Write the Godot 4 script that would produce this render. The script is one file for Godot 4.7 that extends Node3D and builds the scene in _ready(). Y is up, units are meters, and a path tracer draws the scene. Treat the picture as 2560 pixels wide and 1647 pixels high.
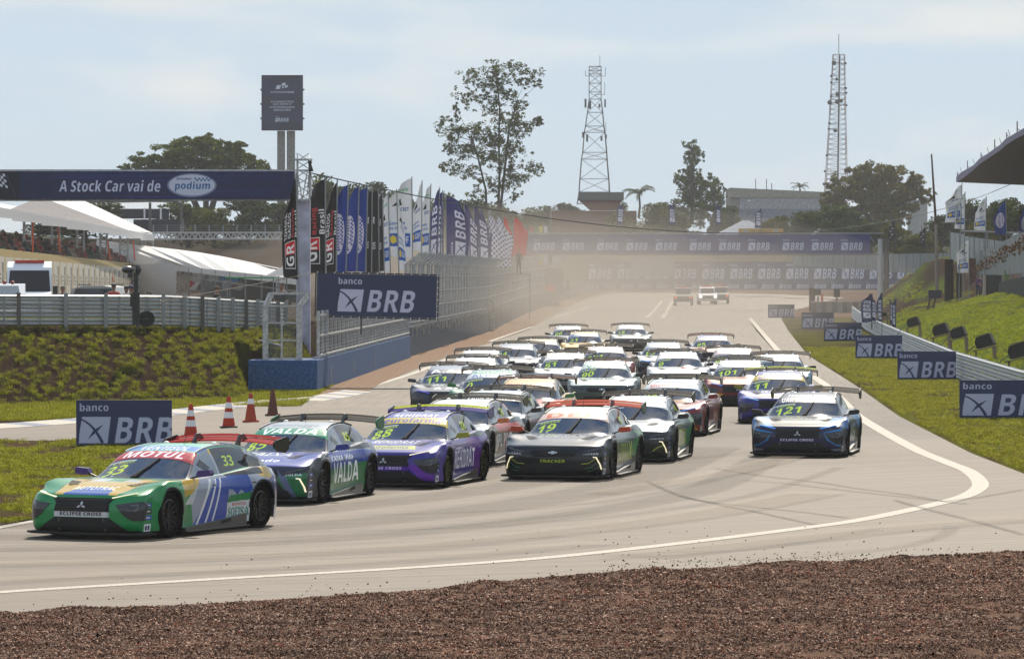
extends Node3D
# Start of a touring-car race seen through a long lens from the outside of the first bend.
# Camera at the origin of x and z, looking along -z; "d" below is the distance along -z in metres.

const FL := 11000.0
const EYE := 3.75
const HZ := 684.0

var rng := RandomNumberGenerator.new()
var M := {}
var used := {}

func _ready():
	rng.seed = 4711
	set_camera()
	set_sky()
	make_materials()
	build_terrain()
	build_track()
	build_pit_wall()
	build_far_wall()
	build_background()
	build_paddock()
	build_banners()
	build_right_side()
	build_boards()
	build_cars()
	build_grass()
	build_gravel()
	build_dust()

func set_camera():
	var cam := Camera3D.new()
	cam.name = "camera"
	cam.projection = Camera3D.PROJECTION_FRUSTUM
	cam.near = 1.0
	cam.far = 4000.0
	cam.size = 1647.0 / FL
	cam.frustum_offset = Vector2(0, -(823.5 - HZ) / FL)
	cam.position = Vector3(0, EYE, 0)
	add_child(cam)
	cam.current = true

func set_sky():
	var w := 4096
	var h := 2048
	var im := Image.create(w, h, false, Image.FORMAT_RGB8)
	var hor := Color8(202, 219, 232)
	var mid := Color8(197, 215, 230)
	var top := Color8(84, 132, 196)
	for y in h:
		var el := (0.5 - (y + 0.5) / h) * 180.0
		var c := hor
		if el > 0.0:
			c = hor.lerp(mid, smoothstep(0.3, 6.0, el)).lerp(top, smoothstep(8.0, 75.0, el))
		else:
			c = Color8(150, 140, 125)
		im.fill_rect(Rect2i(0, y, w, 1), c)
	var fn := FastNoiseLite.new()
	fn.seed = 5
	fn.noise_type = FastNoiseLite.TYPE_SIMPLEX_SMOOTH
	fn.frequency = 1.0
	fn.fractal_octaves = 5
	fn.fractal_gain = 0.55
	# fine wisps low over the horizon
	var bh := 150
	var band := Image.create(w, bh, false, Image.FORMAT_RGBA8)
	var data := band.get_data()
	for y in bh:
		var el := (bh - y - 0.5) * 180.0 / h
		var lift := smoothstep(2.0, 3.8, el) * 0.42 - 0.16
		for x in w:
			var n := fn.get_noise_3d(cos(x * TAU / w) * 9.0, el * 0.95, sin(x * TAU / w) * 9.0)
			var a := clampf((n + lift) * 1.35, 0.0, 0.75)
			if a > 0.0:
				var k := (y * w + x) * 4
				data[k] = 236
				data[k + 1] = 235
				data[k + 2] = 231
				data[k + 3] = int(a * 255.0)
	band = Image.create_from_data(w, bh, false, Image.FORMAT_RGBA8, data)
	var under := im.get_region(Rect2i(0, h / 2 - bh, w, bh))
	under.convert(Image.FORMAT_RGBA8)
	under.blend_rect(band, Rect2i(0, 0, w, bh), Vector2i.ZERO)
	under.convert(Image.FORMAT_RGB8)
	# broad clouds above
	var cw := 512
	var ch := 216
	var cl := Image.create(cw, ch, false, Image.FORMAT_RGBA8)
	var cd := cl.get_data()
	for y in ch:
		var el := 90.0 - (y + 0.5) * (90.0 - bh * 180.0 / h) / ch
		var r := cos(deg_to_rad(el))
		for x in cw:
			var t := x * TAU / cw
			var n := fn.get_noise_3d(cos(t) * r * 3.0, sin(deg_to_rad(el)) * 5.0, sin(t) * r * 3.0 + 7.0)
			var a := clampf((n + 0.14) * 2.2, 0.0, 0.85)
			var k := (y * cw + x) * 4
			cd[k] = 240
			cd[k + 1] = 238
			cd[k + 2] = 234
			cd[k + 3] = int(a * 255.0)
	cl = Image.create_from_data(cw, ch, false, Image.FORMAT_RGBA8, cd)
	cl.resize(w, h / 2 - bh, Image.INTERPOLATE_CUBIC)
	var up := im.get_region(Rect2i(0, 0, w, h / 2 - bh))
	up.convert(Image.FORMAT_RGBA8)
	up.blend_rect(cl, Rect2i(0, 0, w, h / 2 - bh), Vector2i.ZERO)
	up.convert(Image.FORMAT_RGB8)
	im.blit_rect(up, Rect2i(0, 0, w, h / 2 - bh), Vector2i.ZERO)
	im.blit_rect(under, Rect2i(0, 0, w, bh), Vector2i(0, h / 2 - bh))
	var pm := PanoramaSkyMaterial.new()
	pm.panorama = ImageTexture.create_from_image(im)
	var sky := Sky.new()
	sky.sky_material = pm
	var e := Environment.new()
	e.background_mode = Environment.BG_SKY
	e.sky = sky
	e.background_energy_multiplier = 0.94
	e.tonemap_mode = Environment.TONE_MAPPER_LINEAR
	e.tonemap_exposure = 1.14
	e.sdfgi_enabled = true
	e.ssao_enabled = true
	e.ssil_enabled = true
	e.fog_enabled = true
	e.fog_density = 0.00022
	e.fog_light_color = Color8(226, 226, 226)
	e.volumetric_fog_enabled = true
	e.volumetric_fog_density = 0.0
	var we := WorldEnvironment.new()
	we.name = "world_environment"
	we.environment = e
	add_child(we)
	var sun := DirectionalLight3D.new()
	sun.name = "sun"
	sun.light_energy = 1.6
	sun.light_color = Color8(255, 243, 222)
	sun.light_angular_distance = 0.53
	sun.shadow_enabled = true
	add_child(sun)
	sun.look_at_from_position(Vector3(0.16, 1.0, -0.98), Vector3.ZERO, Vector3.UP)

# ---------------------------------------------------------------- places
func elev(d: float) -> float:
	return 1.46 * pow(clampf((d - 290.0) / 310.0, 0.0, 1.0), 0.9)

func at(px: float, py: float, d: float) -> Vector3:
	return Vector3((px - 1280.0) / FL * d, EYE - (py - HZ) / FL * d, -d)

func ground(px: float, py: float, lift := 0.0) -> Vector3:
	var d := EYE * FL / (py - HZ)
	for i in 12:
		d = lerpf(d, (EYE - elev(d)) * FL / (py - HZ), 0.7)
	return Vector3((px - 1280.0) / FL * d, elev(d) + lift, -d)

func table(t: Array, v: float) -> float:
	if v <= t[0][0]:
		return t[0][1]
	for i in t.size() - 1:
		if v <= t[i + 1][0]:
			return lerpf(t[i][1], t[i + 1][1], (v - t[i][0]) / (t[i + 1][0] - t[i][0]))
	return t[-1][1]

const WALL_LINE := [[120.0, -6.8], [140.0, -6.2], [197.0, -4.49], [234.0, -3.09], [286.0, -1.27], [368.0, 1.4], [450.0, 4.6], [620.0, 12.0]]
const RAIL_LINE := [[40.0, 13.6], [100.0, 14.3], [128.0, 14.8], [157.0, 15.9], [215.0, 19.1], [290.0, 23.4], [341.0, 26.4], [460.0, 41.0], [600.0, 58.0], [900.0, 90.0]]
const BANK_TOP := [[-60.0, 128.0], [-16.6, 135.0], [-11.1, 139.0], [-9.0, 145.0], [-7.8, 150.0], [-6.0, 165.0]]

func wall_x(d: float) -> float:
	return table(WALL_LINE, d)

func rail_x(d: float) -> float:
	return table(RAIL_LINE, d)

func height(x: float, d: float) -> float:
	var e := elev(d)
	var h := e
	var wx := wall_x(d)
	if x < -6.4 or x < wx:
		var foot := clampf(125.0 + (x + 14.5) * 0.92, 100.0, 133.0)
		var top := table(BANK_TOP, x)
		var bh := lerpf(2.16, 1.86, clampf((x + 16.6) / 8.8, 0.0, 1.0))
		var u := clampf((d - foot) / maxf(top - foot, 1.0), 0.0, 1.0)
		var b := bh * (u * 0.7 + 0.3 * smoothstep(0.0, 1.0, u))
		# falls off towards the pit wall
		if d > 142.0:
			b *= smoothstep(0.0, 1.3, wx - 0.45 - x)
		else:
			b *= smoothstep(0.0, 0.55, -0.0603 * d - x)
		h = maxf(h, b)
		var back := smoothstep(360.0, 425.0, d) * smoothstep(0.0, 12.0, wx - 6.0 - x)
		h += back * 5.0 * (1.0 if x > -60 else 1.3)
	var rx := rail_x(d)
	if x > rx + 0.5:
		var t := x - rx - 0.5
		var a := table([[100.0, 6.0], [250.0, 6.0], [300.0, 4.6], [330.0, 3.6], [420.0, 3.0], [600.0, 6.0]], d)
		h = maxf(h, e * 0.5 + a * (1.0 - exp(-t / 11.5)))
		h += 3.3 * exp(-pow((x - 33.6) / 4.6, 2.0) - pow((d - 345.0) / 22.0, 2.0)) * smoothstep(0.0, 1.5, t) * smoothstep(35.6, 34.4, x)
	if d > 622.0:
		h = maxf(h, e + 5.4 * smoothstep(622.0, 668.0, d) + 3.6 * smoothstep(668.0, 900.0, d))
	return h

# ---------------------------------------------------------------- nodes
func numbered(s: String) -> String:
	var n: int = used.get(s, 0)
	used[s] = n + 1
	return s if n == 0 else "%s_%03d" % [s, n]

func tag(o: Node, label: String, category: String, group := ""):
	o.set_meta("label", label)
	o.set_meta("category", category)
	if group:
		o.set_meta("group", group)

func thing(called: String, label: String, category: String, pos := Vector3.ZERO, turn := 0.0, group := "") -> Node3D:
	var o := Node3D.new()
	o.name = numbered(called)
	add_child(o)
	o.position = pos
	o.rotation.y = turn
	tag(o, label, category, group)
	return o

func part(called: String, mesh: Mesh, mat: Material, parent: Node, pos := Vector3.ZERO) -> MeshInstance3D:
	var o := MeshInstance3D.new()
	if parent == self:
		o.name = numbered(called)
	else:
		var nm := called
		var k := 1
		while parent.has_node(NodePath(nm)):
			nm = "%s_%03d" % [called, k]
			k += 1
		o.name = nm
	o.mesh = mesh
	o.material_override = mat
	o.position = pos
	parent.add_child(o)
	return o

func structure(called: String, mesh: Mesh, mat: Material) -> MeshInstance3D:
	var o := part(called, mesh, mat, self)
	o.set_meta("kind", "structure")
	return o

func scatter(called: String, mesh: Mesh, mat: Material, places: Array, tints: Array, parent: Node) -> MultiMeshInstance3D:
	var mm := MultiMesh.new()
	mm.transform_format = MultiMesh.TRANSFORM_3D
	mm.use_colors = tints.size() > 0
	mm.mesh = mesh
	mm.instance_count = places.size()
	var buf := PackedFloat32Array()
	var stride := 16 if tints.size() else 12
	buf.resize(places.size() * stride)
	for i in places.size():
		var t: Transform3D = places[i]
		var k := i * stride
		buf[k] = t.basis.x.x
		buf[k + 1] = t.basis.y.x
		buf[k + 2] = t.basis.z.x
		buf[k + 3] = t.origin.x
		buf[k + 4] = t.basis.x.y
		buf[k + 5] = t.basis.y.y
		buf[k + 6] = t.basis.z.y
		buf[k + 7] = t.origin.y
		buf[k + 8] = t.basis.x.z
		buf[k + 9] = t.basis.y.z
		buf[k + 10] = t.basis.z.z
		buf[k + 11] = t.origin.z
		if stride == 16:
			var c: Color = tints[i]
			buf[k + 12] = c.r
			buf[k + 13] = c.g
			buf[k + 14] = c.b
			buf[k + 15] = 1.0
	mm.buffer = buf
	var o := MultiMeshInstance3D.new()
	o.name = numbered(called) if parent == self else called
	o.multimesh = mm
	o.material_override = mat
	parent.add_child(o, true)
	o.set_meta("kind", "stuff")
	return o

# ---------------------------------------------------------------- mesh helper
class Shape:
	var v := PackedVector3Array()
	var n := PackedVector3Array()
	var u := PackedVector2Array()
	var u2 := PackedVector2Array()
	var c := PackedColorArray()

	func vert(p: Vector3, nn: Vector3, uv := Vector2.ZERO):
		v.append(p)
		n.append(nn)
		u.append(uv)

	# corners counter-clockwise seen from outside
	func tri(a: Vector3, b: Vector3, d: Vector3, ua := Vector2.ZERO, ub := Vector2.ZERO, ud := Vector2.ZERO):
		var nn := (b - a).cross(d - a).normalized()
		vert(a, nn, ua)
		vert(d, nn, ud)
		vert(b, nn, ub)

	func quad(a: Vector3, b: Vector3, d: Vector3, e: Vector3, ua := Vector2(0, 1), ub := Vector2(1, 1), ud := Vector2(1, 0), ue := Vector2(0, 0)):
		tri(a, b, d, ua, ub, ud)
		tri(a, d, e, ua, ud, ue)

	# smooth triangle: normals given, order put right
	func stri(p: Array, nn: Array, uv: Array):
		var g: Vector3 = (p[1] - p[0]).cross(p[2] - p[0])
		if g.length_squared() < 1e-14:
			return
		var o := [0, 2, 1]
		if g.dot(nn[0] + nn[1] + nn[2]) < 0.0:
			o = [0, 1, 2]
		for k in o:
			vert(p[k], nn[k], uv[k])

	func box(lo: Vector3, hi: Vector3, t := Transform3D()):
		var p := []
		for i in 8:
			p.append(t * Vector3(hi.x if i & 1 else lo.x, hi.y if i & 2 else lo.y, hi.z if i & 4 else lo.z))
		quad(p[4], p[5], p[7], p[6])
		quad(p[1], p[0], p[2], p[3])
		quad(p[5], p[1], p[3], p[7])
		quad(p[0], p[4], p[6], p[2])
		quad(p[6], p[7], p[3], p[2])
		quad(p[0], p[1], p[5], p[4])

	# square bar from a to b
	func bar(a: Vector3, b: Vector3, w: float, h := -1.0):
		if h < 0.0:
			h = w
		var z := (b - a).normalized()
		var x := Vector3.UP.cross(z)
		x = Vector3.RIGHT if x.length() < 0.001 else x.normalized()
		var y := z.cross(x)
		box(Vector3(-w / 2, -h / 2, 0), Vector3(w / 2, h / 2, (b - a).length()), Transform3D(Basis(x, y, z), a))

	func tube(a: Vector3, b: Vector3, r0: float, r1: float, k := 8, caps := true):
		var z := (b - a).normalized()
		var x := Vector3.UP.cross(z)
		x = Vector3.RIGHT if x.length() < 0.001 else x.normalized()
		var y := z.cross(x)
		for i in k:
			var t0 := TAU * i / k
			var t1 := TAU * (i + 1) / k
			var n0 := x * cos(t0) + y * sin(t0)
			var n1 := x * cos(t1) + y * sin(t1)
			stri([a + n0 * r0, a + n1 * r0, b + n1 * r1], [n0, n1, n1], [Vector2(float(i) / k, 1), Vector2(float(i + 1) / k, 1), Vector2(float(i + 1) / k, 0)])
			stri([a + n0 * r0, b + n1 * r1, b + n0 * r1], [n0, n1, n0], [Vector2(float(i) / k, 1), Vector2(float(i + 1) / k, 0), Vector2(float(i) / k, 0)])
			if caps:
				stri([b, b + n0 * r1, b + n1 * r1], [z, z, z], [Vector2.ZERO, Vector2.ZERO, Vector2.ZERO])
				stri([a, a + n0 * r0, a + n1 * r0], [-z, -z, -z], [Vector2.ZERO, Vector2.ZERO, Vector2.ZERO])

	func ball(p: Vector3, r: Vector3, k := 8):
		for i in k:
			for j in k / 2:
				var q := []
				var nn := []
				for o in [[0, 0], [1, 0], [1, 1], [0, 1]]:
					var t: float = TAU * (i + o[0]) / k
					var s: float = PI * (j + o[1]) / (k / 2) - PI / 2
					var e := Vector3(cos(t) * cos(s), sin(s), sin(t) * cos(s))
					q.append(p + e * r)
					nn.append((e / r).normalized())
				var z := [Vector2.ZERO, Vector2.ZERO, Vector2.ZERO]
				stri([q[0], q[1], q[2]], [nn[0], nn[1], nn[2]], z)
				stri([q[0], q[2], q[3]], [nn[0], nn[2], nn[3]], z)

	# flat outline (x, y) pushed from z0 to z1, through t
	func prism(o: PackedVector2Array, z0: float, z1: float, t := Transform3D()):
		if Geometry2D.is_polygon_clockwise(o):
			o = o.duplicate()
			o.reverse()
		var idx := Geometry2D.triangulate_polygon(o)
		for i in range(0, idx.size(), 3):
			var a := o[idx[i]]
			var b := o[idx[i + 1]]
			var d := o[idx[i + 2]]
			if (b - a).cross(d - a) < 0.0:
				var s := b
				b = d
				d = s
			tri(t * Vector3(a.x, a.y, z1), t * Vector3(b.x, b.y, z1), t * Vector3(d.x, d.y, z1))
			tri(t * Vector3(a.x, a.y, z0), t * Vector3(d.x, d.y, z0), t * Vector3(b.x, b.y, z0))
		for i in o.size():
			var a := o[i]
			var b := o[(i + 1) % o.size()]
			quad(t * Vector3(a.x, a.y, z0), t * Vector3(b.x, b.y, z0), t * Vector3(b.x, b.y, z1), t * Vector3(a.x, a.y, z1))

	func done() -> ArrayMesh:
		var a := []
		a.resize(Mesh.ARRAY_MAX)
		a[Mesh.ARRAY_VERTEX] = v
		a[Mesh.ARRAY_NORMAL] = n
		a[Mesh.ARRAY_TEX_UV] = u
		if u2.size() == v.size():
			a[Mesh.ARRAY_TEX_UV2] = u2
		if c.size() == v.size():
			a[Mesh.ARRAY_COLOR] = c
		var m := ArrayMesh.new()
		m.add_surface_from_arrays(Mesh.PRIMITIVE_TRIANGLES, a)
		return m

# rows of points -> smooth sheet; rows[i][j]; colours and uv by row and column
func sheet(rows: Array, uv: Callable, col = null, up := Vector3.UP) -> ArrayMesh:
	var ni := rows.size()
	var nj: int = rows[0].size()
	var v := PackedVector3Array()
	var n := PackedVector3Array()
	var u := PackedVector2Array()
	var c := PackedColorArray()
	var u2 := PackedVector2Array()
	var idx := PackedInt32Array()
	for i in ni:
		for j in nj:
			var p: Vector3 = rows[i][j]
			var a: Vector3 = rows[mini(i + 1, ni - 1)][j] - rows[maxi(i - 1, 0)][j]
			var b: Vector3 = rows[i][mini(j + 1, nj - 1)] - rows[i][maxi(j - 1, 0)]
			var q := a.cross(b).normalized()
			v.append(p)
			n.append(q if q.dot(up) >= 0.0 else -q)
			u.append(uv.call(p, i, j))
			u2.append(Vector2(p.x, p.z))
			if col != null:
				c.append(col.call(p, i, j))
	for i in ni - 1:
		for j in nj - 1:
			var a := i * nj + j
			var b := a + 1
			var d := a + nj + 1
			var e := a + nj
			for t in [[a, b, d], [a, d, e]]:
				var g: Vector3 = (v[t[1]] - v[t[0]]).cross(v[t[2]] - v[t[0]])
				if g.dot(n[t[0]]) > 0.0:
					idx.append_array(PackedInt32Array([t[0], t[2], t[1]]))
				else:
					idx.append_array(PackedInt32Array([t[0], t[1], t[2]]))
	var ar := []
	ar.resize(Mesh.ARRAY_MAX)
	ar[Mesh.ARRAY_VERTEX] = v
	ar[Mesh.ARRAY_NORMAL] = n
	ar[Mesh.ARRAY_TEX_UV] = u
	ar[Mesh.ARRAY_TEX_UV2] = u2
	if c.size():
		ar[Mesh.ARRAY_COLOR] = c
	ar[Mesh.ARRAY_INDEX] = idx
	var m := ArrayMesh.new()
	m.add_surface_from_arrays(Mesh.PRIMITIVE_TRIANGLES, ar)
	return m

# ---------------------------------------------------------------- print: lettering and flat colour
var glyph_store := {}

func letters(s: String, face := "Droid Sans", bold := true) -> Image:
	var key := s + face + str(bold)
	if glyph_store.has(key):
		return glyph_store[key]
	var f := SystemFont.new()
	f.font_names = [face]
	f.font_weight = 700 if bold else 400
	var ts = TextServerManager.get_primary_interface()
	var sh = ts.create_shaped_text()
	ts.shaped_text_add_string(sh, s, f.get_rids(), 64)
	var size: Vector2 = ts.shaped_text_get_size(sh)
	var im := Image.create(int(size.x) + 24, 110, false, Image.FORMAT_LA8)
	var x := 8.0
	for g in ts.shaped_text_get_glyphs(sh):
		var sz := Vector2i(64, 0)
		ts.font_render_glyph(g.font_rid, sz, g.index)
		var ti: int = ts.font_get_glyph_texture_idx(g.font_rid, sz, g.index)
		if ti >= 0:
			var r: Rect2 = ts.font_get_glyph_uv_rect(g.font_rid, sz, g.index)
			var o: Vector2 = ts.font_get_glyph_offset(g.font_rid, sz, g.index)
			var page: Image = ts.font_get_texture_image(g.font_rid, sz, ti)
			im.blend_rect(page, Rect2i(r), Vector2i(int(x + o.x), int(80 + o.y)))
		x += g.advance
	ts.free_rid(sh)
	im.convert(Image.FORMAT_RGBA8)
	im = im.get_region(im.get_used_rect())
	glyph_store[key] = im
	return im

func put_text(im: Image, s: String, x: float, y: float, w: float, h: float, col: Color, slant := 0.0, face := "Droid Sans", bold := true, turn := false):
	if s.strip_edges() == "":
		return
	var src := letters(s, face, bold)
	var t := src
	if slant != 0.0:
		var k := int(absf(slant) * src.get_height())
		t = Image.create(src.get_width() + k, src.get_height(), false, Image.FORMAT_RGBA8)
		for r in src.get_height():
			t.blit_rect(src, Rect2i(0, r, src.get_width(), 1), Vector2i(int((src.get_height() - 1 - r) * absf(slant)), r))
	else:
		t = src.duplicate()
	if turn:
		t.rotate_90(COUNTERCLOCKWISE)
	t.resize(maxi(1, int(w)), maxi(1, int(h)), Image.INTERPOLATE_BILINEAR if t.get_width() < w * 1.5 else Image.INTERPOLATE_LANCZOS)
	var d := t.get_data()
	var r8 := col.r8
	var g8 := col.g8
	var b8 := col.b8
	for i in range(0, d.size(), 4):
		d[i] = r8
		d[i + 1] = g8
		d[i + 2] = b8
	t = Image.create_from_data(t.get_width(), t.get_height(), false, Image.FORMAT_RGBA8, d)
	im.blend_rect(t, Rect2i(Vector2i.ZERO, t.get_size()), Vector2i(int(x), int(y)))

func fill_poly(im: Image, o: PackedVector2Array, col: Color):
	var lo := 1e9
	var hi := -1e9
	for p in o:
		lo = minf(lo, p.y)
		hi = maxf(hi, p.y)
	for y in range(maxi(0, int(lo)), mini(im.get_height() - 1, int(hi)) + 1):
		var xs := []
		var yy := y + 0.5
		for i in o.size():
			var a := o[i]
			var b := o[(i + 1) % o.size()]
			if (a.y <= yy) != (b.y <= yy):
				xs.append(a.x + (yy - a.y) / (b.y - a.y) * (b.x - a.x))
		xs.sort()
		for k in range(0, xs.size() - 1, 2):
			var x0 := maxi(0, int(round(xs[k])))
			var x1 := mini(im.get_width(), int(round(xs[k + 1])))
			if x1 > x0:
				im.fill_rect(Rect2i(x0, y, x1 - x0, 1), col)

func pic(im: Image) -> ImageTexture:
	return ImageTexture.create_from_image(im)

func printed(im: Image, rough := 0.6) -> StandardMaterial3D:
	var m := StandardMaterial3D.new()
	m.albedo_texture = pic(im)
	m.roughness = rough
	m.texture_repeat = false
	return m

# the bank's board: word, square mark with two swooshes, three letters
func bank_mark(im: Image, x: float, y: float, w: float, h: float, col: Color, ground_col: Color, word := true):
	var k := h
	if word:
		put_text(im, "banco", x + w * 0.01, y, w * 0.30, k * 0.20, col)
	var sy := y + (k * 0.34 if word else 0.0)
	var sh := k * 0.66 if word else k
	var sw := w * 0.33
	fill_poly(im, PackedVector2Array([Vector2(x + sw * 0.10, sy), Vector2(x + sw, sy), Vector2(x + sw * 0.90, sy + sh), Vector2(x, sy + sh), Vector2(x + sw * 0.02, sy + sh * 0.6)]), col)
	var arc := PackedVector2Array()
	for i in 9:
		var t := i / 8.0
		arc.append(Vector2(x + sw * (0.02 + 0.80 * t - 0.12 * t * t), sy + sh * (0.10 + 0.32 * t + 0.60 * t * t)))
	for i in 9:
		var t := 1.0 - i / 8.0
		arc.append(Vector2(x + sw * (0.02 + 0.80 * t - 0.12 * t * t + 0.02 + 0.07 * t), sy + sh * (0.10 + 0.32 * t + 0.60 * t * t - 0.05 - 0.05 * t * 0)))
	fill_poly(im, arc, ground_col)
	fill_poly(im, PackedVector2Array([Vector2(x + sw * 0.78, sy + sh * 0.28), Vector2(x + sw * 0.60, sy + sh * 0.52), Vector2(x + sw * 0.28, sy + sh * 0.86), Vector2(x + sw * 0.46, sy + sh * 0.50)]), ground_col)
	put_text(im, "BRB", x + w * 0.37, sy, w * 0.63, sh, col, 0.18)

func noise_tex(freq: float, lo: Color, hi: Color, sd := 1, oct := 4, size := 512, bump := false, type := FastNoiseLite.TYPE_SIMPLEX_SMOOTH) -> NoiseTexture2D:
	var f := FastNoiseLite.new()
	f.seed = sd
	f.frequency = freq
	f.fractal_octaves = oct
	f.noise_type = type
	var t := NoiseTexture2D.new()
	t.width = size
	t.height = size
	t.seamless = true
	t.noise = f
	if bump:
		t.as_normal_map = true
		t.bump_strength = 4.0
	else:
		var g := Gradient.new()
		g.set_color(0, lo)
		g.set_color(1, hi)
		t.color_ramp = g
	return t

func lin(r: float, g: float, b: float) -> Color:
	return Color(r, g, b).linear_to_srgb()

func plain(c: Color, rough := 0.7, metal := 0.0, spec := 0.5) -> StandardMaterial3D:
	var m := StandardMaterial3D.new()
	m.albedo_color = c
	m.roughness = rough
	m.metallic = metal
	m.metallic_specular = spec
	return m

func rough_stuff(c: Color, tex: Texture2D, scale: float, rough := 0.9) -> StandardMaterial3D:
	var m := plain(c, rough, 0.0, 0.3 if rough < 0.9 else 0.08)
	m.albedo_texture = tex
	m.uv1_triplanar = true
	m.uv1_world_triplanar = true
	m.uv1_scale = Vector3.ONE * scale
	return m

func make_materials():
	var mottle := noise_tex(0.02, Color(0.72, 0.72, 0.72), Color(1, 1, 1), 3, 5)
	var fine := noise_tex(0.09, Color(0.6, 0.6, 0.6), Color(1, 1, 1), 8, 4)
	M.mottle = mottle
	M.steel = rough_stuff(lin(0.58, 0.58, 0.58), mottle, 0.6, 0.42)
	M.steel.metallic = 0.35
	M.galv = rough_stuff(lin(0.42, 0.44, 0.44), fine, 0.5, 0.42)
	M.galv.metallic = 0.4
	M.dull_steel = rough_stuff(lin(0.20, 0.19, 0.18), fine, 0.7, 0.6)
	M.dull_steel.metallic = 0.4
	M.black = plain(lin(0.012, 0.012, 0.013), 0.5)
	M.matt_black = plain(lin(0.010, 0.010, 0.010), 0.85)
	M.rubber = rough_stuff(lin(0.012, 0.0115, 0.011), fine, 3.0, 0.92)
	M.rim = plain(lin(0.03, 0.03, 0.031), 0.35, 0.5)
	M.rail = rough_stuff(lin(0.74, 0.76, 0.75), fine, 0.5, 0.4)
	M.rail.metallic = 0.15
	M.carbon = plain(lin(0.016, 0.016, 0.018), 0.28)
	M.carbon.clearcoat_enabled = true
	M.lamp_glass = plain(lin(0.03, 0.033, 0.04), 0.06)
	M.lamp_trim = plain(lin(0.55, 0.57, 0.6), 0.3)
	M.lamp_line = plain(lin(0.12, 0.125, 0.13), 0.3)
	M.wood = rough_stuff(lin(0.36, 0.27, 0.19), mottle, 2.0)
	M.rope = plain(lin(0.25, 0.2, 0.15), 0.8)
	M.wire = plain(lin(0.05, 0.05, 0.055), 0.6)
	M.concrete = rough_stuff(lin(0.34, 0.32, 0.30), mottle, 0.35)
	M.blue_concrete = rough_stuff(lin(0.055, 0.15, 0.34), noise_tex(0.03, Color(0.55, 0.55, 0.58), Color(1, 1, 1), 12, 5), 0.5, 0.65)
	M.tent = rough_stuff(lin(0.86, 0.85, 0.84), noise_tex(0.02, Color(0.88, 0.88, 0.88), Color(1, 1, 1), 3, 5), 0.3, 0.6)
	M.tent.backlight_enabled = true
	M.tent.backlight = Color(0.7, 0.7, 0.7)
	M.white = plain(lin(0.75, 0.75, 0.74), 0.55)
	M.skin = plain(lin(0.36, 0.19, 0.12), 0.6)
	M.brick = rough_stuff(lin(0.20, 0.075, 0.05), fine, 0.6)
	M.bark = rough_stuff(lin(0.10, 0.085, 0.07), fine, 1.0)
	M.white_paint = rough_stuff(lin(0.62, 0.58, 0.52), noise_tex(0.05, Color(0.72, 0.70, 0.66), Color(1, 1, 1), 21, 5), 0.5, 0.7)
	M.orange = plain(lin(0.75, 0.10, 0.02), 0.55)

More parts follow.
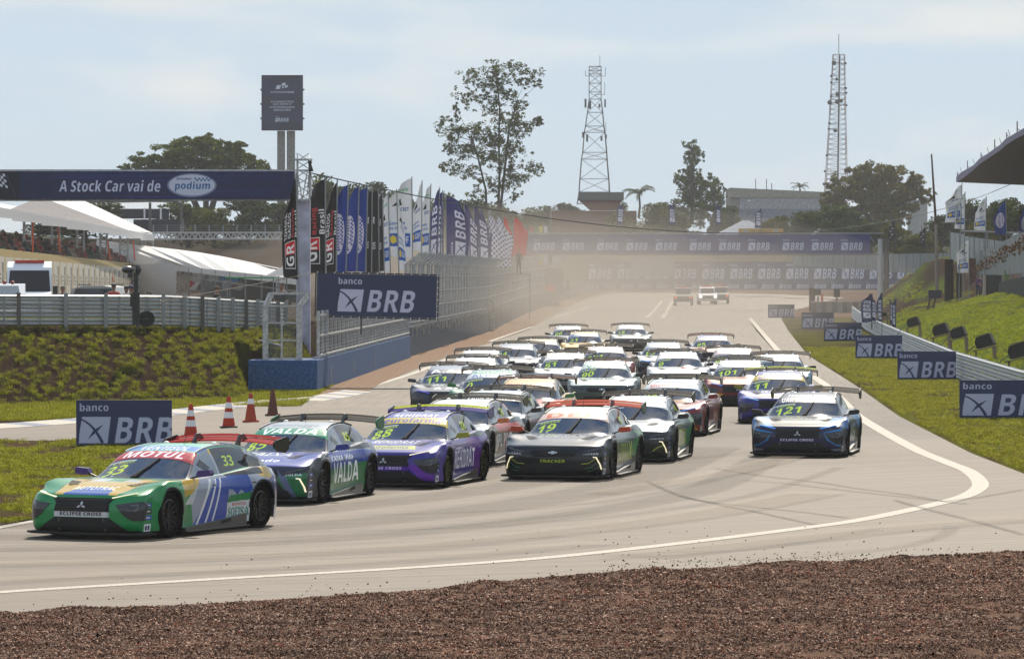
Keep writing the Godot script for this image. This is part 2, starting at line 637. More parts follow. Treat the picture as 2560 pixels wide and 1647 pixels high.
# ---------------------------------------------------------------- land
func build_terrain():
	var ds := []
	var d := 36.0
	while d < 1900.0:
		ds.append(d)
		if d < 118.0:
			d += 2.5
		elif d < 156.0:
			d += 0.3
		elif d < 300.0:
			d += 2.5
		elif d < 700.0:
			d += 6.0
		else:
			d += 60.0
	var xs := []
	var x := -420.0
	while x < 420.0:
		xs.append(x)
		if x >= -22.0 and x < -5.0:
			x += 0.17
		elif x >= -5.0 and x < 36.0:
			x += 0.8
		elif absf(x) < 80.0:
			x += 2.5
		else:
			x += 20.0
	var lump := FastNoiseLite.new()
	lump.seed = 3
	lump.frequency = 1.5
	lump.fractal_octaves = 3
	var wide := FastNoiseLite.new()
	wide.seed = 9
	wide.frequency = 0.09
	wide.fractal_octaves = 4
	var rows := []
	var tints := []
	for dd in ds:
		var row := []
		var tint := []
		for xx in xs:
			var h := height(xx, dd)
			if dd < 566.0 and xx > table(TRACK_LEFT, dd) + 0.3 and xx < table(TRACK_RIGHT, dd) - 0.3:
				h -= 0.07
			var c := Color(0.12, 0.085, 0.055)
			var w := wide.get_noise_2d(xx * 1.5, dd)
			var green := Color(0.135, 0.135, 0.014)
			var soil := Color(0.048, 0.027, 0.017)
			if xx < -6.4 and dd < 175.0 and dd > 100.0:
				var l := lump.get_noise_2d(xx * 1.5 + dd * 0.35, dd * 0.8)
				if h > 0.05:
					h += l * 0.22 + lump.get_noise_2d(xx * 5.0, dd * 4.0) * 0.06
				c = soil.lerp(green * 0.6, smoothstep(0.10, 0.38, l))
			elif dd < 110.0 and xx < 1.0:
				c = green.lerp(soil, smoothstep(0.0, 0.35, w) * 0.8)
			elif xx > 5.0 and dd < 345.0 and xx <= rail_x(dd) + 0.5:
				c = green.lerp(soil * 1.3, smoothstep(-0.05, 0.3, w * 0.6 + 0.5 * lump.get_noise_2d(xx * 0.9, dd * 0.12) + 0.12 * smoothstep(200.0, 300.0, dd)) * 0.85)
			elif xx > rail_x(dd) + 0.5:
				c = Color(0.10, 0.15, 0.018).lerp(soil, smoothstep(0.05, 0.35, w + 0.45 * smoothstep(250.0, 320.0, dd)))
				h += lump.get_noise_2d(xx * 0.6, dd * 0.3) * (0.10 + 0.3 * smoothstep(280.0, 330.0, dd))
			elif dd > 345.0 and xx > wall_x(dd):
				c = Color(0.22, 0.145, 0.105) if dd < 622.0 else Color(0.10, 0.085, 0.05).lerp(Color(0.07, 0.09, 0.025), smoothstep(660.0, 760.0, dd))
			elif xx < wall_x(dd):
				c = Color(0.11, 0.085, 0.065) if dd < 350.0 else soil.lerp(Color(0.07, 0.055, 0.04), smoothstep(-0.2, 0.2, w)) if dd < 430.0 else Color(0.06, 0.075, 0.025)
			else:
				c = Color(0.22, 0.15, 0.11)
			row.append(Vector3(xx, h, -dd))
			tint.append(Color(c.r, c.g, c.b, 1.0))
		rows.append(row)
		tints.append(tint)
	var m := sheet(rows, func(p, _i, _j): return Vector2(p.x, p.z) * 0.5, func(_p, i, j): return tints[i][j])
	var mat := rough_stuff(Color.WHITE, noise_tex(0.06, Color(0.55, 0.55, 0.55), Color(1, 1, 1), 31, 5), 0.35, 0.95)
	mat.vertex_color_use_as_albedo = true
	structure("ground", m, mat)

# right-hand line and left-hand line of the straight, in metres
const TRACK_LEFT := [[38.0, -60.0], [77.0, -24.0], [106.9, -12.6], [115.9, -9.2], [126.9, -6.9], [139.0, -5.1], [150.0, -5.0], [197.0, -3.5], [286.0, 0.3], [368.0, 3.2], [450.0, 6.2], [520.0, 10.0], [566.0, 13.0]]
const TRACK_RIGHT := [[38.0, 60.0], [71.0, 40.0], [74.0, 14.0], [76.0, 10.2], [80.0, 9.6], [92.0, 9.6], [116.0, 10.2], [149.0, 11.6], [202.0, 13.6], [366.0, 22.2], [410.0, 27.5], [450.0, 31.5], [500.0, 38.0], [540.0, 33.0], [566.0, 26.0]]

func flow_uv(x: float, d: float) -> Vector2:
	var cx := -32.0
	var cd := 128.0
	if d > cd:
		return Vector2((d - cd), (x - cx) - 0.042 * (d - cd))
	var r := Vector2(x - cx, d - cd).length()
	return Vector2(atan2(d - cd, x - cx) * 40.0, r)

func build_track():
	# asphalt: one sheet, edges from tables
	var left := TRACK_LEFT
	var right := TRACK_RIGHT
	var ds := []
	var d := 38.0
	while d < 566.0:
		ds.append(d)
		d += 0.8 if d < 110.0 else 1.6 if d < 170.0 else 6.0
	var rows := []
	for dd in ds:
		var row := []
		var a := table(left, dd)
		var b := table(right, dd)
		for j in 181:
			var t := j / 180.0
			var x := lerpf(a, b, t)
			row.append(Vector3(x, elev(dd) + 0.004, -dd))
		rows.append(row)
	var wear := FastNoiseLite.new()
	wear.seed = 71
	wear.frequency = 0.06
	wear.fractal_octaves = 4
	var tone := func(p, _i, _j):
		var f := flow_uv(p.x, -p.z)
		# rubbered line of the bend, dusty edges
		var k := 1.0 - (0.42 + 0.25 * wear.get_noise_2d(f.x * 0.2 + 30.0, f.y * 1.5)) * exp(-pow((f.y - 44.0) / 8.0, 2.0)) * smoothstep(200.0, 110.0, -p.z) - 0.10 * exp(-pow((f.y - 40.0) / 9.0, 2.0))
		k += 0.16 * smoothstep(50.0, 66.0, f.y) * smoothstep(90.0, 60.0, -p.z) + 0.13 * wear.get_noise_2d(f.x * 0.35, f.y * 3.0) + 0.17 * wear.get_noise_2d(p.x * 2.0, p.z * 0.7) + 0.14 * wear.get_noise_2d(f.x * 1.2 + 70.0, f.y * 14.0)
		var r := 0.10 * smoothstep(8.0, 13.0, p.x) * smoothstep(95.0, 75.0, -p.z)
		return Color(k * (1.0 + r * 0.3), k * (1.0 - r * 0.3), k * (1.0 - r * 0.8), 1.0)
	var m := sheet(rows, func(p, _i, _j): return flow_uv(p.x, -p.z), tone)
	var streak := noise_tex(0.012, Color(0.66, 0.65, 0.64), Color(1, 1, 1), 41, 7, 1024)
	var mat := plain(lin(0.315, 0.252, 0.196), 0.72, 0.0, 0.45)
	mat.vertex_color_use_as_albedo = true
	mat.albedo_texture = streak
	mat.uv1_scale = Vector3(0.012, 0.55, 1)
	mat.detail_enabled = true
	mat.detail_blend_mode = BaseMaterial3D.BLEND_MODE_MUL
	mat.detail_uv_layer = BaseMaterial3D.DETAIL_UV_2
	mat.uv2_scale = Vector3(0.33, 0.33, 1)
	mat.detail_albedo = noise_tex(0.12, Color(0.62, 0.61, 0.60), Color(1, 1, 1), 43, 5, 1024)
	mat.detail_enabled = true
	mat.normal_enabled = true
	mat.normal_texture = noise_tex(0.25, Color.BLACK, Color.WHITE, 47, 3, 512, true)
	mat.normal_scale = 0.25
	structure("asphalt_track", m, mat)
	# left grass island between the track and the pit exit
	var isl := PackedVector2Array()
	for p in [[-40, 1325], [0, 1316], [90, 1300], [300, 1245], [470, 1190], [560, 1160], [600, 1140], [540, 1119], [430, 1106], [200, 1103], [-40, 1106]]:
		var g := ground(p[0], p[1])
		isl.append(Vector2(g.x, g.z))
	M.island = isl
	flat_sheet("grass_island", isl, 0.03, 0.5, func(p: Vector3) -> Color: return Color(0.085, 0.10, 0.020).lerp(Color(0.10, 0.055, 0.033), smoothstep(-0.1, 0.35, isl_noise(p))))
	# painted lines
	ribbon("white_line", [[-60, 1486], [0, 1481], [535, 1449], [1000, 1422], [1369, 1395], [1711, 1358], [2000, 1322], [2139, 1303], [2270, 1277], [2385, 1250], [2430, 1234], [2452, 1216], [2446, 1198], [2420, 1177], [2370, 1157], [2299, 1128], [2210, 1080], [2139, 1035], [2064, 962], [1957, 888], [1877, 797], [1834, 742]], 0.30, M.white_paint, 0.009)
	ribbon("white_line", [[-40, 1328], [0, 1319], [90, 1302], [300, 1247], [470, 1192]], 0.22, M.white_paint, 0.012)
	ribbon("white_line", [[800, 1003], [870, 985], [941, 962], [1048, 928], [1210, 859], [1331, 817], [1400, 790], [1480, 765]], 0.25, M.white_paint, 0.009)
	ribbon("white_line", [[1617, 794], [1634, 778], [1655, 752]], 0.3, M.white_paint, 0.009)
	ribbon("white_line", [[1658, 794], [1668, 778], [1683, 752]], 0.3, M.white_paint, 0.009)
	# kerb blocks along the pit exit
	var pts := []
	for p in [[-20, 1073], [120, 1064], [250, 1054], [420, 1040], [560, 1024], [700, 1009], [840, 998], [930, 980]]:
		pts.append(ground(p[0], p[1]))
	var run := line_points(pts, 1.0)
	var kerb := Node3D.new()
	kerb.name = "kerb"
	add_child(kerb)
	kerb.set_meta("kind", "structure")
	var blue_white := rough_stuff(lin(0.42, 0.44, 0.50), M.mottle, 0.8)
	for i in run.size() - 1:
		var a: Vector3 = run[i]
		var b: Vector3 = run[i + 1]
		var side := (b - a).cross(Vector3.UP).normalized()
		var s := Shape.new()
		var o := side * 0.9
		var y0 := Vector3(0, 0.01, 0)
		var y1 := Vector3(0, 0.07, 0)
		s.quad(a + y0, b + y0, b - o + y1, a - o + y1)
		s.quad(a - o + y1, b - o + y1, b - o * 1.1, a - o * 1.1)
		if s.n[0].y < 0:
			for k in s.n.size():
				s.n[k] = -s.n[k]
		part("kerb_stone", s.done(), M.white_paint if i % 3 < 2 else blue_white, kerb)
	# tyre marks
	var skid := StandardMaterial3D.new()
	skid.albedo_color = Color(0.10, 0.09, 0.085, 0.30)
	skid.transparency = BaseMaterial3D.TRANSPARENCY_ALPHA
	skid.roughness = 0.8
	var faint := skid.duplicate()
	faint.albedo_color = Color(0.12, 0.11, 0.10, 0.13)
	var k := 0
	for q in [[[1620, 1205], [1680, 1233], [1745, 1252], [1880, 1268], [2020, 1283], [2120, 1296]], [[1700, 1240], [1800, 1263], [1900, 1283], [2000, 1305], [2040, 1313]], [[1790, 1172], [1900, 1190], [2040, 1206], [2140, 1222], [2260, 1237], [2360, 1255]], [[1860, 1202], [1960, 1209], [2100, 1226], [2230, 1240], [2420, 1262]], [[2240, 1252], [2300, 1270], [2420, 1300], [2560, 1338]], [[2360, 1256], [2440, 1246], [2560, 1226]]]:
		ribbon("tyre_mark", q, 0.11, skid, 0.013 + 0.002 * k)
		k += 1
	for q in [[[900, 1290], [1300, 1275], [1560, 1248], [1800, 1200]], [[700, 1330], [1200, 1318], [1600, 1285], [1900, 1235], [2100, 1170]], [[0, 1400], [500, 1392], [1000, 1372], [1400, 1340]], [[1700, 1405], [2000, 1395], [2250, 1370], [2360, 1340], [2380, 1320]], [[200, 1360], [700, 1345], [1100, 1320], [1500, 1280]], [[1400, 1165], [1700, 1150], [1900, 1128]], [[1500, 1400], [1900, 1372], [2200, 1325]]]:
		ribbon("tyre_mark", q, 0.24, faint, 0.013 + 0.002 * k)
		k += 1
	# rubbered lanes laid down through the bend
	var lane := skid.duplicate()
	lane.albedo_color = Color(0.16, 0.14, 0.125, 0.17)
	var pale := skid.duplicate()
	pale.albedo_color = Color(0.62, 0.55, 0.47, 0.16)
	for q in [[[-40, 1318], [400, 1306], [800, 1275], [1200, 1228], [1500, 1172], [1680, 1100]], [[-40, 1345], [300, 1340], [800, 1315], [1250, 1268], [1560, 1212], [1780, 1120]], [[-40, 1376], [500, 1366], [1000, 1336], [1450, 1285], [1760, 1225], [1930, 1140]], [[600, 1262], [1000, 1222], [1300, 1170], [1480, 1100]]]:
		ribbon("rubber_lane", q, 0.85 + 0.25 * (k % 3), lane, 0.013 + 0.002 * k)
		k += 1
	for q in [[[-40, 1415], [500, 1400], [1100, 1366], [1700, 1298], [2050, 1235]], [[-40, 1460], [500, 1432], [1000, 1405], [1500, 1362]], [[1600, 1395], [2000, 1352], [2300, 1320], [2600, 1300]], [[1500, 1238], [1800, 1190], [2050, 1120], [2100, 1060]]]:
		ribbon("dust_lane", q, 0.7 + 0.3 * (k % 2), pale, 0.013 + 0.002 * k)
		k += 1
	# dust strip beside the pit wall
	var dust := rough_stuff(lin(0.36, 0.25, 0.18), M.mottle, 0.4)
	var rows2 := []
	for dd in range(133, 480, 6):
		var wx := wall_x(dd)
		var lx := table(left, dd)
		rows2.append([Vector3(wx - 0.2, elev(dd) + 0.012, -dd), Vector3(maxf(lx + 0.5, wx + 0.9), elev(dd) + 0.014, -dd)])
	structure("dirt_strip", sheet(rows2, func(p, _i, _j): return Vector2(p.x, p.z)), dust)

func isl_noise(p: Vector3) -> float:
	if not M.has("isl_noise"):
		var f := FastNoiseLite.new()
		f.seed = 77
		f.frequency = 0.5
		f.fractal_octaves = 4
		M.isl_noise = f
	return M.isl_noise.get_noise_2d(p.x * 1.2, p.z * 0.5)

func flat_sheet(called: String, o: PackedVector2Array, lift: float, step: float, col: Callable):
	var lo := Vector2(1e9, 1e9)
	var hi := -lo
	for p in o:
		lo = lo.min(p)
		hi = hi.max(p)
	var s := Shape.new()
	var x := lo.x
	while x < hi.x:
		var z := lo.y
		while z < hi.y:
			var cell := PackedVector2Array([Vector2(x, z), Vector2(x + step, z), Vector2(x + step, z + step), Vector2(x, z + step)])
			for piece in Geometry2D.intersect_polygons(cell, o):
				var idx := Geometry2D.triangulate_polygon(piece)
				for i in range(0, idx.size(), 3):
					var q := []
					for k in 3:
						var w := piece[idx[i + k]]
						q.append(Vector3(w.x, elev(-w.y) + lift, w.y))
					var first := s.v.size()
					s.stri(q, [Vector3.UP, Vector3.UP, Vector3.UP], [Vector2.ZERO, Vector2.ZERO, Vector2.ZERO])
					for k in range(first, s.v.size()):
						var c: Color = col.call(s.v[k])
						s.c.append(Color(c.r, c.g, c.b, 1.0))
			z += step
		x += step
	var mat := rough_stuff(Color.WHITE, noise_tex(0.07, Color(0.6, 0.6, 0.6), Color(1, 1, 1), 33, 4), 0.6, 0.95)
	mat.vertex_color_use_as_albedo = true
	structure(called, s.done(), mat)

func line_points(pts: Array, step: float) -> Array:
	var c := Curve3D.new()
	for i in pts.size():
		var t := Vector3.ZERO
		if i > 0 and i < pts.size() - 1:
			var a: float = (pts[i] - pts[i - 1]).length()
			var b: float = (pts[i + 1] - pts[i]).length()
			t = (pts[i + 1] - pts[i - 1]).normalized() * minf(a, b) * 0.33
		c.add_point(pts[i], -t, t)
	c.bake_interval = 0.2
	var out := []
	var l := c.get_baked_length()
	var n := maxi(2, int(l / step))
	for i in n + 1:
		out.append(c.sample_baked(l * i / n, true))
	return out

func ribbon(called: String, px: Array, width: float, mat: Material, lift: float):
	var pts := []
	for p in px:
		pts.append(ground(p[0], p[1]))
	var run := line_points(pts, 0.7)
	var rows := []
	for i in run.size():
		var t: Vector3 = run[mini(i + 1, run.size() - 1)] - run[maxi(i - 1, 0)]
		var side := t.cross(Vector3.UP).normalized() * width * 0.5
		var y := Vector3(0, lift, 0)
		rows.append([run[i] - side + y, run[i] + side + y])
	structure(called, sheet(rows, func(p, _i, _j): return Vector2(p.x, p.z)), mat)

# ---------------------------------------------------------------- racing cars
# Car axes: +z forward, +x the car's left. Origin on the ground midway between the axles.
const AXLE := 1.36
const SHOULDER := [[-2.15, 0.83], [-1.7, 0.89], [-1.25, 0.90], [-0.6, 0.83], [0.3, 0.79], [0.9, 0.79], [1.36, 0.80], [1.8, 0.72], [2.2, 0.625]]
const DECK := [[-2.15, 0.86], [-1.6, 0.87], [0.85, 0.80], [1.3, 0.765], [1.8, 0.715], [2.2, 0.65]]
const ROOF := [[-2.1, 0.88], [-2.0, 0.995], [-1.85, 1.10], [-1.6, 1.18], [-1.4, 1.215], [-1.15, 1.243], [-0.9, 1.254], [-0.65, 1.25], [-0.4, 1.23], [-0.2, 1.20], [-0.05, 1.166], [0.08, 1.124], [0.2, 1.07], [0.33, 1.005], [0.46, 0.94], [0.59, 0.875], [0.72, 0.81], [0.86, 0.768]]

func nose(x: float, y: float) -> float:
	var a := absf(x)
	var z := 2.2 - 0.07 * (a / 0.9) * (a / 0.9) - 3.2 * pow(maxf(0.0, a - 0.72), 2.0)
	if y > 0.42:
		z -= 0.15 * pow((y - 0.42) / 0.25, 1.6)
	if y < 0.22:
		z -= 0.06 * pow((0.22 - y) / 0.1, 2.0)
	return z

func flank(z: float, y: float) -> float:
	var x := 0.895
	x += 0.095 * exp(-pow(absf(z - AXLE) / 0.47, 4.0))
	x += 0.105 * exp(-pow(absf(z + AXLE) / 0.52, 4.0))
	x += 0.018 * sin((y - 0.2) * 5.2)
	if y > 0.66:
		x -= 1.9 * pow(y - 0.66, 2.0)
	if z < -1.8:
		x -= 0.9 * pow(-1.8 - z, 2.0)
	return x

func sill(z: float) -> float:
	for a in [AXLE, -AXLE]:
		var d := absf(z - a)
		if d < 0.378:
			return 0.33 + sqrt(maxf(0.0, 0.378 * 0.378 - d * d)) * 0.98
	return 0.125 if z < 1.5 else 0.12

func hood(x: float, z: float) -> float:
	var sh := table(SHOULDER, z) + 0.012
	var xs := flank(z, table(SHOULDER, z))
	var a := absf(x) / xs
	var y := lerpf(table(DECK, z), sh, smoothstep(0.45, 0.98, a))
	if z > 0.8 and z < 2.0:
		y += 0.016 * smoothstep(0.52, 0.44, absf(x)) * smoothstep(2.0, 1.6, z)
	return y

func glass_top(x: float, z: float) -> float:
	return table(ROOF, z) - 0.02 * x * x

func warp_front(p: Vector3) -> Vector3:
	var w := smoothstep(1.45, 2.2, p.z)
	return Vector3(p.x, p.y, p.z + w * (nose(p.x, p.y) - 2.2))

func warp_glass(p: Vector3) -> Vector3:
	return Vector3(p.x, p.y, p.z - 0.2 * pow(p.x / 0.75, 2.0) * smoothstep(-0.2, 0.6, p.z))

func lower_rows() -> Array:
	var zs := [-2.15, -2.1, -2.0, -1.88]
	for a in [-AXLE, AXLE]:
		zs.append(a - 0.382)
		for k in 11:
			zs.append(a + 0.378 * sin((k / 10.0 - 0.5) * PI) * 0.999)
		zs.append(a + 0.382)
		if a < 0:
			zs.append_array([-0.8, -0.5, -0.2, 0.1, 0.4, 0.7, 0.88])
	zs.append_array([1.82, 1.92, 2.02, 2.1, 2.16, 2.19, 2.2])
	var rows := []
	for i in zs.size():
		var z: float = zs[i]
		var yb := sill(z)
		var ys := table(SHOULDER, z)
		var soft := 0.022 if i == zs.size() - 1 else 0.006 if i == zs.size() - 2 else 0.0
		var row := []
		for j in 19:
			var p: Vector3
			if j <= 8:
				var y := lerpf(yb, ys - soft, j / 8.0)
				p = Vector3(flank(z, y) - soft, y, z)
			else:
				var f: float = [0.965, 0.91, 0.84, 0.74, 0.62, 0.52, 0.44, 0.36, 0.18, 0.0][j - 9]
				var x := (flank(z, ys) - soft) * f
				p = Vector3(x, hood(x, z) - soft, z)
			row.append(warp_front(p))
		rows.append(row)
	return rows

func upper_rows() -> Array:
	var rows := []
	for z in [-2.1, -2.0, -1.85, -1.6, -1.45, -1.4, -1.15, -0.9, -0.65, -0.47, -0.4, -0.2, -0.05, 0.0, 0.08, 0.185, 0.2, 0.33, 0.46, 0.59, 0.72, 0.86]:
		var yr := table(ROOF, z)
		var xb := 0.80 - 0.06 * smoothstep(-1.2, -2.08, z) * 1.6
		var yt := yr - 0.04
		var xt := lerpf(0.785, 0.585, clampf((yr - 0.80) / 0.43, 0.0, 1.0)) - 0.05 * smoothstep(-1.2, -2.08, z)
		var row := []
		for j in 6:
			var t := j / 5.0
			row.append(warp_glass(Vector3(lerpf(xb, xt, t) + 0.02 * sin(t * PI), lerpf(0.765, yt, t), z)))
		for f in [0.95, 0.88, 0.7, 0.45, 0.2, 0.0]:
			var x: float = xt * f
			row.append(warp_glass(Vector3(x, yr - 0.03 * pow(f, 4.0), z)))
		rows.append(row)
	return rows

# whole grid of points mirrored; emits those cells that "take" accepts
func shell(s: Shape, rows: Array, take: Callable, uv: Callable, inside: Vector3):
	var ni := rows.size()
	var nj: int = rows[0].size()
	var nrm := []
	for i in ni:
		var r := []
		for j in nj:
			var a: Vector3 = rows[mini(i + 1, ni - 1)][j] - rows[maxi(i - 1, 0)][j]
			var b: Vector3
			if j == nj - 1:
				b = rows[i][j] - rows[i][j - 1]
				b = Vector3(b.x, 0.0, 0.0) if absf(rows[i][j].x) < 0.001 else b
			else:
				b = rows[i][j + 1] - rows[i][maxi(j - 1, 0)]
			var q := a.cross(b).normalized()
			if q.dot(rows[i][j] - Vector3(0, inside.y, clampf(rows[i][j].z, -1.7, 1.7))) < 0.0:
				q = -q
			r.append(q)
		nrm.append(r)
	for i in ni - 1:
		for j in nj - 1:
			var kind = take.call(i, j)
			if not kind:
				continue
			for side in [1.0, -1.0]:
				var f := Vector3(side, 1, 1)
				var p := [rows[i][j] * f, rows[i][j + 1] * f, rows[i + 1][j + 1] * f, rows[i + 1][j] * f]
				var q := [nrm[i][j] * f, nrm[i][j + 1] * f, nrm[i + 1][j + 1] * f, nrm[i + 1][j] * f]
				var t := [uv.call(p[0], kind), uv.call(p[1], kind), uv.call(p[2], kind), uv.call(p[3], kind)]
				s.stri([p[0], p[1], p[2]], [q[0], q[1], q[2]], [t[0], t[1], t[2]])
				s.stri([p[0], p[2], p[3]], [q[0], q[2], q[3]], [t[0], t[2], t[3]])

const PW := 768.0
const PH := 512.0

func uv_top(x: float, z: float) -> Vector2:
	return Vector2(clampf((x + 1.0) * 128.0, 1, 255) / PW, clampf((z + 1.8) * 128.0, 1, 511) / PH)

func uv_side(z: float, y: float) -> Vector2:
	return Vector2((256.0 + clampf((2.3 - z) * 111.3, 1, 511)) / PW, clampf(160.0 - y * 114.0, 1, 159) / PH)

func uv_front(x: float, y: float) -> Vector2:
	return Vector2((256.0 + clampf((x + 1.0) * 128.0, 1, 255)) / PW, clampf(160.0 + (1.0 - y) * 128.0, 161, 287) / PH)

func paint_uv(p: Vector3, kind) -> Vector2:
	if kind == "side":
		return uv_side(p.z, p.y)
	if kind == "front":
		return uv_front(p.x, p.y)
	return uv_top(p.x, p.z)

# outline (x, y) laid on the nose, cut into small pieces so that it follows the curve
func on_nose(outline: Array, off: float, which := 1.0, step := 0.045) -> ArrayMesh:
	var s := Shape.new()
	var o := PackedVector2Array()
	for p in outline:
		o.append(Vector2(p[0], p[1]))
	var lo := Vector2(9, 9)
	var hi := -lo
	for p in o:
		lo = lo.min(p)
		hi = hi.max(p)
	var f := func(x: float, y: float) -> Vector3: return Vector3(x, y, nose(x, y) + off + 0.003)
	var x := lo.x
	while x < hi.x:
		var y := lo.y
		while y < hi.y:
			var cell := PackedVector2Array([Vector2(x, y), Vector2(x + step, y), Vector2(x + step, y + step), Vector2(x, y + step)])
			for piece in Geometry2D.intersect_polygons(cell, o):
				var idx := Geometry2D.triangulate_polygon(piece)
				for i in range(0, idx.size(), 3):
					for side in [which]:
						var q := []
						var n := []
						var u := []
						for k in 3:
							var w := piece[idx[i + k]]
							w.x *= side
							q.append(f.call(w.x, w.y))
							var e := 0.01
							n.append((f.call(w.x + e, w.y) - f.call(w.x - e, w.y)).cross(f.call(w.x, w.y + e) - f.call(w.x, w.y - e)).normalized())
							u.append(uv_front(w.x, w.y))
						s.stri(q, n, u)
			y += step
		x += step
	# a rim that closes the piece back to the bodywork
	for i in o.size():
		var a := o[i]
		var b := o[(i + 1) % o.size()]
		for side in [which]:
			var pa: Vector3 = f.call(a.x * side, a.y)
			var pb: Vector3 = f.call(b.x * side, b.y)
			var bk := Vector3(0, 0, -0.05)
			s.tri(pa, pb, pb + bk)
			s.tri(pa, pb + bk, pa + bk)
	return s.done()

func wheel_meshes() -> Array:
	var tyre := Shape.new()
	var prof := [[0.225, -0.12], [0.27, -0.142], [0.305, -0.145], [0.325, -0.125], [0.33, -0.06], [0.33, 0.06], [0.325, 0.125], [0.305, 0.145], [0.27, 0.142], [0.225, 0.12], [0.215, 0.0]]
	var k := 28
	for i in k:
		for j in prof.size():
			var a = prof[j]
			var b = prof[(j + 1) % prof.size()]
			var t0 := TAU * i / k
			var t1 := TAU * (i + 1) / k
			var e0 := Vector3(0, cos(t0), sin(t0))
			var e1 := Vector3(0, cos(t1), sin(t1))
			var X := Vector3.RIGHT
			tyre.quad(e0 * a[0] + X * a[1], e1 * a[0] + X * a[1], e1 * b[0] + X * b[1], e0 * b[0] + X * b[1])
	var rim := Shape.new()
	rim.tube(Vector3(0.02, 0, 0), Vector3(0.045, 0, 0), 0.218, 0.218, 24)
	for i in 24:
		var t0 := TAU * i / 24
		var t1 := TAU * (i + 1) / 24
		var e0 := Vector3(0, cos(t0), sin(t0))
		var e1 := Vector3(0, cos(t1), sin(t1))
		var X := Vector3.RIGHT
		rim.quad(e0 * 0.232 + X * 0.118, e1 * 0.232 + X * 0.118, e1 * 0.208 + X * 0.128, e0 * 0.208 + X * 0.128)
		rim.quad(e0 * 0.208 + X * 0.128, e1 * 0.208 + X * 0.128, e1 * 0.2 + X * 0.05, e0 * 0.2 + X * 0.05)
	for i in 14:
		var t := TAU * i / 14
		var e := Vector3(0, cos(t), sin(t))
		rim.bar(e * 0.05 + Vector3(0.075, 0, 0), e * 0.208 + Vector3(0.11, 0, 0), 0.016, 0.028)
	rim.tube(Vector3(0.06, 0, 0), Vector3(0.105, 0, 0), 0.055, 0.04, 12)
	return [tyre.done(), rim.done()]

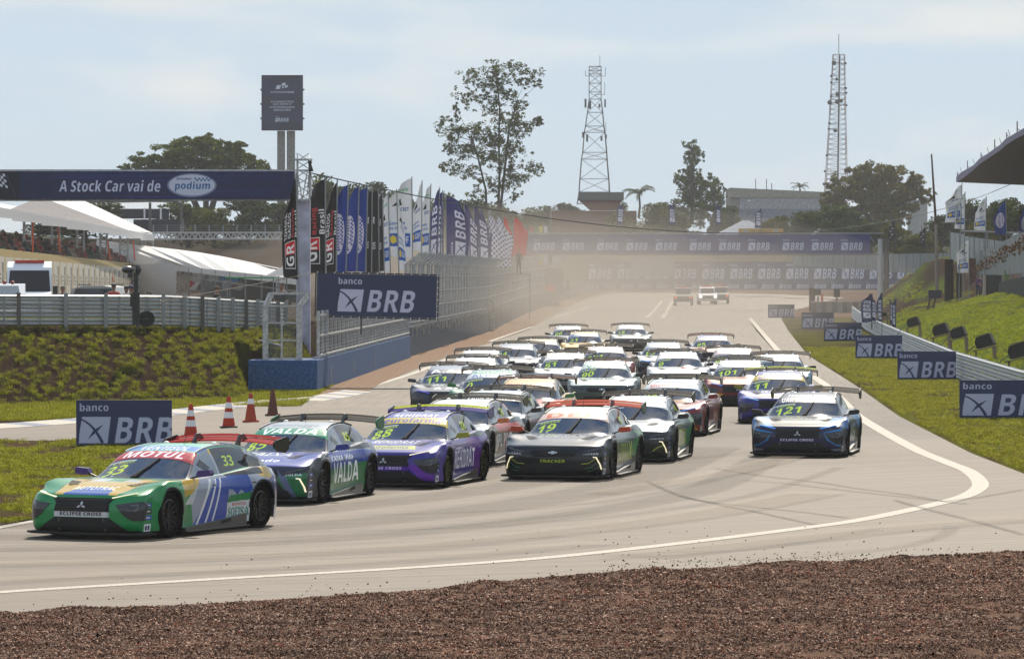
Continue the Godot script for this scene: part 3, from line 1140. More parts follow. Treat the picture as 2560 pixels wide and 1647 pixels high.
func make_car(kind: String) -> Node3D:
	var t := Node3D.new()
	t.name = "race_car"
	var low := lower_rows()
	var body := Shape.new()
	shell(body, low, func(_i, j): return "side" if j < 9 else "top", paint_uv, Vector3(0, 0.35, 0))
	# nose: rows across from the last ring
	var last: Array = low[-1]
	var rows := []
	for j in last.size():
		var r := []
		for k in 21:
			var x: float = last[j].x * (k / 10.0 - 1.0)
			r.append(Vector3(x, last[j].y, nose(x, last[j].y)))
		rows.append(r)
	for i in rows.size() - 1:
		for k in 20:
			var p := [rows[i][k], rows[i][k + 1], rows[i + 1][k + 1], rows[i + 1][k]]
			var n := []
			var u := []
			for q in p:
				var e := 0.01
				n.append(Vector3(-(nose(q.x + e, q.y) - nose(q.x - e, q.y)) / (2 * e), -(nose(q.x, q.y + e) - nose(q.x, q.y - e)) / (2 * e), 1.0).normalized())
				u.append(uv_front(q.x, q.y))
			body.stri([p[0], p[1], p[2]], [n[0], n[1], n[2]], [u[0], u[1], u[2]])
			body.stri([p[0], p[2], p[3]], [n[0], n[2], n[3]], [u[0], u[2], u[3]])
	# tail
	var first: Array = low[0]
	for j in first.size() - 1:
		var a: Vector3 = first[j]
		var b: Vector3 = first[j + 1]
		var m := Vector3(-1, 1, 1)
		body.quad(a * m, a, b, b * m, uv_side(-2.1, a.y), uv_side(-2.1, a.y), uv_side(-2.1, b.y), uv_side(-2.1, b.y))
	var up := upper_rows()
	var nu := up.size()
	var is_glass := func(i, j): return i >= 16 and i < 20 and j >= 6
	var is_pane := func(i, j): return (i >= 5 and i < 18 and i != 9 or i >= 2 and i < 4) and j >= 1 and j < 4
	shell(body, up, func(i, j): return "" if is_glass.call(i, j) or is_pane.call(i, j) else "side" if j < 5 else "top", paint_uv, Vector3(0, 0.7, 0))
	part("body", body.done(), M.white, t)
	var g := Shape.new()
	shell(g, up, func(i, j): return "top" if is_glass.call(i, j) else "", paint_uv, Vector3(0, 0.5, 0))
	part("windshield", g.done(), M.white, t)
	for w in [[10, 18, "front_side_window"], [5, 9, "rear_side_window"], [2, 4, "quarter_window"]]:
		var sw := Shape.new()
		shell(sw, up, func(i, j): return "side" if is_pane.call(i, j) and i >= w[0] and i < w[1] else "", paint_uv, Vector3(0, 0.5, 0))
		part(w[2], sw.done(), M.lamp_glass, t)
	var under := Shape.new()
	under.box(Vector3(-0.66, 0.13, -2.0), Vector3(0.66, 0.62, 1.86))
	under.box(Vector3(-0.86, 0.11, -0.9), Vector3(0.86, 0.3, 0.9))
	part("underbody", under.done(), M.matt_black, t)
	for q in [[1.0, AXLE], [-1.0, AXLE], [1.0, -AXLE], [-1.0, -AXLE]]:
		var lip := Shape.new()
		for i in 18:
			var p := []
			for e in [[i, 0.374], [i + 1, 0.374], [i + 1, 0.408], [i, 0.408]]:
				var a: float = PI * e[0] / 18.0
				var z: float = q[1] + cos(a) * e[1]
				var y: float = 0.33 + sin(a) * e[1] * 0.98
				p.append(warp_front(Vector3(flank(z, y) + 0.006, y, z)) * Vector3(q[0], 1, 1))
			if q[0] < 0:
				p.reverse()
			lip.quad(p[3], p[2], p[1], p[0])
		part("arch_trim", lip.done(), M.matt_black, t)
	# splitter and side skirts
	var sp := Shape.new()
	var o := PackedVector2Array()
	for i in 13:
		var x := (i / 6.0 - 1.0) * 0.985
		o.append(Vector2(x, nose(clampf(x, -0.95, 0.95), 0.4) + 0.085))
	o.append(Vector2(0.985, 1.78))
	o.append(Vector2(-0.985, 1.78))
	sp.prism(o, -0.105, -0.075, Transform3D(Basis(Vector3.RIGHT, Vector3(0, 0, 1), Vector3(0, -1, 0)), Vector3.ZERO))
	part("front_splitter", sp.done(), M.matt_black, t)
	for side in [1.0, -1.0]:
		var sk := Shape.new()
		sk.prism(PackedVector2Array([Vector2(-0.92, 0.075), Vector2(0.93, 0.075), Vector2(0.90, 0.12), Vector2(-0.35, 0.20), Vector2(-0.92, 0.25)]), 0.89, 0.965, Transform3D(Basis(Vector3(0, 0, 1), Vector3.UP, Vector3(side, 0, 0)), Vector3.ZERO))
		sk.box(Vector3(minf(side * 0.86, side * 1.02), 0.065, -0.92), Vector3(maxf(side * 0.86, side * 1.02), 0.082, 0.95))
		part("side_skirt", sk.done(), M.carbon, t)
		var out := Shape.new()
		out.prism(PackedVector2Array([Vector2(-0.42, 0.15), Vector2(-0.12, 0.13), Vector2(-0.18, 0.175), Vector2(-0.42, 0.20)]), 0.966, 0.975, Transform3D(Basis(Vector3(0, 0, 1), Vector3.UP, Vector3(side, 0, 0)), Vector3.ZERO))
		part("exhaust_opening", out.done(), M.matt_black, t)
	# wheels
	var wm := wheel_meshes()
	for a in [[0.835, AXLE], [-0.835, AXLE], [0.84, -AXLE], [-0.84, -AXLE]]:
		var w := part("wheel", wm[0], M.rubber, t, Vector3(a[0], 0.33, a[1]))
		if a[0] < 0:
			w.rotation.y = PI
		part("rim", wm[1], M.rim, w)
	# mirrors
	for side in [1.0, -1.0]:
		var ms := Shape.new()
		var b := Transform3D(Basis(Vector3(side, 0, 0), Vector3.UP, Vector3(0, 0, 1)), Vector3(side * 0.80, 0.86, 0.42))
		ms.prism(PackedVector2Array([Vector2(0.09, 0.0), Vector2(0.14, -0.035), Vector2(0.31, -0.015), Vector2(0.33, 0.03), Vector2(0.31, 0.075), Vector2(0.12, 0.06)]), -0.06, 0.05, b)
		part("mirror", ms.done(), M.carbon, t)
		var st := Shape.new()
		st.bar(Vector3(side * 0.78, 0.80, 0.44), Vector3(side * 0.93, 0.85, 0.42), 0.03, 0.025)
		part("mirror_arm", st.done(), M.black, t)
	# wiper
	var wi := Shape.new()
	wi.bar(Vector3(0.02, 0.825, 0.73), Vector3(0.15, 1.075, 0.215), 0.025, 0.02)
	wi.bar(Vector3(-0.03, 0.815, 0.75), Vector3(0.11, 0.98, 0.41), 0.03, 0.025)
	part("wiper", wi.done(), M.matt_black, t)
	# hood vents
	for side in [1.0, -1.0]:
		var hv := Shape.new()
		for k in 5:
			var z0 := 1.66 - k * 0.075
			var x0 := 0.40 + k * 0.025
			var p := []
			for q in [[x0, z0], [x0 + 0.16, z0], [x0 + 0.16, z0 - 0.05], [x0, z0 - 0.05]]:
				p.append(warp_front(Vector3(q[0] * side, hood(q[0], q[1]) + 0.006, q[1])))
			if side < 0:
				p.reverse()
			hv.quad(p[0], p[1], p[2], p[3])
		part("hood_vent", hv.done(), M.matt_black, t)
	# roof bars, domes and whip aerial
	for side in [1.0, -1.0]:
		var rr := Shape.new()
		var prev := Vector3.ZERO
		for i in 13:
			var z := -0.06 - i * 0.125
			var yr := table(ROOF, z)
			var xt := lerpf(0.785, 0.585, clampf((yr - 0.80) / 0.43, 0.0, 1.0)) - 0.03
			var p := warp_glass(Vector3(xt * side, yr - 0.012, z))
			if i > 0:
				rr.bar(prev, p, 0.022, 0.022)
			prev = p
		part("roof_rail", rr.done(), M.carbon, t)
		var dm := Shape.new()
		dm.ball(Vector3(side * 0.40, 1.245, -0.95), Vector3(0.05, 0.035, 0.05))
		part("roof_dome", dm.done(), M.white, t)
	var ae := Shape.new()
	ae.tube(Vector3(0.0, 1.24, -0.75), Vector3(0.0, 1.37, -0.85), 0.006, 0.004, 5)
	part("aerial", ae.done(), M.black, t)
	# rear wing
	var wrows := []
	var w2 := []
	for i in 15:
		var x := (i / 7.0 - 1.0) * 0.925
		var y := 1.265 - 0.055 * pow(x / 0.92, 2.0)
		var r := []
		for q in [[-1.84, -0.008], [-1.87, 0.008], [-1.97, 0.020], [-2.10, 0.034], [-2.16, 0.046], [-2.16, 0.036], [-2.05, 0.008], [-1.93, -0.016], [-1.84, -0.008]]:
			r.append(Vector3(x, y + q[1], q[0]))
		wrows.append(r)
		var r2 := []
		for q in [[-2.14, 0.052], [-2.17, 0.064], [-2.22, 0.088], [-2.23, 0.08], [-2.19, 0.054], [-2.14, 0.052]]:
			r2.append(Vector3(x, y + q[1], q[0]))
		w2.append(r2)
	part("wing_plane", loft_closed(wrows), M.carbon, t)
	part("wing_flap", loft_closed(w2), M.carbon, t)
	for side in [1.0, -1.0]:
		var py := Shape.new()
		py.prism(PackedVector2Array([Vector2(-1.55, 1.09), Vector2(-1.72, 1.27), Vector2(-1.80, 1.36), Vector2(-1.90, 1.365), Vector2(-2.02, 1.285), Vector2(-1.92, 1.275), Vector2(-1.84, 1.295), Vector2(-1.80, 1.25), Vector2(-1.80, 1.02)]), -0.016, 0.016, Transform3D(Basis(Vector3(0, 0, 1), Vector3.UP, Vector3(-1, 0, 0)), Vector3(side * 0.37, 0, 0)))
		part("wing_pylon", py.done(), M.carbon, t)
		var ep := Shape.new()
		ep.prism(PackedVector2Array([Vector2(-1.80, 1.23), Vector2(-1.86, 1.27), Vector2(-2.2, 1.32), Vector2(-2.28, 1.30), Vector2(-2.28, 1.14), Vector2(-2.16, 1.08), Vector2(-1.95, 1.10), Vector2(-1.82, 1.16)]), -0.012, 0.012, Transform3D(Basis(Vector3(0, 0, 1), Vector3.UP, Vector3(-1, 0, 0)), Vector3(side * 0.938, 0, 0)))
		part("wing_endplate", ep.done(), M.carbon, t)
	# the face
	var glow := plain(lin(0.8, 0.78, 0.7), 0.2)
	glow.emission_enabled = true
	glow.emission = Color(1.0, 0.93, 0.72)
	glow.emission_energy_multiplier = 0.7
	M.daylight = glow
	if kind == "wedge":
		part("upper_grille", on_nose([[-0.50, 0.59], [0.50, 0.59], [0.43, 0.51], [0.45, 0.398], [-0.45, 0.398], [-0.43, 0.51]], 0.004), M.matt_black, t)
		part("lower_grille", on_nose([[-0.44, 0.318], [0.44, 0.318], [0.74, 0.13], [0.70, 0.122], [-0.70, 0.122], [-0.74, 0.13]], 0.004), M.matt_black, t)
		part("name_bar", on_nose([[-0.43, 0.395], [0.43, 0.395], [0.43, 0.32], [-0.43, 0.32]], 0.012), M.white, t)
		for side in [1.0, -1.0]:
			part("headlight", on_nose([[0.53, 0.505], [0.90, 0.55], [0.93, 0.50], [0.915, 0.275], [0.80, 0.275], [0.67, 0.35]], 0.006, side), M.lamp_glass, t)
		for side in [1.0, -1.0]:
			part("lamp_ring", on_nose([[0.76, 0.50], [0.86, 0.51], [0.855, 0.43], [0.83, 0.41], [0.81, 0.43], [0.845, 0.45], [0.845, 0.495], [0.77, 0.485]], 0.010, side), M.lamp_line, t)
		for side in [1.0, -1.0]:
			part("lamp_bar", on_nose([[0.70, 0.435], [0.84, 0.415], [0.84, 0.408], [0.70, 0.428]], 0.010, side), M.lamp_line, t)
		for side in [1.0, -1.0]:
			part("daylight_lamp", on_nose([[0.46, 0.585], [0.79, 0.658], [0.79, 0.669], [0.45, 0.60]], 0.010, side), glow, t)
		part("emblem", on_nose([[0.0, 0.545], [0.022, 0.515], [0.0, 0.485], [-0.022, 0.515]], 0.014), M.lamp_trim, t)
		for side in [1.0, -1.0]:
			part("emblem", on_nose([[0.004, 0.483], [0.045, 0.483], [0.068, 0.455], [0.028, 0.455]], 0.014, side), M.lamp_trim, t)
		var tie := Shape.new()
		for x in [-0.36, 0.36]:
			tie.bar(Vector3(x, 0.31, nose(x, 0.31) + 0.01), Vector3(x * 1.04, 0.13, nose(x, 0.13) + 0.01), 0.035, 0.02)
		part("grille_brace", tie.done(), M.dull_steel, t)
		var fin := Shape.new()
		for y in [0.42, 0.455, 0.56]:
			fin.bar(Vector3(-0.41, y, nose(0.41, y) + 0.012), Vector3(0, y, nose(0, y) + 0.012), 0.008, 0.02)
			fin.bar(Vector3(0, y, nose(0, y) + 0.012), Vector3(0.41, y, nose(0.41, y) + 0.012), 0.008, 0.02)
		part("grille_slat", fin.done(), M.black, t)
	else:
		part("upper_grille", on_nose([[-0.40, 0.555], [0.40, 0.555], [0.44, 0.51], [0.36, 0.44], [-0.36, 0.44], [-0.44, 0.51]], 0.004), M.matt_black, t)
		part("lower_grille", on_nose([[-0.48, 0.31], [0.48, 0.31], [0.66, 0.15], [0.62, 0.122], [-0.62, 0.122], [-0.66, 0.15]], 0.004), M.matt_black, t)
		for side in [1.0, -1.0]:
			part("headlight", on_nose([[0.50, 0.535], [0.90, 0.63], [0.915, 0.585], [0.80, 0.545], [0.56, 0.495]], 0.006, side), M.lamp_glass, t)
		for side in [1.0, -1.0]:
			part("lamp_bar", on_nose([[0.55, 0.535], [0.86, 0.605], [0.86, 0.595], [0.55, 0.525]], 0.010, side), M.lamp_line, t)
		for side in [1.0, -1.0]:
			part("daylight_lamp", on_nose([[0.735, 0.445], [0.80, 0.44], [0.865, 0.30], [0.885, 0.215], [0.865, 0.215], [0.845, 0.30], [0.785, 0.425], [0.735, 0.43]], 0.010, side), glow, t)
		part("emblem", on_nose([[-0.03, 0.545], [0.03, 0.545], [0.03, 0.53], [0.085, 0.53], [0.075, 0.505], [0.03, 0.505], [0.03, 0.49], [-0.03, 0.49], [-0.03, 0.505], [-0.085, 0.505], [-0.075, 0.53], [-0.03, 0.53]], 0.014), M.lamp_trim, t)
		for side in [1.0, -1.0]:
			part("corner_duct", on_nose([[0.48, 0.27], [0.60, 0.24], [0.66, 0.15], [0.62, 0.13], [0.52, 0.20]], 0.007, side), M.matt_black, t)
	return t

func loft_closed(rows: Array) -> ArrayMesh:
	var s := Shape.new()
	for i in rows.size() - 1:
		var mid := Vector3.ZERO
		for p in rows[i]:
			mid += p
		mid /= rows[i].size()
		for j in rows[i].size() - 1:
			var a: Vector3 = rows[i][j]
			var b: Vector3 = rows[i][j + 1]
			var c: Vector3 = rows[i + 1][j + 1]
			var d: Vector3 = rows[i + 1][j]
			if (b - a).cross(d - a).dot((a + b) * 0.5 - mid) > 0.0:
				s.quad(a, b, c, d)
			else:
				s.quad(a, d, c, b)
	return s.done()

# ---- livery
func tpt(x: float, z: float) -> Vector2:
	return Vector2((x + 1.0) * 128.0, (z + 1.8) * 128.0)

func spt(z: float, y: float) -> Vector2:
	return Vector2(256.0 + (2.3 - z) * 111.3, 160.0 - y * 114.0)

func fpt(x: float, y: float) -> Vector2:
	return Vector2(256.0 + (x + 1.0) * 128.0, 160.0 + (1.0 - y) * 128.0)

func shape_on(im: Image, f: Callable, pts: Array, col: Color, mirror := false):
	var o := PackedVector2Array()
	var m := PackedVector2Array()
	for p in pts:
		o.append(f.call(p[0], p[1]))
		m.append(f.call(-p[0], p[1]))
	fill_poly(im, o, col)
	if mirror:
		fill_poly(im, m, col)

func text_top(im: Image, s: String, x0: float, x1: float, z0: float, z1: float, col: Color, slant := 0.0, face := "Droid Sans"):
	var a := tpt(x0, z0)
	var b := tpt(x1, z1)
	put_text(im, s, a.x, a.y, b.x - a.x, b.y - a.y, col, slant, face)

func text_side(im: Image, s: String, z0: float, z1: float, y0: float, y1: float, col: Color, slant := 0.0, face := "Droid Sans"):
	var a := spt(z0, y1)
	var b := spt(z1, y0)
	put_text(im, s, a.x, a.y, b.x - a.x, b.y - a.y, col, slant, face)

func text_front(im: Image, s: String, x0: float, x1: float, y0: float, y1: float, col: Color, slant := 0.0):
	var a := fpt(x0, y1)
	var b := fpt(x1, y0)
	put_text(im, s, a.x, a.y, b.x - a.x, b.y - a.y, col, slant)

func livery(L: Dictionary) -> Image:
	var im := Image.create(int(PW), int(PH), false, Image.FORMAT_RGBA8)
	var base: Color = L.base
	im.fill(base)
	# roof, windscreen area, hood
	im.fill_rect(Rect2i(0, 0, 256, 240), L.get("roof", base))
	im.fill_rect(Rect2i(0, 322, 256, 190), L.get("hood", base))
	for q in L.get("top", []):
		shape_on(im, tpt, q[0], q[1], q[2] if q.size() > 2 else true)
	im.fill_rect(Rect2i(0, 256, 256, 67), Color8(54, 61, 78))   # glass
	im.fill_rect(Rect2i(0, 320, 256, 4), Color8(12, 12, 14))
	im.fill_rect(Rect2i(0, 221, 256, 35), L.get("strip", base))
	im.fill_rect(Rect2i(0, 254, 256, 3), Color8(14, 14, 16))
	if L.has("strip_text"):
		text_top(im, L.strip_text, -0.52, 0.52, -0.04, 0.16, L.get("strip_ink", Color.WHITE), L.get("strip_slant", 0.0))
	if L.has("roof_text"):
		text_top(im, L.roof_text, -0.40, 0.40, -0.36, -0.12, L.get("roof_ink", Color.WHITE))
	var lime := Color8(196, 222, 40)
	im.fill_rect(Rect2i(40, 259, 60, 4), L.get("tag", Color8(190, 190, 195)))
	text_top(im, L.get("driver", ""), -0.60, -0.22, 0.255, 0.325, lime, 0.1)
	var nw: float = 0.19 * str(L.number).length()
	text_top(im, str(L.number), -0.64, -0.64 + nw, 0.345, 0.60, lime, 0.12)
	for k in 3:
		im.fill_rect(Rect2i(46 + k * 13, 313 - k * 2, 6, 3), Color8(210, 210, 215))
	# scratches and flies on the glass
	var r := RandomNumberGenerator.new()
	r.seed = hash(str(L.number)) % 10000 + 3
	for k in 60:
		im.set_pixel(r.randi_range(20, 236), r.randi_range(258, 320), Color8(140, 145, 150))
	for k in [-1, 1]:
		fill_poly(im, PackedVector2Array([tpt(k * 0.70, 0.74), tpt(k * 0.71, 0.74), tpt(k * 0.56, 2.0), tpt(k * 0.55, 2.0)]), Color8(14, 14, 16))
	im.fill_rect(Rect2i(57, 485, 142, 1), Color8(14, 14, 16))
	if L.has("hood_text"):
		text_top(im, L.hood_text, -0.42, 0.42, 1.05, 1.42, L.get("hood_ink", Color.WHITE), 0.1)
	if L.has("lip_text"):
		text_top(im, L.lip_text, -0.36, 0.36, 1.68, 1.84, L.get("lip_ink", Color.WHITE), 0.1)
	# sides
	im.fill_rect(Rect2i(256, 0, 512, 160), L.get("side", base))
	for q in L.get("flank", []):
		shape_on(im, spt, q[0], q[1])
	if L.has("side_text"):
		text_side(im, L.side_text, 0.62, -0.80, 0.28, 0.62, L.get("side_ink", Color.WHITE), 0.1, L.get("side_face", "Droid Sans"))
	for q in L.get("marks", []):
		text_side(im, q[0], q[1], q[2], q[3], q[4], q[5], 0.0, q[6])
	if L.has("door_text"):
		text_side(im, L.door_text, 0.70, -0.55, 0.64, 0.74, L.get("side_ink", Color.WHITE), 0.1)
	# panel gaps
	for q in [[[0.86, 0.15], [0.86, 0.78]], [[-0.42, 0.15], [-0.42, 0.80]], [[0.86, 0.30], [0.85, 0.30]]]:
		var a := spt(q[0][0], q[1][1])
		var b := spt(q[0][0], q[0][1])
		im.fill_rect(Rect2i(int(a.x), int(a.y), 1, int(b.y - a.y)), Color8(15, 15, 18))
	for z in [0.0, -1.05]:
		var h := spt(z, 0.70)
		im.fill_rect(Rect2i(int(h.x), int(h.y), 12, 3), Color8(20, 20, 22))
	for k in 900:
		var dy := pow(r.randf(), 1.7) * 62.0
		var dx := r.randi_range(258, 766)
		im.set_pixel(dx, 148 - int(dy), im.get_pixel(dx, 148 - int(dy)).lerp(Color8(120, 104, 88), r.randf_range(0.15, 0.6)))
	# small partner tags ahead of the front wheel
	for k in 3:
		var a := spt(1.96, 0.52 - k * 0.085)
		im.fill_rect(Rect2i(int(a.x), int(a.y), 18, 8), [Color8(30, 70, 140), Color8(25, 25, 30), Color8(40, 80, 170)][k])
		im.fill_rect(Rect2i(int(a.x) + 3, int(a.y) + 3, 12, 2), Color8(225, 225, 230))
	var tg := spt(1.97, 0.22)
	im.fill_rect(Rect2i(int(tg.x), int(tg.y), 19, 13), Color8(225, 228, 235))
	im.fill_rect(Rect2i(int(tg.x) + 3, int(tg.y) + 3, 6, 7), Color8(25, 40, 90))
	im.fill_rect(Rect2i(int(tg.x) + 11, int(tg.y) + 3, 5, 7), Color8(25, 40, 90))
	# windows: door window seen pale with its dark air hole, rear one dark with the number
	var a1 := spt(0.60, 1.25)
	im.fill_rect(Rect2i(int(a1.x), 8, int(spt(-0.40, 0).x - a1.x), 60), Color8(112, 124, 138))
	shape_on(im, spt, [[0.12, 0.98], [-0.04, 1.06], [-0.22, 0.93], [-0.05, 0.88]], Color8(10, 10, 12))
	shape_on(im, spt, [[0.60, 0.84], [0.3, 1.0], [0.28, 1.0], [0.5, 0.84]], Color8(160, 168, 178))
	var b1 := spt(-0.45, 1.25)
	im.fill_rect(Rect2i(int(b1.x), 8, int(spt(-1.45, 0).x - b1.x), 60), Color8(40, 44, 52))
	text_side(im, str(L.number), -0.66, -1.0, 0.93, 1.08, lime, 0.1)
	# face
	im.fill_rect(Rect2i(256, 160, 256, 128), L.get("face", base))
	im.fill_rect(Rect2i(256, 271, 256, 17), Color8(8, 8, 9))
	for q in L.get("front", []):
		shape_on(im, fpt, q[0], q[1], true)
	if L.get("plate", "") != "":
		var p0 := fpt(-0.45, 0.40)
		im.fill_rect(Rect2i(int(p0.x), int(p0.y), 115, 11), L.get("plate_col", base))
		text_front(im, L.plate, -0.34, 0.34, 0.333, 0.383, L.get("plate_ink", Color.WHITE), 0.05)
	if L.has("mask_text"):
		text_front(im, L.mask_text, -0.24, 0.24, 0.335, 0.39, L.get("mask_ink", lime), 0.1)
	if L.has("cheek"):
		text_front(im, L.cheek, -0.86, -0.58, 0.47, 0.51, L.get("cheek_ink", Color.WHITE), 0.0)
		text_front(im, L.cheek, 0.55, 0.83, 0.47, 0.51, L.get("cheek_ink", Color.WHITE), 0.0)
	for k in 500:
		var dx := r.randi_range(258, 510)
		var dy := 284 - int(pow(r.randf(), 1.4) * 100.0)
		im.set_pixel(dx, dy, im.get_pixel(dx, dy).lerp(Color8(120, 106, 92), r.randf_range(0.1, 0.5)))
	for k in 260:
		var dx := r.randi_range(10, 246)
		var dy := r.randi_range(326, 500)
		im.set_pixel(dx, dy, im.get_pixel(dx, dy).lerp(Color8(130, 118, 104), r.randf_range(0.1, 0.5)))
	return im

func place_car(proto: Node3D, L: Dictionary, label: String, pos: Vector3, yaw: float):
	var o: Node3D = proto.duplicate()
	o.name = numbered("race_car")
	add_child(o)
	o.position = pos
	o.rotation.y = -deg_to_rad(yaw)
	o.rotation.z = deg_to_rad(L.get("roll", 0.0))
	tag(o, label, "race car", "racing cars in the starting pack")
	var tex := pic(livery(L))
	var paint := StandardMaterial3D.new()
	paint.albedo_texture = tex
	paint.texture_repeat = false
	paint.roughness = 0.4
	paint.metallic_specular = 0.3
	paint.clearcoat_enabled = true
	paint.clearcoat = 0.75
	paint.clearcoat_roughness = 0.12
	var glass := StandardMaterial3D.new()
	glass.albedo_texture = tex
	glass.texture_repeat = false
	glass.roughness = 0.07
	glass.metallic_specular = 0.7
	var mirror := plain(L.get("mirror", Color8(20, 20, 22)), 0.25)
	var wing := plain(L.get("wing", Color8(18, 18, 20)), 0.6, 0.0, 0.12)
	var flap := plain(L.get("flap", L.get("wing", Color8(18, 18, 20))), 0.6, 0.0, 0.12)
	var plate := plain(L.get("endplate", Color8(24, 24, 26)), 0.3)
	var lamp: Material = M.daylight
	if L.has("lamp"):
		lamp = M.daylight.duplicate()
		lamp.emission = L.lamp
		lamp.albedo_color = L.lamp
	for c in o.get_children():
		var n := str(c.name)
		if n == "body" or n.begins_with("name_bar"):
			c.material_override = paint
		elif n == "windshield" or "side_window" in n:
			c.material_override = glass
		elif n.begins_with("mirror") and not n.begins_with("mirror_arm"):
			c.material_override = mirror
		elif n == "wing_plane":
			c.material_override = wing
		elif n == "wing_flap":
			c.material_override = flap
		elif n.begins_with("wing_endplate"):
			c.material_override = plate
		elif n.begins_with("daylight_lamp"):
			c.material_override = lamp
		elif n.begins_with("wheel") and L.has("rim"):
			c.get_child(0).material_override = plain(L.rim, 0.35, 0.3)
		elif n == "roof_rail" and L.has("rail"):
			c.material_override = plain(L.rail, 0.3, 0.3)
		elif n == "roof_rail_001" and L.has("rail"):
			c.material_override = plain(L.rail, 0.3, 0.3)

# from where the outer front tyre meets the road
func by_wheel(px: float, py: float, yaw: float) -> Vector3:
	var g := ground(px, py)
	var a := deg_to_rad(yaw)
	var off := Vector3(0.9, 0, AXLE).rotated(Vector3.UP, -a)
	return g - off

# from the ends of the rear wing and the height of its middle
func by_wing(l: float, r: float, y: float, yaw: float) -> Vector3:
	var a := deg_to_rad(yaw)
	var s := 0.5 * ((r - l) / (1.876 * cos(a)) + (y - HZ) / (EYE - 1.34))
	var d := FL / s
	var p := Vector3(((l + r) * 0.5 - 1280.0) / s, 0, -d)
	var q := p - Vector3(0, 0, -2.05).rotated(Vector3.UP, -a)
	q.y = elev(-q.z)
	return q

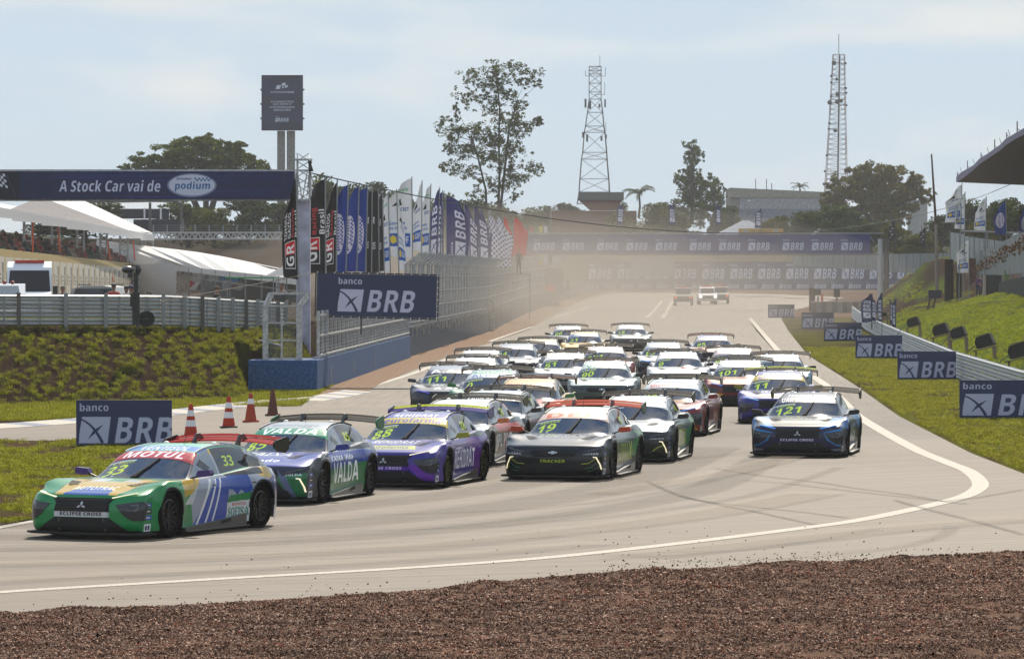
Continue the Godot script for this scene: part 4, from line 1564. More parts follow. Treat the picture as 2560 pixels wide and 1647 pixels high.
func build_cars():
	var wedge := make_car("wedge")
	var block := make_car("block")
	var W := Color8(225, 226, 228)
	var K := Color8(22, 23, 26)
	var green := Color8(18, 120, 62)
	var gold := Color8(196, 160, 52)
	var blue := Color8(30, 70, 160)
	var purple := Color8(52, 38, 128)
	var silver := Color8(150, 154, 158)
	var red := Color8(150, 24, 30)
	# the leader
	place_car(wedge, {number = 33, driver = "N. PIQUET", base = green, roof = Color8(110, 190, 165), strip = Color8(180, 36, 48), strip_text = "MOTUL", strip_slant = 0.15, roof_text = "VENTISOL", hood = Color8(20, 128, 72),
		top = [[[[-0.62, -0.12], [0.62, -0.12], [0.62, -0.40], [-0.62, -0.40]], Color8(50, 110, 190), false], [[[-0.75, 1.0], [0.75, 1.0], [0.62, 1.5], [0.5, 2.1], [-0.5, 2.1], [-0.62, 1.5]], gold, false], [[[-0.34, 1.02], [0.34, 1.02], [0.42, 1.3], [-0.42, 1.3]], Color8(190, 195, 200), false], [[[-0.13, 1.04], [0.13, 1.04], [0.15, 1.28], [-0.15, 1.28]], Color8(40, 150, 110), false], [[[-0.40, 2.2], [0.40, 2.2], [0.32, 1.86], [0.18, 1.72], [-0.18, 1.72], [-0.32, 1.86]], blue, false]],
		lip_text = "AUTOTRAC", side = Color8(150, 158, 175), marks = [["SOFISA", -0.46, -0.98, 0.21, 0.34, Color8(20, 110, 90), "Droid Serif"], ["BANCO", -0.56, -0.90, 0.36, 0.41, Color8(170, 60, 50), "Droid Serif"]],
		flank = [[[[2.3, 0.1], [2.3, 0.9], [1.0, 0.9], [0.7, 0.6], [0.55, 0.1]], Color8(20, 130, 70)], [[[0.95, 0.82], [0.3, 0.82], [0.5, 0.62], [0.9, 0.55]], gold], [[[0.9, 0.45], [0.4, 0.72], [0.6, 0.45]], Color8(190, 195, 200)], [[[0.6, 0.1], [-0.1, 0.78], [-0.5, 0.78], [-0.4, 0.1]], Color8(40, 72, 165)], [[[0.45, 0.1], [0.0, 0.78], [0.06, 0.78], [0.52, 0.1]], W], [[[0.2, 0.1], [-0.16, 0.78], [-0.11, 0.78], [0.26, 0.1]], W], [[[0.0, 0.1], [-0.3, 0.78], [-0.25, 0.78], [0.05, 0.1]], W], [[[-0.45, 0.62], [-0.5, 0.88], [-0.98, 0.86], [-1.05, 0.58], [-0.9, 0.52], [-0.8, 0.6], [-0.7, 0.52], [-0.6, 0.6]], blue], [[[-0.40, 0.1], [-0.42, 0.42], [-1.1, 0.45], [-1.1, 0.1]], Color8(205, 208, 210)], [[[-0.42, 0.42], [-0.5, 0.52], [-1.1, 0.56], [-1.1, 0.45]], green], [[[-1.2, 0.9], [-1.7, 0.9], [-1.7, 0.7], [-1.3, 0.78]], gold], [[[-1.5, 0.7], [-2.2, 0.9], [-2.2, 0.4], [-1.7, 0.4]], Color8(30, 40, 110)], [[[2.3, 1.4], [-0.0, 1.4], [-2.2, 1.4], [-2.2, 1.16], [0.3, 1.12], [0.95, 0.8], [2.3, 0.8]], gold]],
		face = Color8(16, 128, 66), plate = "ECLIPSE CROSS", plate_col = Color8(196, 198, 202), plate_ink = K, mirror = Color8(60, 42, 110), wing = Color8(140, 16, 26), flap = Color8(150, 20, 30), rail = Color8(220, 222, 225)},
		"green and gold leading race car with red rear wing and silver name plate", by_wheel(414, 1345, 25.0), 25.0)
	place_car(block, {number = 85, driver = "L. FORESTI", base = Color8(44, 62, 140), roof = Color8(160, 166, 172), strip = Color8(24, 134, 98), strip_text = "VALDA", strip_slant = 0.2, roof_text = "BemPaggo", roof_ink = Color8(90, 96, 110), hood = Color8(40, 58, 150), hood_text = "CAIXA", lip_text = "vidade",
		side = Color8(36, 62, 150), side_text = "VALDA", door_text = "CAIXA  Vida", flank = [[[[0.95, 0.1], [0.95, 0.52], [-1.1, 0.60], [-1.1, 0.1]], Color8(14, 112, 60)], [[[2.3, 0.1], [2.3, 1.0], [0.9, 1.0], [0.9, 0.1]], Color8(60, 64, 70)], [[[0.2, 0.95], [-0.6, 0.86], [-1.1, 0.86], [-2.2, 0.95], [-2.2, 0.5], [-1.6, 0.75], [-1.0, 0.80], [-0.4, 0.78]], Color8(150, 155, 165)], [[[2.3, 1.4], [-2.2, 1.4], [-2.2, 1.12], [0.3, 1.10], [1.0, 0.8], [2.3, 0.8]], Color8(70, 74, 80)]],
		face = Color8(16, 104, 58), front = [[[[0.0, 0.62], [0.45, 0.62], [0.42, 0.40], [0.62, 0.15], [0.0, 0.12]], Color8(26, 28, 32)], [[[0.40, 0.56], [0.52, 0.56], [0.75, 0.12], [0.62, 0.12]], Color8(84, 98, 130)], [[[0.0, 0.66], [1.0, 0.70], [1.0, 0.54], [0.5, 0.48], [0.4, 0.58], [0.0, 0.58]], Color8(34, 40, 60)]], cheek = "VALDA", mirror = Color8(36, 48, 130), wing = K, endplate = Color8(20, 100, 60)},
		"blue and green race car with grey roof directly behind the leader", by_wheel(799, 1258, 14.4), 14.4)
	place_car(wedge, {number = 88, driver = "F. FRAGA", base = purple, roof = Color8(64, 58, 150), strip = Color8(190, 170, 50), strip_text = "eurofarma", strip_ink = Color8(70, 50, 160), roof_text = "REHIDRAT", hood = Color8(52, 42, 140), hood_text = "REHIDRAT", lip_text = "eurofarma", top = [[[[-0.45, 1.66], [0.45, 1.66], [0.5, 1.88], [-0.5, 1.88]], Color8(176, 178, 50), false]], lip_ink = Color8(40, 30, 110),
		side = Color8(60, 40, 130), side_text = "REHIDRAT", flank = [[[[-0.3, 0.85], [-1.0, 0.85], [-1.1, 0.1], [-0.7, 0.1], [-0.6, 0.6]], Color8(96, 40, 130)], [[[2.3, 1.4], [-2.2, 1.4], [-2.2, 1.1], [0.3, 1.1], [1.0, 0.8], [2.3, 0.8]], Color8(40, 34, 100)]],
		face = Color8(50, 40, 130), front = [[[[0.42, 0.40], [0.56, 0.44], [0.9, 0.22], [0.9, 0.12], [0.68, 0.16]], Color8(110, 50, 170)]], plate = "ECLIPSE CROSS", plate_col = Color8(90, 46, 150), mirror = Color8(150, 146, 30), wing = Color8(40, 34, 110), flap = Color8(170, 176, 40), endplate = Color8(44, 38, 110), rim = Color8(60, 60, 20)},
		"purple race car with yellow visor strip and yellow mirrors behind the blue and green car", by_wheel(1111, 1218, 12.9), 12.9)
	place_car(block, {number = 19, driver = "MASSA", base = Color8(18, 22, 28), roof = Color8(222, 222, 220), strip = Color8(224, 196, 180), strip_text = "DEX", strip_ink = Color8(214, 110, 70), hood = Color8(20, 34, 58), hood_text = "LUBRAX", hood_ink = Color8(170, 176, 180), top = [[[[-0.55, 0.95], [0.55, 0.95], [0.5, 1.7], [-0.5, 1.7]], Color8(64, 72, 84), false]],
		side = Color8(40, 66, 66), side_text = "LUBRAX", side_ink = Color8(170, 190, 60), flank = [[[[0.2, 0.1], [-1.1, 0.72], [-1.1, 0.45], [-0.5, 0.1]], Color8(50, 120, 60)], [[[0.9, 0.1], [0.9, 0.3], [-1.1, 0.36], [-1.1, 0.1]], Color8(34, 44, 50)], [[[2.3, 0.1], [2.3, 1.0], [0.9, 1.0], [0.9, 0.1]], Color8(38, 42, 50)], [[[-0.8, 0.85], [-2.2, 0.92], [-2.2, 0.5], [-1.7, 0.5]], Color8(56, 120, 60)], [[[2.3, 1.4], [-2.2, 1.4], [-2.2, 1.12], [0.3, 1.1], [1.0, 0.8], [2.3, 0.8]], Color8(60, 66, 66)]],
		face = Color8(13, 15, 20), mask_text = "TRACKER", cheek = "VOCKAN", front = [[[[0.52, 0.32], [0.66, 0.335], [0.80, 0.43], [0.80, 0.415], [0.66, 0.32], [0.52, 0.305]], Color8(170, 190, 50)], [[[0.54, 0.235], [0.7, 0.26], [0.82, 0.36], [0.82, 0.345], [0.7, 0.245], [0.54, 0.22]], Color8(40, 120, 70)], [[[0.55, 0.185], [0.72, 0.20], [0.84, 0.28], [0.84, 0.265], [0.72, 0.185], [0.55, 0.17]], Color8(40, 130, 80)]], mirror = Color8(190, 70, 30), wing = Color8(150, 44, 18), flap = Color8(170, 60, 24), endplate = Color8(30, 60, 45)},
		"dark race car with white roof and orange rear wing, lime name on its grille", by_wheel(1524.6, 1198.6, 11.6), 11.6)
	place_car(block, {number = 4, driver = "", base = Color8(30, 34, 38), roof = Color8(226, 227, 226), strip = Color8(214, 216, 214), hood = Color8(196, 200, 200), side = Color8(44, 66, 60), side_text = "LUBRAX", side_ink = Color8(160, 180, 60), flank = [[[[0.2, 0.1], [-1.1, 0.72], [-1.1, 0.4], [-0.4, 0.1]], Color8(50, 120, 60)], [[[2.3, 0.1], [2.3, 1.0], [0.9, 1.0], [0.9, 0.1]], Color8(36, 40, 44)], [[[-0.8, 0.85], [-2.2, 0.92], [-2.2, 0.5], [-1.7, 0.5]], Color8(60, 130, 60)], [[[2.3, 1.4], [-2.2, 1.4], [-2.2, 1.12], [0.3, 1.1], [1.0, 0.8], [2.3, 0.8]], Color8(120, 126, 126)]],
		face = Color8(13, 15, 17), cheek = "Elleven OniX", front = [[[[0.60, 0.25], [0.70, 0.33], [0.84, 0.38], [0.84, 0.365], [0.71, 0.315], [0.615, 0.24]], Color8(170, 190, 50)]], mirror = Color8(36, 38, 40), wing = K},
		"black race car with white hood and roof beside the red and yellow car", by_wheel(1681, 1155, 8.9), 8.9)
	place_car(wedge, {number = 121, driver = "F.BAPTISTA", base = Color8(36, 40, 88), roof = Color8(58, 62, 80), strip = Color8(40, 42, 62), strip_text = "UAR SUPER FEIRA", roof_text = "Financial Move", hood = Color8(16, 17, 26), hood_text = "airfox", hood_ink = Color8(110, 114, 124), top = [[[[0.62, 1.1], [0.95, 1.3], [0.8, 1.6], [0.66, 2.1], [0.5, 2.1], [0.62, 1.6]], Color8(60, 130, 190)], [[[0.5, 0.9], [0.9, 0.9], [0.95, 1.3], [0.7, 1.1]], Color8(40, 44, 90)]],
		side = Color8(30, 40, 60), side_text = "TMG", side_ink = Color8(120, 150, 190), flank = [[[[-0.6, 0.9], [-1.2, 0.9], [-1.2, 0.3], [-0.9, 0.6]], Color8(60, 120, 170)], [[[2.3, 0.75], [0.9, 0.85], [0.9, 0.55], [2.3, 0.6]], Color8(56, 100, 160)]],
		face = Color8(24, 24, 62), front = [[[[0.52, 0.52], [0.90, 0.60], [0.98, 0.60], [0.98, 0.24], [0.80, 0.24], [0.60, 0.36]], Color8(44, 120, 180)], [[[0.66, 0.18], [0.98, 0.20], [0.98, 0.14], [0.74, 0.135]], Color8(120, 124, 140)]], plate = "ECLIPSE CROSS", plate_col = Color8(34, 30, 84), mirror = Color8(18, 18, 20), wing = K, lamp = Color8(70, 140, 220)},
		"dark blue race car with cyan headlight frames alone beside the outer white line", by_wheel(2113, 1141, 9.2), 9.2)
	place_car(block, {number = 38, driver = "", base = Color8(120, 122, 120), roof = Color8(232, 233, 232), strip = Color8(190, 194, 190), strip_text = "LAMUTHO", strip_ink = Color8(120, 60, 60), hood = Color8(216, 220, 218), side = Color8(120, 112, 106), side_text = "JPL PRO", flank = [[[[0.6, 0.8], [-1.2, 0.88], [-1.2, 0.6], [0.4, 0.66]], Color8(176, 60, 50)], [[[-0.1, 0.6], [-0.6, 0.6], [-0.5, 0.35], [-0.1, 0.38]], Color8(176, 50, 46)], [[[-0.2, 1.4], [-2.2, 1.4], [-2.2, 0.9], [-1.1, 1.0]], Color8(200, 110, 60)]], face = Color8(60, 62, 62), mirror = Color8(200, 112, 60), wing = K, endplate = Color8(60, 66, 40)},
		"white roofed race car with brown red flanks and orange mirrors behind the purple car", by_wheel(1219, 1169, 12.0), 12.0)
	place_car(block, {number = 7, driver = "", base = Color8(120, 124, 130), roof = Color8(212, 216, 218), strip = Color8(40, 42, 46), strip_text = "PARA CORNERS", hood = Color8(176, 180, 186), side = Color8(90, 94, 100), face = Color8(46, 48, 52), mirror = K, wing = K},
		"silver race car with black lettered visor strip between the two white roofed cars", by_wing(1168, 1379, 966, 10.0), 10.0)
	place_car(wedge, {number = 10, driver = "", base = Color8(190, 150, 80), roof = Color8(214, 178, 104), strip = Color8(220, 196, 150), strip_text = "SUPERPLATE", strip_ink = Color8(170, 60, 50), hood = Color8(214, 120, 110), side = Color8(200, 160, 110), face = Color8(120, 90, 50), mirror = Color8(60, 120, 60), wing = Color8(70, 40, 30), flap = Color8(90, 96, 110)},
		"sand yellow roofed race car behind the silver car", by_wing(1250, 1437, 943, 6.0), 6.0)
	place_car(wedge, {number = "0", driver = "C.BUENO", base = Color8(60, 110, 90), roof = Color8(150, 170, 180), strip = Color8(196, 202, 208), strip_text = "ALUPAR", strip_ink = Color8(70, 110, 170), roof_text = "PicPay", hood = Color8(70, 120, 100), top = [[[[-0.5, -0.1], [0.5, -0.1], [0.5, -0.4], [-0.5, -0.4]], Color8(60, 150, 90), false]], side = Color8(60, 110, 90), face = Color8(40, 60, 52), mirror = Color8(40, 110, 50), wing = K},
		"grey green race car with green roof panel right of the navy car", by_wing(1160, 1330, 924, 4.0), 4.0)
	place_car(wedge, {number = 111, driver = "R.BARRICHELLO", base = Color8(34, 42, 66), roof = Color8(120, 130, 150), strip = Color8(44, 50, 76), strip_text = "A.A.Z", hood = Color8(40, 48, 70), hood_text = "MG Tires", lip_text = "A AZ", side = Color8(34, 42, 66), face = Color8(30, 38, 60), mirror = Color8(50, 56, 64), wing = K, lamp = Color8(90, 80, 220)},
		"navy race car with lime number at the outer end of the pack", by_wing(1053, 1217, 913, 2.0), 2.0)
	var far := [
		["white race car with pale red stripe behind the navy car", block, {number = 5, base = W, roof = W, strip = Color8(228, 214, 214), hood = Color8(220, 214, 212), face = Color8(120, 116, 112)}, 1119, 1269, 893, 2.0],
		["light grey race car with white roof near the pit wall", block, {number = 29, base = Color8(190, 192, 194), roof = Color8(220, 222, 222), strip = Color8(210, 212, 212), face = Color8(90, 90, 90)}, 1138, 1278, 871, 2.0],
		["mid grey race car with plain grey roof", wedge, {number = 44, base = Color8(120, 122, 128), roof = Color8(150, 154, 160), strip = Color8(170, 172, 178), hood = Color8(150, 152, 158), face = Color8(70, 70, 74)}, 1234, 1360, 857, 3.0],
		["race car with sand yellow roof and grey glass near the white line", wedge, {number = 12, base = Color8(196, 166, 110), roof = Color8(206, 180, 130), strip = Color8(190, 190, 186), hood = Color8(190, 160, 110), face = Color8(100, 84, 60)}, 1296, 1416, 843, 2.0],
		["grey race car with faint lime number at the far end of the pack", wedge, {number = "06", base = Color8(140, 142, 144), roof = Color8(170, 172, 172), strip = Color8(190, 190, 188), hood = Color8(170, 170, 168), face = Color8(90, 88, 86)}, 1373, 1470, 809, 1.0],
		["yellow and blue race car near the far end of the pack", block, {number = 21, base = Color8(206, 166, 60), roof = Color8(206, 180, 110), strip = Color8(120, 140, 170), hood = Color8(206, 166, 70), face = Color8(120, 100, 50)}, 1410, 1516, 826, 2.0],
		["white and grey race car last of the pack in mid track", block, {number = 18, base = Color8(180, 182, 184), roof = W, strip = Color8(216, 216, 214), hood = Color8(150, 152, 154), face = Color8(60, 60, 60)}, 1528, 1624, 806, 1.0],
		["pink and red race car behind the white and green car", block, {number = 301, base = Color8(150, 50, 60), roof = Color8(206, 180, 186), strip = Color8(210, 196, 198), hood = Color8(190, 140, 140), face = Color8(110, 50, 54)}, 1449, 1582, 862, 2.0],
		["white race car with white hood and dark glass left of the white and green car", block, {number = 51, driver = "A. KHODAIR", base = Color8(214, 214, 212), roof = W, strip = Color8(226, 220, 218), hood = Color8(222, 222, 220), face = Color8(110, 108, 104)}, 1345, 1489, 878, 2.0],
		["white and green race car with teal visor strip in mid pack", block, {number = 90, driver = "R. MAURICIO", base = Color8(130, 140, 140), roof = Color8(196, 212, 206), strip = Color8(190, 206, 200), strip_text = "VALDA", strip_ink = Color8(24, 130, 96), hood = Color8(190, 200, 196), hood_text = "VALDA", hood_ink = Color8(40, 120, 90), lip_text = "STEMAC", lip_ink = Color8(60, 130, 100), face = Color8(60, 74, 70)}, 1438, 1595, 899, 3.0],
		["blue grey race car with red hood mark far back", wedge, {number = 95, base = Color8(120, 126, 150), roof = Color8(130, 136, 170), strip = Color8(190, 180, 180), hood = Color8(190, 120, 100), face = Color8(80, 80, 90), wing = Color8(80, 50, 46)}, 1721, 1834, 834, 1.0],
		["steel blue race car with bright roof edge behind the white number nine car", wedge, {number = 83, base = Color8(130, 138, 148), roof = Color8(170, 180, 190), strip = Color8(160, 170, 180), hood = Color8(176, 180, 184), face = Color8(70, 72, 76), lamp = Color8(70, 140, 230)}, 1596, 1721, 852, 2.0],
		["white race car with red hood stripe and grey wing in mid pack", block, {number = 9, driver = "C. RAMOS", base = Color8(206, 206, 206), roof = W, strip = Color8(232, 232, 232), hood = Color8(200, 200, 200), top = [[[[0.1, 1.0], [0.3, 1.0], [0.3, 1.5], [0.1, 1.5]], Color8(190, 60, 50), false]], face = Color8(80, 80, 82)}, 1624, 1767, 874, 2.0],
		["pale pink race car behind the dark red car", block, {number = 85, base = Color8(196, 190, 190), roof = Color8(214, 204, 206), strip = Color8(206, 186, 190), hood = Color8(190, 190, 190), face = Color8(80, 80, 80)}, 1766, 1901, 866, 2.0],
		["dark red race car with shell emblem on grey visor behind the purple and yellow car", wedge, {number = 101, driver = "G. PETECOF", base = Color8(122, 36, 38), roof = Color8(206, 208, 210), strip = Color8(190, 192, 194), hood = Color8(190, 130, 110), top = [[[[-0.12, 0.02], [0.12, 0.02], [0.14, 0.1], [0.0, 0.2], [-0.14, 0.1]], Color8(220, 140, 60), false]], front = [[[[0.42, 0.36], [0.6, 0.38], [0.9, 0.2], [0.8, 0.14], [0.5, 0.30]], Color8(196, 150, 40)]], face = Color8(110, 34, 34), lamp = Color8(80, 150, 230)}, 1775, 1932, 895, 4.0],
		["pale blue race car nearest the outer white line behind the purple car", block, {number = 8, base = Color8(130, 160, 186), roof = Color8(200, 210, 216), strip = Color8(196, 206, 212), hood = Color8(190, 200, 206), face = Color8(90, 110, 130)}, 1878, 2024, 882, 4.0],
		["purple race car with yellow visor strip behind the dark blue car", wedge, {number = 11, driver = "DI MAURO", base = purple, roof = Color8(80, 74, 150), strip = Color8(190, 170, 70), strip_text = "eurofarma", strip_ink = Color8(110, 90, 190), roof_text = "REHIDRAT", hood = Color8(60, 56, 140), hood_text = "REHIDRAT", top = [[[[-0.45, 1.66], [0.45, 1.66], [0.5, 1.88], [-0.5, 1.88]], Color8(176, 170, 60), false]], face = Color8(50, 44, 120), mirror = Color8(130, 130, 30), flap = Color8(150, 160, 50), lamp = Color8(120, 180, 220)}, 1863, 2044, 916, 5.0],
		["red race car with yellow sills and orange shell emblem on its visor", wedge, {number = 28, driver = "", base = Color8(128, 26, 34), roof = Color8(196, 202, 208), strip = Color8(206, 210, 214), strip_text = "   Shell V-Power", strip_ink = Color8(190, 60, 50), roof_text = "entre", roof_ink = Color8(120, 130, 160), hood = Color8(140, 34, 36), top = [[[[-0.55, 0.02], [-0.30, 0.02], [-0.28, 0.10], [-0.42, 0.2], [-0.57, 0.10]], Color8(226, 140, 40), false], [[[-0.6, 0.95], [0.6, 0.95], [0.4, 1.3], [-0.6, 1.2]], Color8(206, 160, 80), false]], front = [[[[0.42, 0.38], [0.56, 0.40], [0.86, 0.16], [0.74, 0.13]], Color8(206, 160, 40)]], face = Color8(120, 24, 30), side = Color8(110, 26, 32), mirror = Color8(130, 40, 40), lamp = Color8(80, 150, 230)}, 1614, 1800, 945, 9.0],
	]
	for f in far:
		f[2].driver = f[2].get("driver", "")
		place_car(f[1], f[2], f[0], by_wing(f[3], f[4], f[5], f[6]), f[6])
	wedge.free()
	block.free()
	# three official cars far up the straight, lamps towards us or away
	var c := make_suv()
	var n := 0
	for q in [[1709, 755, "dark official car with amber lamps, left of the far three", K, false], [1768, 764, "white official car with bright headlights, middle of the far three", W, true], [1800, 752, "dark grey official car half hidden behind the white one", Color8(60, 60, 64), false]]:
		var o: Node3D = c.duplicate()
		o.name = numbered("official_car")
		add_child(o)
		o.position = ground(q[0], q[1] - 1)
		o.position.z = -423.0 - 8.0 * n
		o.position.x = (q[0] - 1280.0) / FL * -o.position.z
		o.position.y = elev(-o.position.z) + 0.02
		o.rotation.y = 0.0 if q[4] else -0.05
		tag(o, q[2], "car", "official cars far up the straight")
		o.get_node("body").material_override = plain(q[3], 0.3)
		if not q[4]:
			var am := plain(Color8(255, 120, 50), 0.3)
			am.emission_enabled = true
			am.emission = Color8(255, 90, 30)
			am.emission_energy_multiplier = 0.7
			for k in ["headlight", "headlight_001"]:
				o.get_node(k).material_override = am
		n += 1
	c.free()

func make_suv() -> Node3D:
	var t := Node3D.new()
	t.name = "official_car"
	var s := Shape.new()
	var B := Transform3D(Basis(Vector3(0, 0, 1), Vector3.UP, Vector3(-1, 0, 0)), Vector3.ZERO)
	s.prism(PackedVector2Array([Vector2(-2.2, 0.35), Vector2(2.15, 0.35), Vector2(2.25, 0.6), Vector2(2.2, 0.9), Vector2(1.0, 1.08), Vector2(-2.2, 1.05)]), -0.92, 0.92, B)
	s.prism(PackedVector2Array([Vector2(-2.15, 1.05), Vector2(1.0, 1.08), Vector2(0.35, 1.62), Vector2(-0.3, 1.72), Vector2(-1.9, 1.68)]), -0.72, 0.72, B)
	part("body", s.done(), M.white, t)
	var g := Shape.new()
	g.quad(Vector3(-0.68, 1.12, 0.99), Vector3(0.68, 1.12, 0.99), Vector3(0.62, 1.58, 0.42), Vector3(-0.62, 1.58, 0.42))
	part("windshield", g.done(), M.lamp_glass, t)
	var gr := Shape.new()
	gr.box(Vector3(-0.5, 0.6, 2.2), Vector3(0.5, 0.85, 2.26))
	part("grille", gr.done(), M.matt_black, t)
	var lit := plain(Color.WHITE, 0.2)
	lit.emission_enabled = true
	lit.emission = Color(1, 0.96, 0.88)
	lit.emission_energy_multiplier = 6.0
	for x in [-0.72, 0.72]:
		var h := Shape.new()
		h.ball(Vector3(x, 0.76, 2.2), Vector3(0.17, 0.11, 0.06))
		part("headlight", h.done(), lit, t)
	var bar := Shape.new()
	bar.box(Vector3(-0.55, 1.72, -0.5), Vector3(0.55, 1.84, -0.25))
	part("light_bar", bar.done(), M.orange, t)
	for a in [[0.8, 1.4], [-0.8, 1.4], [0.8, -1.4], [-0.8, -1.4]]:
		var w := Shape.new()
		w.tube(Vector3(a[0] - 0.13, 0.36, a[1]), Vector3(a[0] + 0.13, 0.36, a[1]), 0.36, 0.36, 16)
		part("wheel", w.done(), M.rubber, t)
	return t

# ---------------------------------------------------------------- pit wall, catch fence, flags
func build_pit_wall():
	# near block of the wall, then a darker run set slightly back
	var block_mat: StandardMaterial3D = M.blue_concrete
	var w := thing("pit_wall", "blue painted concrete pit wall with a square end facing the bend", "wall")
	var near := []
	for d in range(140, 196, 4):
		near.append(float(d))
	for i in near.size():
		var a: float = near[i]
		var b: float = a + 4.0
		var s := Shape.new()
		var ax := wall_x(a)
		var bx := wall_x(b)
		var th := 2.2 if i == 0 else 0.5
		var o := PackedVector2Array([Vector2(ax, -a), Vector2(bx, -b + 0.02), Vector2(bx - th, -b + 0.02), Vector2(ax - th, -a)])
		wall_block(s, o, -0.1, 1.0)
		part("wall_block", s.done(), block_mat, w)
		if i > 0 and i % 3 == 1:
			var m := Shape.new()
			var c := Vector3(lerpf(ax, bx, 0.5) + 0.006, 0.2, -(a + 2.0))
			m.box(c + Vector3(0, 0, -0.12), c + Vector3(0.003, 0.5, 0.12))
			part("white_mark", m.done(), M.white_paint, w)
	var w2 := thing("pit_wall", "darker grey blue pit wall running up the straight behind the dust", "wall")
	var dark := rough_stuff(lin(0.05, 0.075, 0.12), M.mottle, 0.4, 0.7)
	var pale := rough_stuff(lin(0.5, 0.47, 0.42), M.mottle, 0.4, 0.8)
	var d := 198.0
	var n := 0
	while d < 560.0:
		var b := d + 8.0
		var s := Shape.new()
		wall_block(s, PackedVector2Array([Vector2(wall_x(d) - 0.15, -d), Vector2(wall_x(b) - 0.15, -b + 0.03), Vector2(wall_x(b) - 0.7, -b + 0.03), Vector2(wall_x(d) - 0.7, -d)]), elev(d) - 0.2, elev(d) + 1.35)
		part("wall_block", s.done(), dark, w2)
		if n == 11:
			var p := Shape.new()
			p.box(Vector3(wall_x(d) - 0.3, elev(d), -d - 1.6), Vector3(wall_x(d) + 0.12, elev(d) + 2.1, -d - 0.2))
			part("pale_pillar", p.done(), pale, w2)
		d = b
		n += 1
	# gate frame on the end of the wall
	var g := thing("fence_gate", "galvanised frame gate with mesh standing on the end of the blue wall", "gate", Vector3(-7.35, 1.0, -140.3))
	var fx := [-0.58, 0.0, 0.60]
	for i in 2:
		var s := Shape.new()
		var x: float = [-0.52, 0.56][i]
		s.box(Vector3(x - 0.09, 0, -0.09), Vector3(x + 0.09, 1.75, 0.09))
		s.bar(Vector3(x, 1.7, 0), Vector3(x + [0.18, 0.30][i], 2.12, -0.1), 0.16, 0.14)
		part("gate_post", s.done(), M.steel, g)
	var bars := Shape.new()
	bars.box(Vector3(-0.03, 0.0, -0.03), Vector3(0.03, 1.7, 0.03))
	part("middle_bar", bars.done(), M.steel, g)
	for y in [0.04, 0.62, 1.18, 1.72]:
		var s := Shape.new()
		s.box(Vector3(-0.43, y - 0.025, -0.025), Vector3(0.47, y + 0.025, 0.025))
		part("cross_bar", s.done(), M.steel, g)
	var s2 := Shape.new()
	s2.bar(Vector3(-0.34, 2.12, -0.1), Vector3(0.86, 2.12, -0.1), 0.08)
	part("top_bar", s2.done(), M.steel, g)
	var me := Shape.new()
	for i in 13:
		var x := -0.43 + i * 0.075
		me.bar(Vector3(x, 0.04, 0), Vector3(x, 1.72, 0), 0.008)
		me.bar(Vector3(x + 0.02, 1.72, 0), Vector3(x + 0.2, 2.12, -0.1), 0.008)
	for i in 28:
		var y := 0.05 + i * 0.06
		me.bar(Vector3(-0.43, y, 0), Vector3(0.47, y, 0), 0.008)
	part("wire_mesh", me.done(), M.galv, g)
	# catch fence along the near wall
	var f := thing("catch_fence", "galvanised mesh fence standing on the near blue pit wall", "fence")
	var posts := []
	d = 142.0
	while d < 198.0:
		posts.append(d)
		d += 2.0
	for dd in posts:
		var s := Shape.new()
		var x := wall_x(dd) - 0.12
		s.box(Vector3(x - 0.05, 0.95, -dd - 0.05), Vector3(x + 0.05, 2.55, -dd + 0.05))
		part("post", s.done(), M.steel, f)
	for y in [1.12, 1.75, 2.4]:
		var s := Shape.new()
		for i in posts.size() - 1:
			s.bar(Vector3(wall_x(posts[i]) - 0.06, y, -posts[i]), Vector3(wall_x(posts[i + 1]) - 0.06, y, -posts[i + 1]), 0.05)
		part("rail", s.done(), M.steel, f)
	me = Shape.new()
	for k in 14:
		var y := 1.02 + k * 0.11
		for i in range(0, posts.size() - 1, 2):
			var j := mini(i + 2, posts.size() - 1)
			me.bar(Vector3(wall_x(posts[i]) - 0.08, y, -posts[i]), Vector3(wall_x(posts[j]) - 0.08, y, -posts[j]), 0.012)
	d = 142.0
	while d < 197.0:
		me.bar(Vector3(wall_x(d) - 0.08, 1.0, -d), Vector3(wall_x(d) - 0.08, 2.5, -d), 0.012)
		d += 0.5
	part("wire_mesh", me.done(), M.galv, f)
	# tall debris fence further up
	var f2 := thing("catch_fence", "tall debris fence with cranked tops running along the far pit wall", "fence")
	posts = []
	d = 199.0
	while d < 470.0:
		posts.append(d)
		d += 3.5
	for dd in posts:
		var s := Shape.new()
		var x := wall_x(dd) - 0.4
		var y := elev(dd)
		s.box(Vector3(x - 0.06, y + 1.2, -dd - 0.05), Vector3(x + 0.06, y + 4.2, -dd + 0.05))
		s.bar(Vector3(x, y + 4.15, -dd), Vector3(x + 0.75, y + 4.75, -dd), 0.09)
		part("post", s.done(), M.steel, f2)
	for h in [1.5, 2.2, 2.9, 3.6, 4.2]:
		var s := Shape.new()
		for i in posts.size() - 1:
			s.bar(Vector3(wall_x(posts[i]) - 0.36, elev(posts[i]) + h, -posts[i]), Vector3(wall_x(posts[i + 1]) - 0.36, elev(posts[i + 1]) + h, -posts[i + 1]), 0.045)
		part("cable", s.done(), M.galv, f2)
	me = Shape.new()
	d = 199.0
	while d < 470.0:
		var x := wall_x(d) - 0.38
		me.bar(Vector3(x, elev(d) + 1.3, -d), Vector3(x, elev(d) + 4.2, -d), 0.022)
		me.bar(Vector3(x, elev(d) + 4.2, -d), Vector3(x + 0.7, elev(d) + 4.7, -d), 0.022)
		d += 0.9
	part("wire_mesh", me.done(), M.galv, f2)
	# white dripping edge of netting over the wall
	var net := Shape.new()
	var r := RandomNumberGenerator.new()
	r.seed = 12
	d = 199.0
